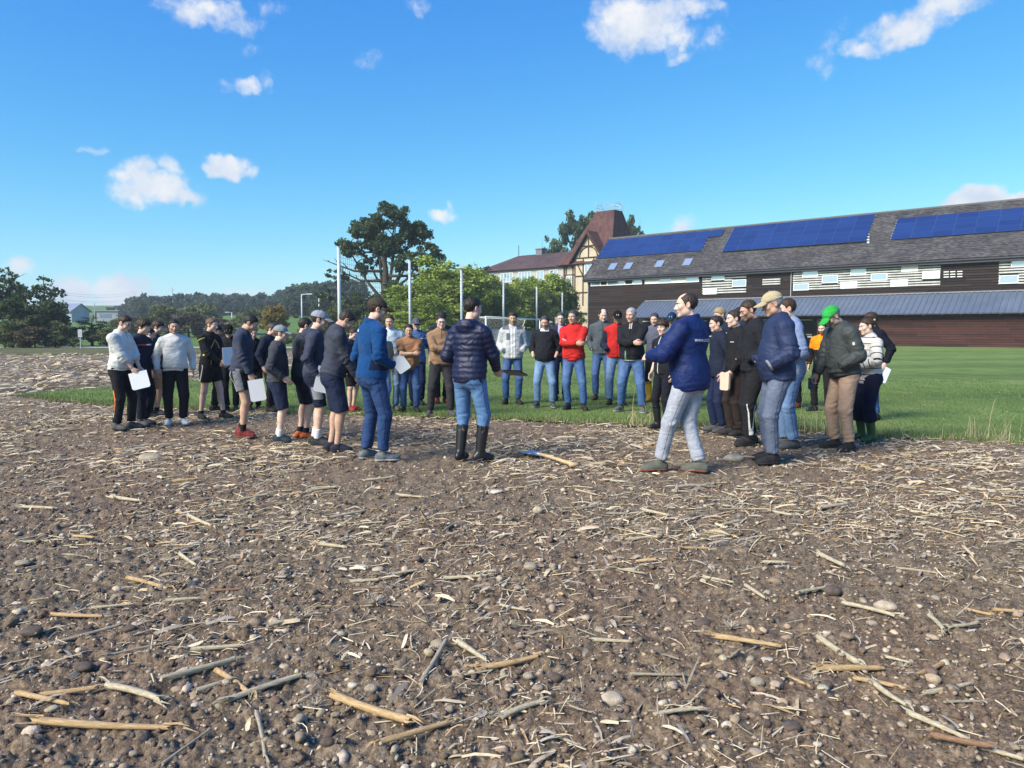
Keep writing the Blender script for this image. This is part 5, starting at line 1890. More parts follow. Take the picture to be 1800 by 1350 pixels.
def hair_mat(h):
    nm = 'hair_' + h
    if nm in MATS: return MATS[nm]
    m = bpy.data.materials.new(nm); m.use_nodes = True
    nt = NT(m.node_tree); c0 = HAIRC[h]
    tc = nt.n('ShaderNodeTexCoord').outputs['Object']
    n = nt.noise(nt.v('MULTIPLY', tc, (160, 160, 45)), 1, 3, .6)
    c = nt.v('SCALE', c0, scale=nt.smooth(n, .3, .7, .45, 1.7))
    b = nt.n('ShaderNodeBsdfPrincipled')
    nt.put(b.inputs['Base Color'], c); nt.put(b.inputs['Roughness'], .55); nt.put(b.inputs['Specular IOR Level'], .3)
    bp = nt.n('ShaderNodeBump'); nt.put(bp.inputs['Strength'], .6); nt.put(bp.inputs['Distance'], .006); nt.put(bp.inputs['Height'], n)
    nt.put(b.inputs['Normal'], bp.outputs[0])
    o = nt.n('ShaderNodeOutputMaterial'); nt.put(o.inputs[0], b.outputs[0])
    MATS[nm] = m
    return m


def cloth(name, base, layers=(), rough=.9, denim=False, sheen=.0, spec=.12, var=.12):
    """cloth; layers are (colour, dict of ranges over x, y, z, arm in garment coordinates); stripes via 'per'"""
    if name in MATS: return MATS[name]
    m = bpy.data.materials.new(name); m.use_nodes = True
    nt = NT(m.node_tree)
    tcv = nt.attr('tc')
    s = nt.n('ShaderNodeSeparateXYZ'); nt.put(s.inputs[0], tcv)
    ax = dict(x=s.outputs[0], y=s.outputs[1], z=s.outputs[2], arm=nt.attr('arm', 'Fac'))
    ax['ax'] = nt.m('ABSOLUTE', ax['x']); ax['aarm'] = nt.m('ABSOLUTE', ax['arm'])
    ob = nt.n('ShaderNodeTexCoord').outputs['Object']
    n = nt.noise(ob, 7, 4, .6)
    c = nt.v('SCALE', base, scale=nt.smooth(n, .25, .75, 1 - var, 1 + var))
    if denim:
        fade = nt.m('MULTIPLY', nt.smooth(ax['y'], -.02, .10), nt.smooth(nt.noise(ob, 3.5, 3, .55), .35, .75, .25, 1))
        zf = nt.m('MULTIPLY', nt.smooth(ax['z'], .25, .55), nt.smooth(ax['z'], .98, .78))
        c = nt.mix(nt.m('MULTIPLY', nt.m('MULTIPLY', fade, zf), denim), c, tuple(min(.9, q * 1.5 + .09) for q in base))
        st = nt.noise(nt.v('MULTIPLY', ob, (130, 130, 12)), 1, 2)
        c = nt.v('SCALE', c, scale=nt.smooth(st, .3, .7, .9, 1.1))
    if denim:                                      # stitched back pockets, side seam, waistband
        st_ = tuple(min(.9, q * 1.45 + .03) for q in base); dk_ = tuple(q * .45 for q in base)
        layers = list(layers) + [(dk_, dict(x=(-.055, .060), y=(-1, -.03), z=(.925, .932))), (st_, dict(x=(-.055, .060), y=(-1, -.03), z=(.932, .937))),
                                 (dk_, dict(x=(-.060, -.054), y=(-1, -.03), z=(.80, .932))), (dk_, dict(x=(.058, .064), y=(-1, -.03), z=(.80, .932))),
                                 (dk_, dict(x=(-.055, .060), y=(-1, -.03), z=(.795, .802))), (dk_, dict(x=(.03, 1), y=(-.004, .004), z=(.1, .92))),
                                 (dk_, dict(x=(.01, 1), y=(.02, 1), z=(.90, .906)))]
    if 'sweat' in name or 'hoodie' in name or 'half_zip' in name or 'sweater' in name:      # ribbed cuffs and armhole seams
        dk_ = tuple(q * .55 for q in base)
        layers = list(layers) + [(dk_, dict(aarm=(2.83, 2.85))), (dk_, dict(z=(.962, .969), aarm=(-1, .6))), (dk_, dict(aarm=(1.10, 1.125)))]
    if 'jacket' in name or 'softshell' in name or 'bomber' in name or 'fleece' in name:     # front zip, yoke and sleeve seams
        dk_ = tuple(q * .5 for q in base)
        layers = list(layers) + [(dk_, dict(ax=(-1, .006), y=(0, 1), aarm=(-1, .6))), (dk_, dict(aarm=(1.10, 1.125))), (dk_, dict(aarm=(2.86, 2.88))),
                                 (dk_, dict(ax=(.085, .093), y=(0, 1), z=(.96, 1.10), aarm=(-1, .6)))]
    for col, rg in layers:
        f = None
        for k, v in rg.items():
            if k == 'per':
                per, duty = v
                g = nt.m('LESS_THAN', nt.m('FRACT', nt.m('DIVIDE', ax['z'], per)), duty)
            elif k == 'line':          # distance to a line z = a + b*|x|
                a, b_, w = v
                g = nt.m('LESS_THAN', nt.m('ABSOLUTE', nt.m('SUBTRACT', ax['z'], nt.m('MULTIPLY_ADD', ax['ax'], b_, a))), w)
            else:
                g = nt.m('MULTIPLY', nt.m('GREATER_THAN', ax[k], v[0]), nt.m('LESS_THAN', ax[k], v[1]))
            f = g if f is None else nt.m('MULTIPLY', f, g)
        c = nt.mix(f, c, col)
    b = nt.n('ShaderNodeBsdfPrincipled')
    nt.put(b.inputs['Base Color'], c); nt.put(b.inputs['Roughness'], rough); nt.put(b.inputs['Specular IOR Level'], spec)
    if sheen: nt.put(b.inputs['Sheen Weight'], sheen)
    bp = nt.n('ShaderNodeBump'); nt.put(bp.inputs['Strength'], .5); nt.put(bp.inputs['Distance'], .016)
    cr = nt.noise(nt.v('MULTIPLY', ob, (1, 1, 1.7)), 5, 2, .5, 1.0)
    cr = nt.m('SUBTRACT', 1.0, nt.m('MULTIPLY', nt.m('ABSOLUTE', nt.m('SUBTRACT', cr, .5)), 4.0))
    h = nt.m('ADD', nt.m('MULTIPLY', cr, .8), nt.m('ADD', nt.m('MULTIPLY', nt.noise(ob, 26, 3, .6), .6), nt.m('MULTIPLY', nt.noise(ob, 300, 2), .15)))
    nt.put(bp.inputs['Height'], h); nt.put(b.inputs['Normal'], bp.outputs[0])
    o = nt.n('ShaderNodeOutputMaterial'); nt.put(o.inputs[0], b.outputs[0])
    MATS[name] = m
    return m


def person(label, sp):
    B = Body(sp)
    px, fy, top = sp['at']
    g0 = G(px, fy)
    if 'depth' in sp:
        g0 = P(px, 600, sp['depth']); g0.z = 0
    zt = P(px, top, g0.y).z
    # model height with this lean and head pose
    cap = sp.get('cap'); hair = sp.get('hair', ('short', 'dark'))
    tz = B.hc[2] + (.115 + (.018 if cap else HAIR_STYLES[hair[0]][3])) * B.hs * (1.0 if B.HR[2, 2] > .9 else .96)
    s = zt / tz if 'h' not in sp else sp['h'] / 1.8
    s = min(max(s, .84), 1.12)
    yaw = sp['yaw']
    near = g0.y < 10.5
    seed = int(abs(px) * 7 + fy)
    root_z = .022 if g0.y < near_y(np.array([g0.x]))[0] else .004
    hU, hL, hB = (.0155, .0155, .026) if near else (.019, .019, .028)
    hH = .0068 if near else .0085
    up, lo_ = sp['upper'], sp['lower']
    sleeve = up.get('sleeve', 1.96)
    shorts = lo_.get('end', 1.93)
    tones = sp.get('skin', 'fair')
    hc = HAIRC[hair[1]]
    msk = skin_mat(tones, hc)
    bare = sleeve < 1.7 or shorts < 1.5

    # ---- body
    def fb(p):
        q = B.tl(p)
        d = B.torso(q, -.014)
        d = smin(d, cone(p, B.neck0, B.piv + (B.hc - B.piv) * .5, .056, .052)[0], .03)
        for i in (0, 1):
            d = smin(d, B.arm_d(p, i, -.002 if sleeve < 1.7 else -.008)[0], .03)
        lk = -.002 if shorts < 1.15 else -.012
        l0 = B.leg_d(p, 0, lk, calf=shorts < 1.15)[0]; l1 = B.leg_d(p, 1, lk, calf=shorts < 1.15)[0]
        return smin(d, smin(l0, l1, .012), .04)
    allp = np.array([B.hc, B.hip] + [q for a in B.arms for q in a[:3]] + [q for l in B.legs for q in l[:3]])
    lo3, hi3 = allp.min(0) - .20, allp.max(0) + .20
    lo3[2] = .03; hi3[2] = B.hc[2]
    Vs, Fs, Ls, Bs, Rs = [], [], [], [], []
    nb = 0

    def addpart(V, F, lip=None, beard=None, blush=None):
        nonlocal nb
        Vs.append(V); Fs.append(F + nb); nb += len(V)
        z = np.zeros(len(V))
        Ls.append(z if lip is None else lip); Bs.append(z if beard is None else beard); Rs.append(z if blush is None else blush)
    V, F, N = surf(fb, lo3, hi3, .019 if bare else hB)
    knees = np.zeros(len(V))
    for l in B.legs: knees = np.maximum(knees, np.clip(1 - np.linalg.norm(V - l[1] - l[3] * .05, axis=1) / .09, 0, 1))
    addpart(V, F, blush=knees * .6)
    # head with neck
    def fh(p):
        q = B.hl(p)
        d = head_sdf(q, sp) * B.hs
        return smin(d, cone(p, B.neck0, B.piv + B.HR @ np.array([0, .012, .02]), .056, .053)[0], .022)
    hl_, hh_ = B.hc - .19, B.hc + .15
    V, F, N = surf(fh, hl_, hh_, hH)
    q = B.hl(V)
    lip = np.clip(1.3 - np.linalg.norm((q - [0, .094, -.0635]) / [.024, .02, .011], axis=1), 0, 1) * (q[:, 1] > .08)
    bd = np.zeros(len(V))
    if sp.get('beard'):
        low = np.clip((-.030 - q[:, 2] - np.clip(np.abs(q[:, 0]) - .03, 0, 1) * -.9) / .02, 0, 1) * np.clip((q[:, 1] + .005) / .02, 0, 1)
        low *= np.clip((q[:, 2] + .128) / .02, 0, 1)
        bd = low * (1 - lip) * sp['beard']
    bl = np.maximum(np.clip(1 - np.linalg.norm((q - [0, .115, -.028]) / [.02, .02, .02], axis=1), 0, 1),
                    np.maximum(np.clip(1 - np.linalg.norm((np.abs(q) * [1, 0, 0] + q * [0, 1, 1] - [.042, .075, -.025]) / [.03, .03, .025], axis=1), 0, 1) * .7,
                               (np.abs(q[:, 0]) > .074) * .6))
    addpart(V, F, np.clip(lip, 0, 1), bd, bl)
    # hands
    hands = []
    for (S, E, W, curl, show, pn, side) in B.arms:
        fw = W - E; fw = fw / np.linalg.norm(fw)
        f, M = hand_sdf(W, fw, pn, side, curl)
        hands.append((W, fw, pn, M))
        if not show: continue
        c = W + fw * .09
        V, F, N = surf(f, c - .125, c + .125, (.0070 if near else .0085))
        addpart(V, F, blush=np.zeros(len(V)) + .15)
    V = np.concatenate(Vs) * s
    me = np_mesh('person', V, np.concatenate(Fs), msk, attrs=dict(lip=np.concatenate(Ls), beard=np.concatenate(Bs), blush=np.concatenate(Rs)))
    root = obj('person', me)
    root.location = (g0.x, g0.y, root_z); root.rotation_euler = (0, 0, -R(yaw))
    tag(root, label, 'person', 'people standing in a ring at the field edge')

    def part(name, V, F, m, par=None, attrs=None, lab=None):
        o = obj(name, np_mesh(name, np.asarray(V) * s, F, m, attrs=attrs), par or root)
        if lab: o['label'] = lab
        return o

    def box_part(name, mb, m, par=None, smooth=False):
        me_ = mb.mesh(name, m, smooth); o = obj(name, me_, par or root); return o

    # eyes and brows
    for nm, mt, cc, rr in (('eye', mat('eye_white', (.62, .60, .58), .3, .5, var=0), (.0315, .0795, .004), .0115), ('iris', mat('eye_iris', (.03, .02, .015), .2, .5, var=0), (.0315, .0865, .003), .0056)):
        for sx in (-1, 1):
            v0, f0 = ICO1
            vv = v0 * rr * B.hs + B.hc + B.HR @ (np.array(cc) * [sx, 1, 1] * B.hs)
            part(nm, vv, f0, mt)
    mb_v = []
    for sx in (-1, 1):
        mb = MB()
        pts = [B.hc + B.HR @ (np.array([sx * x, y, z]) * B.hs) for x, y, z in ((.012, .0985, .0235), (.028, .097, .0275), (.046, .083, .0235))]
        mb.tube([Vector(q_ * s) for q_ in pts], [.0032 * s, .0042 * s, .002 * s], 5)
        box_part('eyebrow', mb, hair_mat(hair[1] if hair[1] not in ('silver',) else 'grey'))
    # hair
    if hair[0] != 'none':
        fhr = lambda p: hair_sdf(B.hl(p), hair[0], seed, bool(cap)) * B.hs
        hi_h = B.hc + .175
        lo_h = B.hc - .20
        V, F, N = surf(fhr, lo_h, hi_h, .0075 if near else .009, 1)
        if len(V): part('hair', V, F, hair_mat(hair[1]))
    if cap:
        V, F, N = surf(lambda p: cap_sdf(B.hl(p), sp.get('captall', 0)) * B.hs, B.hc - .16, B.hc + .17, .0065, 1)
        co = part('cap', V, F, cap)
        V, F, N = surf(lambda p: brim_sdf(B.hl(p), sp.get('flat', 0)) * B.hs, B.hc - .10, B.hc + .24, .0065, 1)
        part('brim', V, F, sp.get('brim', cap), co)
        if sp.get('capmark'):
            mb = MB(); w, h, c_ = sp['capmark']
            vs = []
            for (x, z) in ((-w, .060), (w, .060), (w, .060 + h), (-w, .060 + h)):
                yv = .112 * sqrt(max(0, 1 - (x / .09) ** 2 - ((z - .04) / .092) ** 2)) - .010 + .003
                vs.append(Vector((B.hc + B.HR @ (np.array([x, yv, z]) * B.hs)) * s))
            mb.add(vs, [(0, 1, 2, 3)])
            box_part('cap_badge', mb, c_, co)
        mb = MB(); v0, f0 = ICO1
        part('cap_button', v0 * .008 + B.hc + B.HR @ (np.array([0, -.01, .133 + sp.get('captall', 0)]) * B.hs), f0, cap, co)
    if sp.get('glasses'):
        mb = MB()
        hw = lambda x, y, z: Vector((B.hc + B.HR @ (np.array([x, y, z]) * B.hs)) * s)
        for sx in (-1, 1):
            pts = [hw(sx * (.033 + .024 * cos(t)), .104 - .012 * abs(cos(t) > 0) * cos(t), .002 + .017 * sin(t)) for t in np.linspace(0, 2 * pi, 13)]
            mb.tube(pts, .0022 * s, 4, cap=False)
            mb.tube([hw(sx * .057, .094, .006), hw(sx * .074, .04, .008), hw(sx * .078, -.01, .006)], .002 * s, 4)
        mb.tube([hw(-.010, .106, .006), hw(.010, .106, .006)], .002 * s, 4)
        gl = box_part('glasses', mb, mat('black_spectacle_frame', (.012, .012, .014), .35, .5))
        if sp['glasses'] == 'dark':
            mb = MB()
            for sx in (-1, 1):
                mb.add([hw(sx * (.033 + .023 * cos(t)), .1035 - .010 * max(0, cos(t)), .002 + .016 * sin(t)) for t in np.linspace(0, 2 * pi, 11)[:-1]], [tuple(range(10))])
            box_part('lens', mb, mat('dark_lens', (.01, .01, .012), .1, .6), gl)

    # ---- upper garment
    th = up.get('t', .012) * .82; hem = up.get('hem', .90); cuff = up.get('cuff', None)
    loose = up.get('loose', .008)

    def fu(p):
        q = B.tl(p)
        d = B.torso(q, th, loose)
        if up.get('elastic'):
            d = d + .009 * np.clip((hem + .045 - q[:, 2]) / .045, 0, 1)
        d = smax(d, hem + up.get('hemslope', 0) * q[:, 1] - q[:, 2], .012)
        ct = up.get('collar', 0)
        if ct:
            qq = q - np.array([0, -.025, 1.50]); qq = qq @ rotm('X', -14)
            rad = np.sqrt((qq[:, 0] / .068) ** 2 + (qq[:, 1] / .070) ** 2)
            ring = np.abs(rad - 1.04) * .068 - .010
            ring = np.maximum(ring, np.abs(qq[:, 2] - ct * .35) - ct)
            if up.get('open', 0): ring = np.maximum(ring, .03 - np.hypot(qq[:, 0], np.maximum(0, .05 - qq[:, 1])))
            d = smin(d, ring, .015)
        if up.get('hood'):
            hd = ell(q, (0, -.105, 1.475), (.115, .070, .075))
            hd = smin(hd, cone(np.abs(q) * [1, 0, 0] + q * [0, 1, 1], (.085, -.06, 1.505), (.06, .06, 1.46), .032, .02)[0], .03)
            hd = smax(hd, -ell(q, (0, -.055, 1.54), (.075, .075, .06)), .02)
            d = smin(d, hd, .02)
        if sleeve > 0:
            for i in (0, 1):
                a, t_ = B.arm_d(p, i, th + up.get('armloose', .004), sleeve, cuff)
                d = smin(d, a, .028)
        return d
    bnd = np.array([B.tw(np.array([x, y, z])) for x in (-.27, .27) for y in (-.27, .27) for z in (hem - .02, 1.57)] + [q for a in B.arms for q in a[:3]])
    V, F, N = surf(fu, bnd.min(0) - .11 - th, bnd.max(0) + .11 + th, hU, 1)
    q = B.tl(V)
    dt = B.torso(q, th, loose)
    arm = np.zeros(len(V)); best = dt - .004
    for i in (0, 1):
        a, t_ = B.arm_d(V, i, th + .004, max(sleeve, .1), cuff)
        k = (a < best) & (sleeve > 0)
        best = np.where(k, a, best)
        arm = np.where(k, (1 + t_) * (1 if i == 0 else -1), arm)
    isarm = np.abs(arm) > .5
    amp = up.get('fold', .015)
    wv = fbm(V * 4 + seed, 2, seed) * .06
    dsp = amp * (ridge(np.stack([q[:, 0] * 5.5 + wv * 10, q[:, 1] * 5.5, q[:, 2] * 8 + q[:, 0] * 3], 1) + seed, seed) - .45)
    at = np.abs(arm) - 1
    el = np.exp(-((at - 1.0) / .30) ** 2) + .6 * np.clip((at - 1.5) / .5, 0, 1)
    dsp = np.where(isarm, amp * .8 * (ridge(V * 9 + seed, seed + 2) - .4) + amp * 1.0 * el * (.3 + .7 * np.abs(vnoise(V * 10, seed + 6))) * np.sin(at * 30 + vnoise(V * 8, seed) * 5), dsp)
    low = np.clip((hem + .16 - q[:, 2]) / .16, 0, 1) * (~isarm)
    dsp = dsp + amp * .8 * low * np.sin(q[:, 2] * 95 + vnoise(V * 7, seed + 5) * 4) * (1.0 if up.get('elastic') else .35)
    if up.get('puffer'):
        per = up['puffer']
        u = np.where(isarm, at * .27 / per, q[:, 2] / per + .25 * vnoise(V * 2.2, 3) * .4)
        dsp = dsp * .45 + .014 * (np.abs(np.sin(pi * u)) ** .5 - .75) + .004 * vnoise(np.stack([q[:, 0] * 26, q[:, 1] * 26, u * 1.0], 1), 8)
    V2 = V + N * dsp[:, None]
    uo = part(up['kind'], V2, F, up['mat'], attrs=dict(tc=q, arm=arm), lab=up.get('label'))

    # ---- lower garment
    lt = lo_.get('t', .015) * .8; ank = lo_.get('ankle', .062); topz = lo_.get('top', 1.03)

    def fl(p):
        q = p - B.shift
        d = ell(q, (0, -.010, .945), (.152 + .022 * B.g + lt, .106 + .03 * B.g + lt, .14 + lt))
        a = np.abs(q) * [1, 0, 0] + q * [0, 1, 1]
        d = smin(d, ell(a, (.070, -.042, .890), (.078 + lt, .080 + lt, .095)), .04)
        l0 = B.leg_d(p, 0, lt, shorts, shorts > 1.5 and lt < .016, ank, lo_.get('flare', 0))[0]
        l1 = B.leg_d(p, 1, lt, shorts, shorts > 1.5 and lt < .016, ank, lo_.get('flare', 0))[0]
        d = smin(d, smin(l0, l1, .006), .035)
        return smax(d, q[:, 2] - topz, .006)
    lg = np.array([q for l in B.legs for q in (l[0], l[1], l[2])])
    lob, hib = lg.min(0) - .17, lg.max(0) + .17
    lob[2] = .05 if shorts > 1.2 else B.legs[0][1][2] - .25; hib[2] = topz + .05 + B.shift[2]
    V, F, N = surf(fl, lob, hib, hL, 1)
    tl_ = np.zeros(len(V)); bd_ = np.full(len(V), 9.0); fr = np.zeros(len(V)); sx_ = np.zeros(len(V))
    for i in (0, 1):
        d_, t_ = B.leg_d(V, i, lt, 2.0)
        k = d_ < bd_
        bd_ = np.where(k, d_, bd_); tl_ = np.where(k, t_, tl_)
        H, K, A, fw, side = B.legs[i]
        axp = np.where((t_ < 1)[:, None], H + np.clip(t_, 0, 1)[:, None] * (K - H), K + np.clip(t_ - 1, 0, 1)[:, None] * (A - K))
        fr = np.where(k, (V - axp) @ fw, fr); sx_ = np.where(k, ((V - axp) @ np.array([fw[1], -fw[0], 0])) * side, sx_)
    amp = lo_.get('fold', .0115)
    kn = np.exp(-((tl_ - 1.0) / .16) ** 2) * np.where(fr < 0, 1.0, .55) + 1.15 * np.clip((tl_ - 1.55) / .45, 0, 1) + .5 * np.exp(-((tl_ - .12) / .12) ** 2)
    if shorts < 1.5: kn = kn * .4
    dsp = amp * (.75 * (ridge(np.stack([V[:, 0] * 7, V[:, 1] * 7, V[:, 2] * 5 + V[:, 0] * 3], 1) + seed, seed + 9) - .45) +
                 kn * (.25 + .75 * np.abs(vnoise(V * 11 + 5, seed + 4))) * np.sin(V[:, 2] * 80 + vnoise(V * 8, seed + 1) * 5.5 + fr * 34 + sx_ * 26))
    low_attr = np.stack([sx_, fr, V[:, 2] - B.shift[2]], 1)
    part(lo_['kind'], V + N * dsp[:, None], F, lo_['mat'], attrs=dict(tc=low_attr, arm=tl_), lab=lo_.get('label'))

    # ---- socks, shoes or boots
    sh = sp['shoes']
    for i, (H, K, A, fw, side) in enumerate(B.legs):
        rt = np.array([fw[1], -fw[0], 0])
        M = np.stack([rt, fw, np.array([0, 0, 1])], 1)
        boot = sh.get('boot')

        def fs(p):
            q = (p - np.array([A[0], A[1], 0])) @ M
            sole = .012
            d = ell(q, (0, -.030, .045), (.040, .058, .055))
            d = smin(d, ell(q, (0.004 * side, .105, .030), (.047, .085, .045)), .04)
            d = smin(d, ell(q, (0, .045, .055), (.036, .075, .042)), .03)
            if boot:
                top = K + (A - K) * (1 - boot)
                b0 = A + np.array([0, 0, -.02])
                tt = A + (K - A) * boot
                w = cone(p, b0, tt, .052, .068, None, 1.0)[0]
                d = smin(d, w, .03)
                d = smax(d, -cone(p, A + (K - A) * (boot - .10), A + (K - A) * (boot + .1), .057, .060)[0], .004)
            else:
                col = cone(p, A + np.array([0, 0, -.03]), A + np.array([0, 0, sh.get('high', .012)]) , .042, .045, None, 1.0)[0]
                d = smin(d, col, .02)
            return smax(d, .004 - q[:, 2], .004)
        topz_ = .16 if not boot else A[2] + (K[2] - A[2]) * boot + .02
        lo_b = np.array([A[0] - .26, A[1] - .26, -.01]); hi_b = np.array([A[0] + .26, A[1] + .26, topz_])
        if boot: lo_b[:2] = np.minimum(lo_b[:2], K[:2] - .1); hi_b[:2] = np.maximum(hi_b[:2], K[:2] + .1)
        V, F, N = surf(fs, lo_b, hi_b, .011 if near else .013, 1)
        q = (V - np.array([A[0], A[1], 0])) @ M
        so = part('boot' if boot else 'shoe', V, F, sh['mat'], attrs=dict(tc=q, arm=np.zeros(len(V))))
        if sh.get('sole'):
            f2 = lambda p: smax(smax(fs(p) - .005, ((p - np.array([A[0], A[1], 0])) @ M)[:, 2] - .024, .003), .002 - p[:, 2], .002)
            V, F, N = surf(f2, lo_b, np.array([hi_b[0], hi_b[1], .05]), .011, 1)
            part('sole', V, F, sh['sole'], so)
        if sp.get('sock'):
            f3 = lambda p: B.leg_d(p, i, .006)[0]
            zt_ = sp.get('sockz', .19)
            f4 = lambda p: np.maximum(f3(p), np.maximum(p[:, 2] - zt_, .07 - p[:, 2]))
            V, F, N = surf(f4, A - np.array([.12, .12, .06]), np.array([A[0] + .12, A[1] + .12, zt_ + .03]), .013, 1)
            part('sock', V, F, sp['sock'])
    info = dict(root=root, s=s, B=B, fu=fu, hands=hands, upper=uo)
    info['w'] = lambda v: root.matrix_basis @ Vector(np.asarray(v) * s)
    return info


ICO1 = ico(2)


def on_cloth(info, name, polys, u0, v0, face, m, off=.004, rot=0.0):
    """flat print laid on the garment: polys = [(pts, faces)] in metres, placed at torso (x=u0, z=v0) on the front or the back"""
    B, fu, s = info['B'], info['fu'], info['s']
    pts, faces = polys
    pts = np.asarray(pts, float)
    c, sn = cos(R(rot)), sin(R(rot))
    x = pts[:, 0] * c - pts[:, 1] * sn; z = pts[:, 0] * sn + pts[:, 1] * c
    sg = 1 if face == 'front' else -1
    q = np.stack([u0 + x * (-1 if face == 'front' else 1), np.full(len(x), .45 * sg), v0 + z], 1)
    p = np.array([B.tw(k) for k in q]); dr = B.TR @ np.array([0, -sg, 0])
    t = np.zeros(len(p))
    for _ in range(40):
        t += np.clip(fu(p + t[:, None] * dr), -.02, .08) * .8
    p = p + (t - .009 - off)[:, None] * dr
    mb = MB(); mb.add([Vector(k * s) for k in p], faces)
    o = obj(name, mb.mesh(name, m), info['upper'])
    return o


def text_poly(txt, size, width=None):
    cu = bpy.data.curves.new('lettering', 'FONT'); cu.body = txt; cu.size = size; cu.align_x = 'CENTER'
    o = bpy.data.objects.new('lettering', cu); COL.objects.link(o)
    dg = bpy.context.evaluated_depsgraph_get()
    me = o.evaluated_get(dg).to_mesh()
    V = np.array([v.co[:2] for v in me.vertices]); F = [tuple(p.vertices) for p in me.polygons]
    o.evaluated_get(dg).to_mesh_clear()
    bpy.data.objects.remove(o); bpy.data.curves.remove(cu)
    if width: V[:, 0] *= width / (V[:, 0].max() - V[:, 0].min())
    return V, F


def rect(w, h): return [(-w / 2, -h / 2), (0, -h / 2), (w / 2, -h / 2), (w / 2, h / 2), (0, h / 2), (-w / 2, h / 2)], [(0, 1, 4, 5), (1, 2, 3, 4)]


def sheet(name, info, hand, w, h, m, label, rot=(0, 0, 0), off=(0, 0, 0), cat='paper', world=True, thick=.004):
    """something flat held in a hand; rot in degrees relative to the person's own frame"""
    W, fw, pn, M = info['hands'][hand]
    c = info['w'](W + fw * .085)
    yaw = info['root'].rotation_euler.z
    mb = MB(); n = 4
    b = .010
    prof = [(-w / 2, 0), (w / 2, 0)]
    vs = []
    for zz in (0, -thick):
        vs += [(-w / 2 + .02, zz, -h), (w / 2 - .02, zz, -h), (w / 2, zz, -h + .02), (w / 2, zz, 0), (-w / 2, zz, 0), (-w / 2, zz, -h + .02)]
    mb.add(vs, [(0, 1, 2, 3, 4, 5), (11, 10, 9, 8, 7, 6)] + [(i, i + 6, (i + 1) % 6 + 6, (i + 1) % 6) for i in range(6)])
    o = mb.build(name, m)
    Rm = Matrix.Rotation(yaw, 4, 'Z') @ Matrix.Rotation(R(rot[2]), 4, 'Z') @ Matrix.Rotation(R(rot[0]), 4, 'X') @ Matrix.Rotation(R(rot[1]), 4, 'Y')
    offw = Matrix.Rotation(yaw, 4, 'Z') @ Vector(off)
    o.matrix_world = Matrix.Translation(c + offw) @ Rm
    return tag(o, label, cat)
# ------------------------------------------------------------------ clothes
def C(*a, **k): return cloth(*a, **k)


BLACKC = (.017, .017, .020); NAVYC = (.017, .022, .042)
BLACK = C('black_cloth', BLACKC); NAVY = C('navy_cloth', NAVYC); DKGREY = C('charcoal_cloth', (.036, .034, .038)); DKBROWN = C('dark_brown_cloth', (.030, .022, .020))
SLATE = C('slate_sweatshirt', (.050, .056, .078)); SLATE2 = C('slate_blue_sweatshirt', (.046, .054, .084)); SLATE3 = C('slate_grey_sweatshirt', (.052, .055, .068))
WHITE = C('white_sweatshirt', (.60, .59, .56)); OFFW = C('white_half_zip', (.57, .58, .56), [((.25, .26, .28), dict(ax=(-1, .006), y=(.03, 1), z=(1.40, 1.60)))])
J_BLUE = C('blue_jeans', (.036, .082, .205), denim=.55); J_MID = C('mid_blue_jeans', (.048, .105, .245), denim=.7); J_LIGHT = C('light_blue_jeans', (.12, .205, .355), denim=.8)
J_DARK = C('dark_blue_jeans', (.026, .056, .145), denim=.35); J_GREY = C('grey_blue_jeans', (.115, .14, .205), denim=.45); J_PALE = C('pale_grey_jeans', (.34, .36, .42), denim=.12)
J_NAVY = C('navy_jeans', (.013, .020, .055), denim=.1); DENIM_S = C('dark_denim_shorts', (.018, .025, .056), denim=.15)
SOCKW = mat('white_sock', (.60, .60, .62), .95); SOCKB = mat('black_sock', (.012, .012, .013), .95)
SH_GREY = mat('grey_shoe', (.065, .065, .070), .8); SH_DARK = mat('dark_shoe', (.020, .019, .020), .75); SH_BROWN = mat('brown_leather_shoe', (.055, .036, .026), .7); SH_NAVY = mat('navy_shoe', (.015, .018, .035), .8)
SH_WHITE = mat('white_shoe', (.70, .70, .72), .6); SOLE_W = mat('pale_sole', (.40, .40, .42), .8); SOLE_D = mat('dark_sole', (.03, .03, .03), .9)
SH_OLIVE = mat('grey_green_trainer', (.10, .105, .085), .8); SOLE_R = mat('red_sole', (.20, .06, .045), .8)
RUBBER = mat('black_rubber_boot', (.012, .012, .014), .42, .45, var=.2, vscale=9); RUBBER_G = mat('green_rubber_boot', (.030, .085, .030), .45, .4); RUBBER_Y = mat('yellow_rubber_boot', (.62, .36, .02), .45, .4)
PRINT_W = mat('white_print', (.75, .75, .75), .7, var=0)


def cloth2(name, a, layers): return C(name, a, layers)


WORKP = C('black_work_trousers_piped', BLACKC, [((.62, .62, .60), dict(ax=(.058, .066), z=(.14, .52))), ((.55, .75, .12), dict(x=(.05, .07), y=(-.03, .04), z=(.66, .74)))])
ORSTRIPE = C('black_trousers_orange_stripe', BLACKC, [((.75, .20, .03), dict(x=(.058, 1), y=(-.05, -.02), z=(.30, .62))), ((.6, .6, .55), dict(x=(.058, 1), y=(-.05, -.02), z=(.20, .28)))])
SHORT_B = C('black_shorts_white_piping', BLACKC, [((.55, .55, .52), dict(x=(.095, .102)))])
SHORT_G = C('black_grey_shorts', (.016, .017, .022), [((.16, .165, .18), dict(x=(.07, 1), y=(-.06, .05))), ((.6, .6, .6), dict(x=(.062, .07), y=(-.2, .06)))])
SHORT_P = C('dark_shorts_grey_pocket', (.015, .019, .040), [((.22, .23, .25), dict(x=(.05, 1), y=(-.05, .07), z=(.62, .78)))])

R1 = 'shoe'
P_ = {}


def std(kind, m, **k): return dict(kind=kind, mat=m, **k)


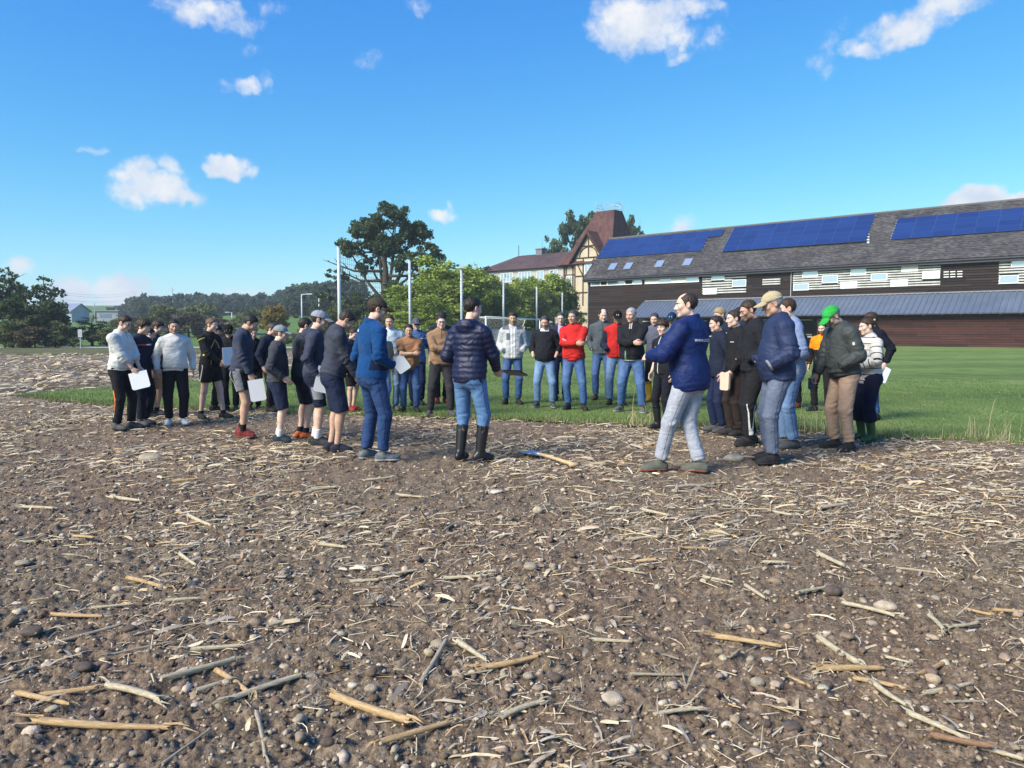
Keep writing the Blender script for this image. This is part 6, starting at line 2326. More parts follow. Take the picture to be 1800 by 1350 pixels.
TR = lambda m, kind='trousers', **k: std(kind, m, **k)
SHOE = lambda m, sole=None, **k: dict(mat=m, sole=sole, **k)
NARROW = ((.085, .02, 12), (-.085, -.03, -10))
WIDE = ((.155, .0, 16), (-.155, .02, -16))

# ================================================================== left part of the ring, from the left
P_['w1'] = person('man with glasses in white half-zip sweater at the left end of the ring', dict(
    at=(216, 757, 556), yaw=97, hp=20, lean=3, girth=.25, glasses=1, hair=('fade', 'brown'), feet=((.10, -.03, 8), (-.10, .08, -12)),
    R=('hold', dict(w=(.075, .27, .915))), L=('hold', dict(w=(.075, .27, .93))), upper=std('sweater', OFFW, t=.022, hem=.93, sleeve=1.42, elastic=1, collar=.028, armloose=.012),
    lower=TR(ORSTRIPE, t=.022), shoes=SHOE(SH_GREY, SOLE_D)))
sheet('clipboard', P_['w1'], 0, .25, .25, mat('white_paper', (.74, .75, .78), .8, var=.02), 'white pad with rounded corners held low by the man in the white half-zip', (8, 14, -70), (.0, .02, .02), 'pad')

P_['w2'] = person('youth with brown fluffy hair in navy tee with a white and red chest stripe', dict(
    at=(252, 750, 562), yaw=100, hp=14, hair=('fluffy', 'brown'), R='down', L='down', feet=NARROW,
    upper=std('t_shirt', C('navy_tee_stripe', NAVYC, [((.62, .60, .58), dict(x=(-.17, .02), y=(0, 1), z=(1.352, 1.375), aarm=(-1, .6))), ((.5, .06, .05), dict(x=(.02, .17), y=(0, 1), z=(1.352, 1.375), aarm=(-1, .6)))]), t=.016, hem=.88, sleeve=1.96),
    lower=TR(C('navy_work_trousers', (.012, .015, .028)), t=.024), shoes=SHOE(SH_GREY, SOLE_D)))
P_['w3'] = person('short-haired person in navy jacket with a pale shoulder stripe, half hidden behind others', dict(
    at=(261, 735, 579), yaw=62, hp=18, hair=('crew', 'black'), R='down', feet=NARROW,
    upper=std('jacket', C('navy_jacket_pale_shoulder', NAVYC, [((.55, .57, .60), dict(arm=(1.05, 1.14)))]), t=.022, hem=.90), lower=TR(BLACK), shoes=SHOE(SH_DARK)))
P_['w4'] = person('boy in slate jacket and shorts holding a brown folder', dict(
    at=(276, 732, 565), yaw=80, hp=14, hy=6, hair=('fringe', 'brown'), R=('holdlow', dict(w=(.21, .10, .90))), L='down', feet=NARROW,
    upper=std('jacket', SLATE, t=.020, hem=.90), lower=TR(BLACK, 'shorts', end=.86, t=.026, flare=.008), shoes=SHOE(SH_GREY, SOLE_D), sock=SOCKB, sockz=.16))
sheet('folder', P_['w4'], 0, .24, .31, mat('brown_card', (.44, .25, .125), .85, var=.06), 'brown card folder held down by the boy in the slate jacket', (4, 0, -70), (.0, .02, .03), 'folder', thick=.012)
P_['w5'] = person('stout young man in white sweatshirt and white trainers facing the camera', dict(
    at=(311, 748, 563), yaw=150, hp=8, girth=.42, face=1.06, hair=('short', 'black'), beard=.25, skin='tan', R='down', L='down', feet=((.12, 0, 14), (-.10, .05, -12)),
    upper=std('sweatshirt', C('white_sweatshirt_print', (.60, .59, .56), [((.45, .52, .22), dict(x=(.03, .075), y=(0, 1), z=(1.27, 1.285), aarm=(-1, .6)))]), t=.022, hem=.92, elastic=1), lower=TR(BLACK, t=.026), shoes=SHOE(SH_WHITE, SOLE_W)))
P_['w6'] = person('young man in black jacket with yellow piping and black shorts hugging a white paper', dict(
    at=(372, 738, 561), yaw=112, hp=8, hy=-8, girth=.2, hair=('short', 'light'), R=('claspmid', dict(w=(.03, .26, 1.02))), L=('claspmid', dict(w=(.01, .27, 1.04))), feet=((.12, -.13, 20), (-.12, .16, -18)),
    upper=std('jacket', C('black_jacket_yellow_piping', BLACKC, [((.50, .42, .09), dict(arm=(1.02, 1.06))), ((.50, .42, .09), dict(line=(1.42, -1.6, .012), y=(0, 1), aarm=(-1, .6))), ((.50, .42, .09), dict(ax=(.100, .110), z=(.90, 1.2), aarm=(-1, .6))), ((.55, .10, .03), dict(ax=(-1, .008), y=(0, 1), z=(1.3, 1.6)))]), t=.018, hem=.92, collar=.035),
    lower=TR(SHORT_B, 'shorts', end=.62, t=.036, flare=.006), shoes=SHOE(SH_DARK, SOLE_D), sock=SOCKB, sockz=.15))
sheet('paper_sheet', P_['w6'], 0, .22, .29, MATS['white_paper'], 'white paper sheet held upright on the chest of the youth in black shorts', (0, 2, -8), (-.02, .05, .29), 'paper')
P_['w7'] = person('person in dark cap stretching an arm to the right, behind the yellow-piped jacket', dict(
    at=(377, 724, 572), yaw=75, hp=14, hair=('short', 'brown'), cap=C('dark_purple_cap', (.03, .026, .036)), R=('point', dict(w=(.12, .58, 1.38))), L='down', feet=NARROW,
    upper=std('jacket', C('navy_jacket', (.016, .022, .048)), t=.018, hem=.90), lower=TR(BLACK), shoes=SHOE(SH_DARK)))
P_['w8'] = person('person in black cap with pale badge, black shirt and trousers, seen from the front', dict(
    at=(407, 724, 573), yaw=165, hp=26, hair=('short', 'dark'), cap=C('black_cap', (.009, .009, .011)), capmark=(.035, .016, PRINT_W), R='down', L='down', feet=NARROW,
    upper=std('shirt', BLACK, t=.014, hem=.90, sleeve=.85, armloose=.012), lower=TR(BLACK, t=.020), shoes=SHOE(SH_DARK)))
P_['w9'] = person('boy in slate sweatshirt and black and grey shorts with red and black trainers', dict(
    at=(427, 770, 556), yaw=85, hp=30, lean=6, girth=.1, hair=('short', 'black'), skin='tan', R=('holdlow', dict(w=(.20, .17, .925))), L='down', feet=((.085, .02, 8), (-.085, -.05, -8)),
    upper=std('sweatshirt', SLATE2, t=.022, hem=.91, elastic=1), lower=TR(SHORT_G, 'shorts', end=.60, t=.030), shoes=SHOE(mat('red_black_trainer', (.16, .022, .02), .8, var=.6, vscale=22), SOLE_R, high=.05), sock=SOCKB, sockz=.19))
sheet('paper_sheet', P_['w9'], 0, .20, .29, MATS['white_paper'], 'white paper sheet hanging from the hand of the boy with red trainers', (4, 8, -75), (.06, .05, .01), 'paper')
P_['w10'] = person('person in black jacket with white emblem, hand at the chin, behind the red trainers boy', dict(
    at=(447, 722, 574), yaw=150, hp=16, hair=('short', 'brown'), R=('face', {}), L='crossin', feet=NARROW, upper=std('jacket', BLACK, t=.020, hem=.88), lower=TR(BLACK), shoes=SHOE(SH_DARK)))
on_cloth(P_['w10'], 'chest_emblem', ([(.028 * cos(t), .028 * sin(t)) for t in np.linspace(0, 2 * pi, 13)[:-1]], [tuple(range(12))]), -.08, 1.30, 'front', PRINT_W)
P_['w11'] = person('man with greying hair and dark jacket just behind the boy in the grey cap', dict(
    at=(476, 726, 570), yaw=105, hp=20, hair=('short', 'salt'), R='down', feet=NARROW, upper=std('jacket', NAVY, t=.020, hem=.88), lower=TR(BLACK), shoes=SHOE(SH_DARK)))
P_['w12'] = person('boy in pale grey cap, slate sweatshirt, denim shorts and white socks', dict(
    at=(491, 779, 574), yaw=82, hp=6, girth=.15, hair=('short', 'light'), skin='pale', cap=C('pale_grey_cap', (.22, .25, .27)), R=('jpocket', dict(w=(.20, .10, 1.0), show=True)), L='pocket', feet=NARROW,
    upper=std('sweatshirt', SLATE3, t=.024, hem=.91, elastic=1), lower=TR(DENIM_S, 'shorts', end=.97, t=.028, flare=.004), shoes=SHOE(mat('petrol_trainer', (.016, .032, .046), .8, var=.5, vscale=25), SOLE_D), sock=SOCKW, sockz=.20))
P_['w13'] = person('dark-haired boy with folded arms and orange trainers, seen from behind', dict(
    at=(533, 773, 561), yaw=62, hp=12, hair=('short', 'black'), R=('cross', {}), L='crossin', feet=NARROW,
    upper=std('sweatshirt', C('slate_sweatshirt_dark_sleeve', (.047, .050, .062), [((.015, .016, .022), dict(aarm=(1.45, 1.9), per=(.05, .5)))]), t=.020, hem=.91), lower=TR(C('dark_shorts', (.014, .017, .034)), 'shorts', end=.95, t=.026), shoes=SHOE(mat('orange_trainer', (.45, .10, .03), .8, var=.6, vscale=25), SOLE_D), sock=SOCKB, sockz=.17))
P_['w14'] = person('boy in light grey cap and slate hoodie, shorts with a grey pocket and white socks', dict(
    at=(556, 784, 548), yaw=80, hp=12, hair=('short', 'dark'), cap=C('light_grey_cap', (.27, .28, .33)), R=('down', dict(w=(.24, .05, .95))), L='down', feet=NARROW,
    upper=std('hoodie', C('slate_hoodie', (.048, .056, .088)), t=.022, hem=.90, hood=1), lower=TR(SHORT_P, 'shorts', end=.95, t=.027), shoes=SHOE(mat('black_white_trainer', (.03, .03, .032), .8, var=.8, vscale=25), SOLE_D), sock=SOCKW, sockz=.22))
sheet('paper_sheet', P_['w14'], 0, .21, .32, MATS['white_paper'], 'white paper sheet tucked between the two boys in slate tops', (0, -14, -80), (.02, .08, .16), 'paper')
P_['w15'] = person('tall boy in slate-grey sweatshirt and long dark denim shorts looking down', dict(
    at=(588, 796, 549), yaw=68, hp=38, lean=7, girth=.1, hair=('short', 'dark'), skin='tan', R=('clasp', dict(w=(.10, .26, .95))), L='clasp', feet=NARROW,
    upper=std('sweatshirt', SLATE, t=.026, hem=.92, elastic=1, armloose=.008), lower=TR(DENIM_S, 'shorts', end=1.0, t=.030, flare=.006), shoes=SHOE(SH_NAVY, SOLE_D)))
P_['w16'] = person('boy in dark top and red shoes, mostly hidden left of the blue fleece man', dict(
    at=(618, 722, 577), yaw=120, hp=20, hair=('short', 'brown'), R='down', feet=NARROW, upper=std('sweatshirt', NAVY, t=.016, hem=.90), lower=TR(BLACK, 'shorts', end=.9, t=.03), shoes=SHOE(mat('red_shoe', (.30, .03, .03), .8), SOLE_D)))
FL = C('blue_fleece', (.005, .050, .165), [((.006, .012, .040), dict(ax=(.140, 1), z=(1.0, 1.30), aarm=(-1, .6)))], sheen=.1)
P_['fleece'] = person('man in bright blue fleece, brown cap, glasses and dark blue jeans', dict(
    at=(656, 812, 526), yaw=52, hp=12, hy=18, girth=.35, glasses=1, hair=('short', 'dark'), beard=.3, cap=C('brown_cap', (.060, .048, .036)), R='jpocket', L='jpocket', feet=((.13, .05, 22), (-.13, -.02, -8)),
    upper=std('fleece_jacket', FL, t=.020, hem=.90, collar=.038), lower=TR(J_DARK, 'jeans', t=.018), shoes=SHOE(mat('grey_teal_trainer', (.12, .14, .145), .8, var=.4, vscale=20), SOLE_W)))
pts = [(.034 * cos(t), .030 * sin(t)) for t in np.linspace(0, pi, 9)]
on_cloth(P_['fleece'], 'shoulder_logo', (pts, [tuple(range(9))]), -.085, 1.415, 'back', PRINT_W)

# ================================================================== middle
P_['m18'] = person('man with short dark hair in pale blue tee behind the blue fleece', dict(
    at=(688, 722, 554), yaw=165, hp=10, hy=20, hair=('crew', 'dark'), skin='ruddy', R='down', L='down', feet=NARROW,
    upper=std('t_shirt', C('pale_blue_tee', (.50, .60, .66)), t=.018, hem=.88, sleeve=.85, armloose=.014), lower=TR(J_LIGHT, 'jeans'), shoes=SHOE(SH_GREY)))
P_['m19'] = person('person in grey-green tee half hidden by the blue fleece', dict(
    at=(672, 727, 576), yaw=140, hp=16, hair=('short', 'black'), R='down', L='down', feet=NARROW,
    upper=std('t_shirt', C('grey_green_tee', (.24, .25, .22)), t=.016, hem=.88, sleeve=.85, armloose=.012), lower=TR(J_LIGHT, 'jeans'), shoes=SHOE(SH_GREY)))
P_['m20'] = person('smiling young man in brown tee with folded bare arms', dict(
    at=(721, 724, 570), yaw=176, hp=8, girth=.3, hair=('short', 'black'), skin='tan', R='cross', L='crossin', feet=((.13, 0, 14), (-.13, 0, -14)),
    upper=std('t_shirt', C('brown_tee', (.29, .145, .075)), t=.018, hem=.86, sleeve=.82, armloose=.014), lower=TR(J_BLUE, 'jeans', t=.022), shoes=SHOE(SH_DARK, SOLE_D)))
sheet('paper_sheet', P_['m20'], 1, .24, .30, mat('grey_paper', (.50, .53, .56), .8, var=.02), 'grey-white sheet sticking out under the arms of the man in the brown tee', (8, 35, 4), (.06, .02, -.02), 'paper')
P_['m21'] = person('man in grey cap, sunglasses and blue tee behind the smiling man', dict(
    at=(733, 712, 558), yaw=170, hp=6, hair=('short', 'dark'), glasses='dark', cap=C('grey_blue_cap', (.075, .085, .105)), capmark=(.035, .010, PRINT_W), R='down', L='down', feet=NARROW,
    upper=std('t_shirt', C('blue_tee', (.06, .11, .27), [((.6, .6, .6), dict(x=(-.2, -.08), y=(0, 1), z=(1.36, 1.38)))]), t=.018, hem=.88, sleeve=.85), lower=TR(J_NAVY, 'jeans'), shoes=SHOE(SH_DARK)))
P_['m22'] = person('man with glasses in brown half-zip sweater with folded arms and charcoal trousers', dict(
    at=(776, 731, 553), yaw=168, hp=10, girth=.3, glasses=1, hair=('short', 'black'), skin='pale', R='cross', L='crossin', feet=((.20, -.02, 18), (-.16, .06, -18)),
    upper=std('sweater', C('brown_half_zip', (.27, .165, .095), [((.05, .035, .03), dict(ax=(-1, .006), y=(.02, 1), z=(1.36, 1.6)))]), t=.020, hem=.90, elastic=1, collar=.03), lower=TR(DKGREY, t=.024), shoes=SHOE(SH_GREY, SOLE_D)))
P_['m23'] = person('black-haired youth in dark jacket behind the brown half-zip sweater', dict(
    at=(776, 708, 547), yaw=160, hp=18, hair=('fringe', 'black'), R='claspmid', L='clasp', feet=NARROW, upper=std('jacket', NAVY, t=.020, hem=.88), lower=TR(BLACK), shoes=SHOE(MATS['red_shoe'])))
PUF = C('navy_puffer', (.009, .013, .048), rough=.48, spec=.4, var=.08)
P_['puffer'] = person('man in navy quilted puffer jacket, blue jeans and black rubber boots, seen from behind', dict(
    at=(826, 813, 525), yaw=28, hp=4, hy=22, girth=.25, hair=('short', 'black'), R=('tablet', dict(w=(.17, .30, 1.00))), L='jpocket', feet=((.115, .02, 28), (-.115, -.02, -4)),
    upper=std('puffer_jacket', PUF, t=.024, hem=.86, puffer=.060, hood=1, armloose=.006, elastic=1, fold=.006), lower=TR(C('faded_blue_jeans', (.10, .195, .37), denim=.5), 'jeans', t=.018, end=1.5, ankle=.040, fold=.007), shoes=dict(mat=RUBBER, boot=.74)))
sheet('tablet', P_['puffer'], 0, .27, .21, mat('black_tablet', (.012, .012, .014), .35, .5), 'black folder held forward by the man in the puffer jacket', (72, 0, -8), (.05, .19, .05), 'tablet', thick=.014)

GREYJ = C('white_grey_fleece_jacket', (.46, .47, .48), [((.12, .12, .14), dict(ax=(.07, .20), y=(-1, 1), z=(1.45, 1.60))), ((.11, .115, .13), dict(x=(.060, .125), y=(0, 1), z=(1.255, 1.385), aarm=(-1, .6))),
         ((.70, .71, .72), dict(ax=(-1, .048), y=(0, 1), z=(.5, 1.47), aarm=(-1, .6))), ((.14, .14, .15), dict(ax=(.048, .060), y=(0, 1), z=(.5, 1.47), aarm=(-1, .6))), ((.12, .12, .13), dict(x=(-.12, -.07), y=(0, 1), z=(1.315, 1.325), aarm=(-1, .6)))])
P_['m25'] = person('man in pale grey open jacket over a white tee, hands in his pockets', dict(
    at=(901, 710, 548), yaw=178, hp=6, girth=.2, hair=('fade', 'dark'), skin='tan', beard=.25, R='jpocket', L='jpocket', feet=((.13, -.02, 18), (-.11, .02, -14)),
    upper=std('jacket', GREYJ, t=.028, hem=.89, collar=.032), lower=TR(J_BLUE, 'jeans', t=.016), shoes=SHOE(SH_DARK, SOLE_D)))
P_['m26'] = person('man in black sweater with pushed-up sleeves, shirt collar and faded jeans', dict(
    at=(958, 716, 555), yaw=190, hp=14, girth=.55, hair=('short', 'salt'), beard=.45, R='pocket', L='pocket', feet=WIDE, skin='ruddy',
    upper=std('sweater', C('black_sweater', (.017, .018, .023), [((.58, .58, .58), dict(z=(1.485, 1.7), ax=(-1, .085)))]), t=.018, hem=.91, sleeve=1.45, collar=.014), lower=TR(J_LIGHT, 'jeans', t=.018), shoes=SHOE(SH_GREY, SOLE_W)))
P_['m27'] = person('man with glasses in lilac shirt and dark gilet, left behind the red hoodie', dict(
    at=(985, 704, 549), yaw=185, hp=8, glasses=1, hair=('short', 'salt'), skin='pale', R='down', L='down', feet=NARROW,
    upper=std('gilet', C('dark_gilet_over_lilac_shirt', (.030, .024, .040), [((.34, .33, .50), dict(ax=(-1, .052), y=(0, 1), z=(1.26, 1.7), aarm=(-1, .6)))]), t=.022, hem=.90, collar=.02), lower=TR(J_NAVY, 'jeans'), shoes=SHOE(SH_DARK)))
RED = C('red_hoodie', (.52, .026, .024))
P_['m28'] = person('man in red hoodie with folded arms and blue jeans', dict(
    at=(1008, 720, 545), yaw=196, hp=4, hy=14, girth=.4, hair=('short', 'salt'), skin='tan', R='cross', L='crossin', feet=((.10, -.02, 14), (-.20, .04, -22)),
    upper=std('hoodie', RED, t=.024, hem=.90, elastic=1, hood=1), lower=TR(J_MID, 'jeans', t=.020), shoes=SHOE(SH_DARK, SOLE_D)))
on_cloth(P_['m28'], 'sleeve_print', text_poly('Rapid', .035), .13, 1.26, 'front', PRINT_W, rot=-20)
P_['m29'] = person('man in grey fleece with a hand in his pocket behind the red gilet', dict(
    at=(1058, 703, 543), yaw=186, hp=14, hy=-10, girth=.2, hair=('receding', 'dark'), skin='pale', R='pocket', L='pocket', feet=((.12, -.02, 20), (-.12, .06, -10)),
    upper=std('fleece_jacket', C('grey_fleece', (.075, .090, .105)), t=.020, hem=.90, collar=.034), lower=TR(J_BLUE, 'jeans', t=.018), shoes=SHOE(SH_BROWN)))
P_['m30'] = person('man in red gilet and black cap with light blue jeans', dict(
    at=(1084, 711, 546), yaw=188, hp=10, girth=.3, hair=('short', 'dark'), skin='tan', beard=.45, cap=C('black_cap', (.009, .009, .011)), capmark=(.022, .014, PRINT_W), R='jpocket', L='jpocket', feet=((.13, 0, 16), (-.11, .0, -12)),
    upper=std('gilet', C('red_gilet_navy_sleeves', (.45, .024, .022), [(NAVYC, dict(aarm=(1.03, 9))), ((.06, .008, .008), dict(ax=(-1, .005), y=(0, 1)))]), t=.024, hem=.90, collar=.032), lower=TR(J_LIGHT, 'jeans', t=.018), shoes=SHOE(SH_BROWN, SOLE_D)))
on_cloth(P_['m30'], 'chest_print', rect(.07, .016), -.085, 1.335, 'front', PRINT_W)
P_['m31'] = person('stout grey-haired man in black jacket with folded arms and blue jeans', dict(
    at=(1110, 724, 541), yaw=203, hp=8, hy=14, girth=.85, hair=('short', 'silver'), skin='ruddy', R='cross', L='crossin', feet=((.20, -.02, 20), (-.20, .06, -20)),
    upper=std('jacket', C('black_jacket_pale_hem', (.017, .018, .022), [((.50, .52, .52), dict(z=(.80, .905))), ((.16, .30, .22), dict(x=(.06, .085), y=(0, 1), z=(.9, 1.06), aarm=(-1, .6))), ((.42, .38, .32), dict(ax=(-1, .024), y=(.02, 1), z=(1.43, 1.7), aarm=(-1, .6)))]), t=.026, hem=.89, collar=.034), lower=TR(J_MID, 'jeans', t=.024), shoes=SHOE(SH_OLIVE, SOLE_W)))

# ================================================================== right part of the ring
MAUVE = C('mauve_grey_polo', (.105, .11, .15))
P_['r32'] = person('grey-haired man in mauve-grey polo, black trousers and yellow rubber boots', dict(
    at=(1150, 706, 550), yaw=205, hp=12, hair=('short', 'salt'), R='down', L='down', feet=((.10, 0, 12), (-.10, 0, -12)),
    upper=std('polo_shirt', MAUVE, t=.018, hem=.88, sleeve=.9, armloose=.012), lower=TR(BLACK, t=.016, end=1.5, ankle=.046), shoes=dict(mat=RUBBER_Y, boot=.80)))
P_['r33'] = person('man in navy cap with white badge behind the curly-haired boy', dict(
    at=(1180, 708, 549), yaw=205, hp=14, hair=('short', 'light'), skin='ruddy', cap=C('navy_cap', (.014, .030, .070)), capmark=(.026, .020, PRINT_W), R='down', L='down', feet=NARROW,
    upper=std('polo_shirt', C('lilac_grey_polo', (.16, .165, .20)), t=.020, hem=.88, sleeve=.9), lower=TR(NAVY), shoes=SHOE(SH_DARK)))
P_['r34'] = person('curly-haired boy in black short-sleeved zip top and black rubber boots', dict(
    at=(1166, 757, 563), yaw=238, hp=4, hy=-14, hair=('curly', 'brown'), skin='pale', R='down', L='down', feet=((.10, .02, 14), (-.10, .0, -10)),
    upper=std('zip_top', C('black_zip_top', (.017, .017, .022), [((.55, .55, .53), dict(ax=(-1, .007), y=(.0, 1))), ((.5, .5, .5), dict(x=(.05, .11), y=(0, 1), z=(1.352, 1.360), aarm=(-1, .6)))]), t=.016, hem=.92, sleeve=.85, collar=.022, armloose=.012), lower=TR(C('black_navy_trousers', (.013, .014, .022)), t=.016, end=1.5, ankle=.046), shoes=dict(mat=RUBBER, boot=.74)))
P_['r35'] = person('person with dark brown hair half hidden behind the collar of the blue-jacketed man', dict(
    at=(1206, 715, 550), yaw=225, hp=10, hair=('fluffy', 'dark'), skin='ruddy', R='down', L='down', feet=NARROW, upper=std('jacket', C('mauve_grey_polo', (.105, .11, .15)), t=.018, hem=.88), lower=TR(J_NAVY, 'jeans'), shoes=SHOE(SH_DARK)))
RJ = C('royal_navy_jacket', (.006, .018, .095), rough=.6, spec=.25)
P_['bald'] = person('balding man in royal blue jacket with white lettering on the back and pale grey jeans', dict(
    at=(1203, 831, 518), yaw=316, hp=4, hy=-42, girth=.45, shift=(0, -.05, -.015), hair=('receding', 'dark'), skin='pale', beard=.2, R=('talk', dict(w=(-.05, .33, 1.18))), L=('talk', dict(w=(.24, .32, 1.17))), feet=((.04, -.15, -24), (-.19, .17, -46)),
    upper=std('jacket', RJ, t=.036, hem=.82, loose=.012, collar=.046, armloose=.014, cuff=.052, hemslope=-.12), lower=TR(J_PALE, 'jeans', t=.020), shoes=SHOE(SH_OLIVE, SOLE_R)))
on_cloth(P_['bald'], 'back_lettering', text_poly('www.attisholz.ch', .055, .33), .03, 1.30, 'back', PRINT_W, rot=-2, off=.010)
P_['r37'] = person('blond youth in navy jacket behind the blue-jacketed man', dict(
    at=(1268, 722, 540), yaw=255, hp=10, hair=('fringe', 'blond'), skin='pale', R='down', L='down', feet=NARROW, upper=std('jacket', C('navy_jacket_white_band', NAVYC, [((.55, .6, .62), dict(z=(1.33, 1.36), y=(0, 1)))]), t=.02, hem=.88, collar=.03), lower=TR(J_NAVY, 'jeans'), shoes=SHOE(SH_DARK)))
P_['r38'] = person('black-haired person in navy jacket and navy jeans at the shoulder of the blue-jacketed man', dict(
    at=(1262, 762, 557), yaw=265, hp=8, hair=('short', 'black'), R='down', L='down', feet=((.10, .02, 10), (-.10, -.04, -10)), upper=std('jacket', NAVY, t=.022, hem=.86), lower=TR(J_NAVY, 'jeans', t=.02), shoes=SHOE(SH_GREY, SOLE_D)))
P_['r39'] = person('dark-haired boy in black jacket and brown trousers holding a notebook', dict(
    at=(1292, 768, 547), yaw=262, hp=6, hair=('short', 'dark'), skin='pale', R='pocket', L=('holdlow', dict(w=(.20, .17, .93))), feet=NARROW,
    upper=std('jacket', C('black_jacket_white_piping', BLACKC, [((.6, .6, .6), dict(x=(-.13, -.06), y=(0, 1), z=(1.335, 1.345), aarm=(-1, .6)))]), t=.022, hem=.88, collar=.03), lower=TR(DKBROWN, t=.024), shoes=SHOE(SH_DARK)))
sheet('notebook', P_['r39'], 1, .16, .24, mat('cream_notebook', (.60, .47, .36), .85, var=.04), 'cream notebook with a white edge held low by the boy in the black jacket', (2, 0, 20), (.02, .04, .06), 'notebook', thick=.03)
P_['r40'] = person('dark-haired person whose head shows behind the bearded man', dict(
    at=(1300, 724, 540), yaw=240, hp=8, hair=('short', 'black'), R='down', L='down', feet=NARROW, upper=std('jacket', NAVY, t=.02, hem=.88), lower=TR(BLACK), shoes=SHOE(SH_DARK)))
P_['r41'] = person('bearded man with glasses in black jacket and black work trousers with white piping', dict(
    at=(1322, 784, 530), yaw=268, hp=20, girth=.3, glasses=1, beard=.65, hair=('short', 'brown'), skin='ruddy', R='jpocket', L='jpocket', feet=((.11, -.03, 8), (-.11, .09, -12)),
    upper=std('jacket', C('black_softshell', (.017, .018, .023)), t=.026, hem=.90, collar=.036), lower=TR(WORKP, t=.028), shoes=SHOE(SH_DARK, SOLE_D)))
on_cloth(P_['r41'], 'chest_print', rect(.05, .010), .09, 1.32, 'front', PRINT_W)
P_['r42'] = person('grey-haired man in beige cap, blue windbreaker and grey-blue jeans', dict(
    at=(1362, 816, 515), yaw=272, hp=18, lean=1, girth=.5, hair=('short', 'silver'), skin='tan', cap=C('beige_cap', (.42, .35, .22)), R='jpocket', L=('jpocket', dict(w=(.20, .12, 1.02))), feet=((.11, .02, 8), (-.11, .06, -12)),
    upper=std('windbreaker', C('blue_windbreaker', (.019, .031, .082), [((.20, .22, .26), dict(arm=(-2.96, -2.88)))], rough=.6, spec=.25), t=.034, hem=.86, collar=.034, armloose=.012), lower=TR(J_GREY, 'jeans', t=.024), shoes=SHOE(SH_DARK, SOLE_D)))
P_['r43'] = person('brown-haired person in pale blue top and light jeans behind the beige cap', dict(
    at=(1386, 790, 527), yaw=275, hp=8, girth=.3, hair=('short', 'brown'), R='jpocket', L='jpocket', feet=NARROW, upper=std('jacket', C('pale_blue_jacket', (.20, .26, .40)), t=.026, hem=.88), lower=TR(J_LIGHT, 'jeans', t=.018), shoes=SHOE(SH_GREY)))
P_['r48'] = person('person in dark trousers and red-brown shoes standing on the lawn behind the beige cap', dict(
    at=(1396, 716, 560), yaw=240, hp=10, hair=('short', 'dark'), R='down', L='down', feet=NARROW, upper=std('jacket', BLACK, t=.016, hem=.88), lower=TR(BLACK), shoes=SHOE(mat('red_brown_shoe', (.16, .04, .03), .8), SOLE_D)))
P_['r44'] = person('person in orange and black jacket standing behind the man in the green cap', dict(
    at=(1444, 724, 566), yaw=225, hp=12, hair=('short', 'black'), beard=.8, R='down', L='down', feet=((.16, -.05, 34), (-.14, .05, -20)),
    upper=std('jacket', C('orange_black_jacket', (.92, .25, .012), [((.014, .013, .016), dict(z=(0, 1.24), aarm=(-1, .6))), ((.014, .013, .016), dict(aarm=(1.55, 9))), ((.03, .02, .02), dict(ax=(-1, .006), y=(0, 1)))]), t=.024, hem=.90, collar=.03), lower=TR(C('black_trousers_plain', (.014, .013, .016)), t=.02), shoes=SHOE(RUBBER, SOLE_D)))
P_['r45'] = person('man in bright green cap, dark bomber jacket and beige trousers looking down', dict(
    at=(1480, 793, 541), yaw=262, hp=32, lean=9, girth=.4, glasses=1, beard=.7, hair=('short', 'grey'), skin='tan', cap=C('green_cap', (.030, .33, .060)), R=('holdlow', dict(w=(.20, .22, .93))), L='jpocket', feet=((.12, .02, 10), (-.12, -.02, -12)),
    upper=std('bomber_jacket', C('dark_green_grey_bomber', (.044, .052, .052), [((.010, .010, .011), dict(z=(.7, .935), aarm=(-1, .6))), ((.5, .5, .48), dict(arm=(-1.52, -1.40), y=(.01, .03)))], rough=.6, spec=.25), t=.032, hem=.90, elastic=1, collar=.022, armloose=.012), lower=TR(C('beige_chinos', (.34, .235, .175)), t=.024, fold=.012), shoes=SHOE(SH_DARK, SOLE_D, high=.05)))
sheet('phone', P_['r45'], 0, .075, .15, mat('black_phone', (.012, .012, .014), .3, .5), 'black phone held low by the man in the green cap', (15, 0, 60), (.0, .03, .03), 'phone', thick=.010)
STR = C('striped_sweater', (.56, .54, .50), [((.012, .012, .014), dict(per=(.088, .13), aarm=(-1, .6))), ((.012, .012, .014), dict(aarm=(1.28, 1.33))), ((.012, .012, .014), dict(aarm=(1.62, 1.67))), ((.012, .012, .014), dict(aarm=(1.95, 2.0))), ((.012, .012, .014), dict(aarm=(2.3, 2.35))), ((.012, .012, .014), dict(aarm=(2.6, 2.65)))])
P_['r46'] = person('woman with ponytail in white sweater with black stripes, navy culottes and green rubber boots', dict(
    at=(1524, 777, 561), yaw=266, hp=10, sw=.90, face=.93, jaw=.85, hair=('pony', 'brown'), skin='pale', R='claspmid', L=('claspmid', dict(w=(.10, .22, 1.10))), feet=((.09, .03, 8), (-.09, -.02, -8)),
    upper=std('sweater', STR, t=.022, hem=.84, loose=.01, armloose=.016), lower=TR(C('navy_culottes', (.012, .014, .034)), 'culottes', end=1.5, t=.040, ankle=.095, flare=.01), shoes=dict(mat=RUBBER_G, boot=.62)))
P_['r47'] = person('brown-haired young man in dark jacket and blue jeans behind the striped sweater', dict(
    at=(1531, 738, 548), yaw=262, hp=8, hair=('fringe', 'brown'), skin='pale', R='down', L=('down', dict(w=(.24, -.06, .95))), feet=NARROW, upper=std('jacket', C('blackish_navy_jacket', (.009, .011, .020)), t=.026, hem=.90), lower=TR(J_BLUE, 'jeans'), shoes=SHOE(SH_DARK)))
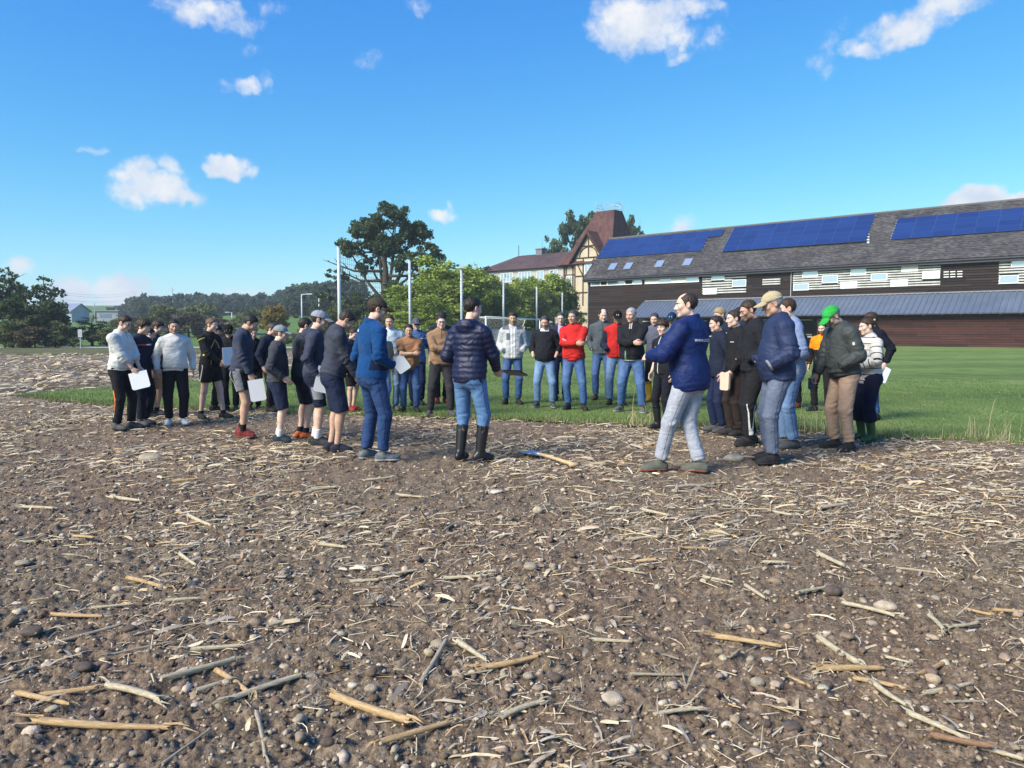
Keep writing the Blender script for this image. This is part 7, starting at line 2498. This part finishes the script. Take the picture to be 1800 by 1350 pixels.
sheet('paper_sheet', P_['r47'], 1, .21, .25, mat('blue_white_paper', (.50, .58, .76), .8, var=.02), 'bluish sheet showing behind the woman in the striped sweater', (6, -20, 10), (-.03, -.03, .02), 'paper')
# ------------------------------------------------------------------ spade
def spade():
    tip, neck, end = G(921, 801), G(957, 809), G(1012, 831)
    d = (end - tip); d.z = 0; L = d.length
    ang = atan2(d.y, d.x)
    root = empty('spade', (tip.x, tip.y, .045), ang, 'spade with blue-grey blade and wooden handle lying on the soil between the two speakers', 'spade')
    # local x from the blade's tip to the grip
    nx, ny = 9, 8
    vs = []
    for k in (0, 1):
        for i in range(nx):
            for j in range(ny):
                x = .30 * i / (nx - 1); v = j / (ny - 1) * 2 - 1
                w = .098 * (.86 + .14 * min(1, x / .05)) if x < .24 else .098 * (1 - .25 * (x - .24) / .06)
                vs.append((x - .012 * (1 - v * v) * (x < .02), v * w, .018 * v * v + .03 * x + (.05 if x > .28 else 0) * 0 - k * .003))
    fs = []
    n = nx * ny
    for i in range(nx - 1):
        for j in range(ny - 1):
            a = i * ny + j
            fs.append((a, a + 1, a + ny + 1, a + ny)); fs.append((n + a, n + a + ny, n + a + ny + 1, n + a + 1))
    for i in range(nx - 1):
        for j in (0, ny - 1):
            a = i * ny + j; fs.append((a, a + ny, n + a + ny, n + a))
    for j in range(ny - 1):
        for i in (0, nx - 1):
            a = i * ny + j; fs.append((a, n + a, n + a + 1, a + 1))
    MB().add(vs, fs).build('blade', mat('worn_blade_steel', (.16, .24, .40), .35, .5, .55, var=.3, vscale=18, bump=.15, bscale=30), root, True)  # blue in the steel colour stands in for reflected sky
    mb = MB(); mb.tube([(.20, 0, .012), (.28, 0, .022), (.40, 0, .030)], [.010, .022, .021], 10); mb.build('socket', MATS['worn_blade_steel'], root, True)
    wood = mat('ash_wood_handle', (.52, .36, .20), .6, .3, var=.15, vscale=14)
    mb = MB(); mb.tube([(.34, 0, .030), (.6, 0, .038), (.85, 0, .036), (L - .03, 0, .034)], [.019, .0185, .018, .021], 10); mb.build('handle', wood, root, True)
    mb = MB(); mb.tube([(L - .02, -.065, .036), (L - .02, 0, .034), (L - .02, .065, .036)], [.016, .021, .016], 10); mb.build('grip', wood, root, True)


spade()


# ------------------------------------------------------------------ maize stalks
def stalk_mat(name, c0, c1):
    m = bpy.data.materials.new(name); m.use_nodes = True
    nt = NT(m.node_tree)
    tc = nt.n('ShaderNodeTexCoord').outputs['Object']
    n = nt.noise(nt.v('MULTIPLY', tc, (3, 26, 26)), 1.0, 4, .65)
    n2 = nt.noise(nt.v('MULTIPLY', tc, (9, 5, 5)), 1.0, 3, .6)
    c = nt.mix(nt.smooth(n, .3, .7), c0, c1)
    c = nt.v('SCALE', c, scale=nt.smooth(n2, .3, .72, .62, 1.15))
    b = nt.n('ShaderNodeBsdfPrincipled')
    nt.put(b.inputs['Base Color'], c); nt.put(b.inputs['Roughness'], .7); nt.put(b.inputs['Specular IOR Level'], .25)
    bp = nt.n('ShaderNodeBump'); nt.put(bp.inputs['Strength'], .5); nt.put(bp.inputs['Distance'], .004); nt.put(bp.inputs['Height'], n); nt.put(b.inputs['Normal'], bp.outputs[0])
    o = nt.n('ShaderNodeOutputMaterial'); nt.put(o.inputs[0], b.outputs[0])
    return m


STK = dict(pale=stalk_mat('pale_stalk', (.40, .33, .21), (.62, .54, .38)), tan=stalk_mat('tan_stalk', (.42, .26, .12), (.62, .45, .24)),
           grey=stalk_mat('grey_stalk', (.32, .26, .18), (.53, .45, .33)), brown=stalk_mat('brown_stalk', (.20, .10, .06), (.40, .25, .15)))


def stalk_mesh(seed):
    """unit-length stem along x (-.5 .. .5), radius about 1 in y and z: scaled when placed"""
    r = random.Random(seed)
    n, k = 10, 12
    nodes = sorted(r.uniform(-.42, .42) for _ in range(r.choice((1, 1, 2, 2))))
    mb = MB(); vs = []
    by, bz = r.uniform(-.55, .55), r.uniform(0, .5)
    tp = r.uniform(.55, .9)
    xs = sorted([-.5 + i / (k - 1) for i in range(k)] + [q + e for q in nodes for e in (-.012, .012)])
    flat = r.uniform(.62, .95)
    for x in xs:
        rad = 1 + (tp - 1) * (x + .5)
        for q in nodes: rad += .16 * math.exp(-((x - q) / .014) ** 2)
        cy, cz = by * (x * x * 4 - .3), bz * (1 - x * x * 4) * .5
        for j in range(n):
            th = 2 * pi * j / n
            rr = rad * (1 + .20 * (j % 3 == 0) - .10 * (j % 2) + r.uniform(-.07, .07))
            e = r.uniform(-.012, .012) if x in (xs[0], xs[-1]) else 0
            vs.append((x + e * 2, cy + rr * cos(th), cz + rr * flat * sin(th)))
    m_ = len(xs)
    fs = [(i * n + j, i * n + (j + 1) % n, (i + 1) * n + (j + 1) % n, (i + 1) * n + j) for i in range(m_ - 1) for j in range(n)]
    mb.add(vs, fs)
    # hollow split ends and peeling strips
    for end, i0 in ((-1, 0), (1, m_ - 1)):
        c = len(mb.v); ring = vs[i0 * n:(i0 + 1) * n]
        mb.add([(end * .47, ring[0][1] - 1, ring[n // 4][2] - flat)] + ring, [(0, j + 1, (j + 1) % n + 1) if end < 0 else (0, (j + 1) % n + 1, j + 1) for j in range(n)])
    for _ in range(r.randint(6, 11)):
        end = r.choice((-1, 1)); th = r.uniform(-.4, 3.5); L = r.uniform(.08, .28)
        i0 = 0 if end < 0 else m_ - 1
        b = Vector(vs[i0 * n + int(th / (2 * pi) * n) % n])
        p0 = Vector((end * .44, b.y, b.z)); p1 = p0 + Vector((end * L * .6, r.uniform(-.8, .8), r.uniform(-.3, .8))); p2 = p1 + Vector((end * L * .5, r.uniform(-1, 1), r.uniform(-1.2, .2)))
        w = Vector((0, r.uniform(.15, .4), r.uniform(-.2, .2)))
        mb.add([p0 - w, p0 + w, p1 + w * .8, p1 - w * .8, p2], [(0, 1, 2, 3), (3, 2, 4)])
    return [mb.mesh('maize_stalk', STK[c], True) for c in ('pale', 'tan', 'grey', 'brown')]


SM = [stalk_mesh(100 + i) for i in range(9)]
CI = dict(p=0, t=1, g=2, b=3)
CW = dict(p='pale', t='straw-orange', g='grey', b='reddish-brown')
LIST = """88 1086 198 1088 t;162 1072 230 1067 p;38 949 97 946 p;127 944 165 948 t;316 980 345 998 p;226 1023 297 1038 t;372 1046 425 1042 b;288 1065 352 1060 p;175 972 215 966 g;312 972 362 946 p
318 1153 425 1146 p;190 1162 302 1135 g;283 1215 415 1173 p;345 1226 410 1206 p;383 1187 442 1225 t;72 1232 172 1221 t;30 1230 122 1252 t;190 1217 283 1247 p;55 1287 297 1290 t;285 1350 370 1293 g
400 1237 530 1193 p;0 1206 60 1179 p;60 1142 215 1105 g;452 1262 468 1340 g;585 1232 722 1286 t;660 1324 792 1284 t;880 1270 950 1247 p;838 1184 946 1168 t;805 1140 855 1173 p;800 1196 866 1187 g
740 1209 785 1138 g;780 1027 857 1025 p;763 970 787 960 t;615 1030 667 1028 p;835 965 872 951 g;775 949 798 933 g;878 1074 927 1084 p;1028 1130 1110 1134 p;604 1262 642 1230 g;950 1288 1018 1316 g
1110 1196 1198 1194 g;1480 1070 1573 1093 p;1438 1128 1511 1178 p;1438 1184 1552 1179 t;1500 1198 1592 1216 t;1530 1214 1592 1256 p;1594 1262 1702 1312 p;1702 1314 1800 1342 p;1612 1187 1663 1165 t;1625 1226 1705 1211 p
1660 1240 1730 1236 g;1695 1073 1742 1083 t;1743 1078 1800 1082 t;1634 1092 1661 1118 p;1668 1114 1717 1106 p;1250 1131 1372 1149 t;1200 973 1247 972 t;1338 995 1382 996 p;1438 981 1486 1008 p;1575 1002 1652 1013 g
1636 1312 1742 1332 b;1310 1037 1345 1062 p;1386 1194 1432 1216 t;1200 1190 1206 1215 g;1555 1160 1600 1172 p;1330 1140 1312 1150 g;930 806 960 800 p;1060 848 1100 852 p;1190 868 1240 862 p;1350 905 1395 915 p
560 960 610 966 p;470 1110 520 1098 p;985 905 1040 900 g;700 880 745 884 p;690 1020 745 1012 p;1085 1010 1130 1018 g;1440 900 1490 893 p;1600 905 1650 915 p;1690 860 1755 865 p;1520 860 1560 853 g
60 850 120 846 g;125 905 180 885 g;195 870 245 880 p;40 890 95 893 p;300 850 345 847 t;330 905 372 925 p;420 880 470 872 p;540 865 590 860 p;575 915 640 903 p;505 835 560 830 g
640 850 690 846 p;1130 905 1175 915 p;1260 930 1300 920 p;1010 870 1050 880 g;1235 1020 1290 1030 p;1400 1052 1450 1040 p;1100 960 1160 955 p;740 1090 790 1082 g;1150 1270 1230 1262 p;1000 1250 1040 1262 g"""


def where(px, py):
    row = 'at the bottom edge' if py > 1240 else 'in near foreground' if py > 1120 else 'in the foreground' if py > 1000 else 'in mid-field' if py > 880 else 'close to the people'
    col = ('far left', 'left', 'left of centre', 'centre', 'right of centre', 'right', 'far right')[min(6, int(px / 258))]
    return f'{row}, {col}'


def unique_labels(items):
    """items: (object, px, text); equal texts get told apart by their order from the left"""
    by = {}
    for it in items: by.setdefault(it[2], []).append(it)
    words = ('first', 'second', 'third', 'fourth', 'fifth', 'sixth', 'seventh', 'eighth', 'ninth', 'tenth')
    for t, g in by.items():
        g.sort(key=lambda q: q[1])
        for i, (o, px, _) in enumerate(g):
            o['label'] = t if len(g) == 1 else f'{t}, {words[min(i, 9)]} from left'


def stalks():
    r = random.Random(8); items = []
    for i, q in enumerate(LIST.replace('\n', ';').split(';')):
        x1, y1, x2, y2, c = q.split()
        x1, y1, x2, y2 = (float(v) for v in (x1, y1, x2, y2))
        a, b = G(x1, y1), G(x2, y2)
        d = b - a; L = d.length; m = (a + b) / 2
        if L > .62: L = .62
        rad = min(.0165, max(.0075, L * .034 + .0040)) * r.uniform(.85, 1.15) * (1 + .02 * m.y)
        if c == 'g': rad *= .62
        o = obj('maize_stalk', SM[i % 9][CI[c]])
        h = max(float(soil_z(np.array([m.x + d.x * t]), np.array([m.y + d.y * t]))[0]) for t in (-.3, 0, .3))
        o.location = (m.x, m.y, h + rad * .75)
        o.rotation_euler = (r.uniform(0, 6.28) * 0 + r.uniform(-.4, .4), r.uniform(-.05, .05), atan2(d.y, d.x))
        o.scale = (L, rad, rad)
        dx, dy = x2 - x1, y1 - y2
        if dx < 0: dx, dy = -dx, -dy
        tilt = 'lying level' if abs(dy) < .14 * dx else 'rising to the right' if dy > 0 else 'falling to the right'
        size = 'long' if hypot_(dx, dy) > 110 else 'short' if hypot_(dx, dy) < 48 else 'mid-length'
        items.append((o, (x1 + x2) / 2, f'{size} {CW[c]} maize stalk {tilt} {where((x1 + x2) / 2, (y1 + y2) / 2)}'))
        tag(o, None, 'maize stalk', 'broken maize stalks on the field')
    unique_labels(items)


def hypot_(a, b): return sqrt(a * a + b * b)


stalks()

# ------------------------------------------------------------------ single stones
STONES = """265 803 23 10 g;933 1006 13 9 g;924 1053 11 8 g;771 1133 13 13 g;1074 1222 26 15 c;791 1247 8 11 g;1556 1072 19 11 c;1488 1122 14 8 t;1331 1208 13 11 g;1362 1022 14 9 t;1278 1275 11 9 w;1546 1321 14 12 t;1437 1308 9 6 w
450 1096 13 11 t;482 1096 10 9 c;1056 1107 10 7 g;635 999 12 6 w;665 1006 11 5 c;945 905 9 8 c;870 868 15 5 w;1290 809 20 6 c;707 1260 14 10 t;652 1213 12 9 g;621 1207 9 10 w;692 1300 9 10 g;712 1344 8 10 w
896 1205 10 8 c;930 1193 10 9 g;975 1190 14 10 b;1392 1282 17 10 b;1345 1280 10 9 b;1323 1259 8 10 t;1452 1208 11 10 b;1236 1090 15 13 b;1270 1196 9 6 w;1348 1157 12 7 w;1453 1121 8 5 w;1626 1251 8 6 w;1645 1275 10 8 w
1594 1234 9 7 c;1766 942 9 8 t;1733 1168 10 7 c;1462 1043 16 11 b;1610 1232 8 7 t;145 1115 18 7 b;57 1121 20 9 b;146 1177 18 9 b;228 1112 12 9 b;40 990 14 5 g;147 921 6 5 w;379 946 6 5 w;492 1078 6 4 w;398 1212 8 6 c
343 1242 7 5 w;223 1262 9 6 t;500 1172 9 6 c;545 1186 12 7 g;445 1240 12 7 t;575 1315 13 9 b;486 1293 12 8 b;235 1330 8 6 g;112 1347 8 6 t;1166 1320 12 11 t;1186 1265 10 8 t;1080 1268 11 8 t;1690 880 8 5 w;1580 825 7 5 c
1545 820 9 5 c;1630 905 8 5 w;1400 940 8 5 c;600 925 7 5 w;520 900 8 5 c;880 915 7 5 c;1160 945 8 5 t;1250 1000 8 6 c;860 1035 8 5 t;1110 1060 9 7 t;1030 1095 8 6 c;1305 975 9 6 t;985 1130 9 7 b;420 1010 8 6 t"""
SCOL = dict(g=(.34, .285, .21), c=(.46, .38, .28), t=(.27, .20, .14), w=(.58, .51, .41), b=(.12, .092, .075))
SNAME = dict(g='grey', c='cream', t='brownish', w='whitish', b='dark brown')
v2, f2 = ico(3)
SMESH = {}
for k, c in SCOL.items():
    m_ = mat('stone_' + SNAME[k].replace(' ', '_'), c, .9, .2, var=.22, vscale=1.6, bump=.5, bscale=7)
    for j in range(4):
        q = np.random.default_rng(j * 7 + ord(k))
        vv = v2 * (1 + .20 * fbm(v2 * 1.1 + j * 5, 3, j)[:, None] + .05 * fbm(v2 * 3.5 + j, 2, j + 9)[:, None])
        for _ in range(4):                      # broken flats
            d = q.normal(size=3); d /= np.linalg.norm(d)
            ov = np.maximum(vv @ d - q.uniform(.66, .9), 0); vv = vv - ov[:, None] * d * .85
        SMESH[k, j] = np_mesh('stone', vv, f2, m_)
items = []
r = random.Random(3)
for i, q in enumerate(STONES.replace('\n', ';').split(';')):
    x, y, w, h, c = q.split(); x, y, w, h = float(x), float(y), float(w), float(h)
    p = G(x, y + h * .4)
    a = w / FPX * p.y; b = max(h / FPX * p.y, a * .42)
    o = obj('stone', SMESH[c, i % 4])
    o.location = (p.x, p.y, float(soil_z(np.array([p.x]), np.array([p.y]))[0]) + b * .25)
    o.scale = (a * 1.05, a * .8, min(b, a) * .9); o.rotation_euler = (0, 0, r.uniform(-.25, .25) + (pi if i % 2 else 0))
    tag(o, None, 'stone', 'stones lying on the field')
    size = 'large' if w > 17 else 'small' if w < 9.5 else 'fist-sized'
    items.append((o, x, f'{size} {SNAME[c]} stone {where(x, y)}'))
unique_labels(items)
items[0][0]['label'] = 'large oblong grey stone lying alone before the leftmost men'

# ------------------------------------------------------------------ root tufts
tuft = []
for s_ in range(3):
    r_ = np.random.default_rng(60 + s_); n = 60
    a = r_.random(n) * 6.283; L = .5 + .6 * r_.random(n); el = r_.uniform(.1, 1.25, n)
    t = np.linspace(0, 1, 5)
    rad = np.cos(el)[:, None] * L[:, None] * t; zz = np.sin(el)[:, None] * L[:, None] * (t - .45 * t ** 2)
    aa = a[:, None] + r_.normal(0, .5, n)[:, None] * t
    X_, Y_ = np.cos(aa) * rad, np.sin(aa) * rad
    w = (.032 * (1 - .7 * t))[None] * np.ones((n, 1))
    nx_, ny_ = -np.sin(aa) * w, np.cos(aa) * w
    V = np.stack([np.stack([X_ - nx_, Y_ - ny_, zz], 2), np.stack([X_ + nx_, Y_ + ny_, zz], 2)], 2).reshape(n, 10, 3)
    q = np.array([[2 * i, 2 * i + 1, 2 * i + 3, 2 * i + 2] for i in range(4)])
    F = (q[None] + (np.arange(n) * 10)[:, None, None]).reshape(-1, 4)
    tuft.append(np_mesh('root_tuft', V.reshape(-1, 3), F, STK['pale' if s_ < 2 else 'grey']))
items = []
for i, (x, y, w) in enumerate(((290, 1030, 16), (1285, 1108, 20), (818, 1078, 16), (852, 1262, 24), (880, 1260, 22), (660, 1065, 22), (1165, 1190, 24), (440, 1232, 24), (555, 1245, 22), (1590, 1175, 20), (1170, 1215, 18), (535, 1088, 24), (50, 1262, 22), (1310, 1175, 16),
                              (740, 1040, 14), (895, 1110, 18), (1410, 945, 14), (1220, 915, 16), (735, 920, 14), (1690, 1000, 16), (425, 975, 14), (575, 975, 14), (1430, 1205, 16), (1010, 1235, 18), (312, 805, 12), (370, 790, 12), (865, 1140, 16), (600, 1160, 18), (1340, 1010, 12), (1530, 1100, 14))):
    p = G(x, y); o = obj('root_tuft', tuft[i % 3])
    s_ = 1.5 * w / FPX * p.y
    o.location = (p.x, p.y, float(soil_z(np.array([p.x]), np.array([p.y]))[0])); o.scale = (s_, s_, s_ * .8); o.rotation_euler = (0, 0, i * 1.9)
    tag(o, None, 'root tuft', 'dry root tufts on the field')
    items.append((o, x, f'bristly tuft of dry roots {where(x, y)}'))
unique_labels(items)
# ------------------------------------------------------------------ thin autumn haze over the valley
m = bpy.data.materials.new('haze'); m.use_nodes = True
nt = NT(m.node_tree)
pv = nt.n('ShaderNodeVolumePrincipled')
nt.put(pv.inputs['Color'], (.82, .91, 1.0)); nt.put(pv.inputs['Density'], .0005)
o = nt.n('ShaderNodeOutputMaterial'); nt.put(o.inputs['Volume'], pv.outputs[0])
hz = MB().box((-2700, -2600, -1.3), (2700, 3300, 60)).build('haze', m)
tag(hz, kind='stuff')
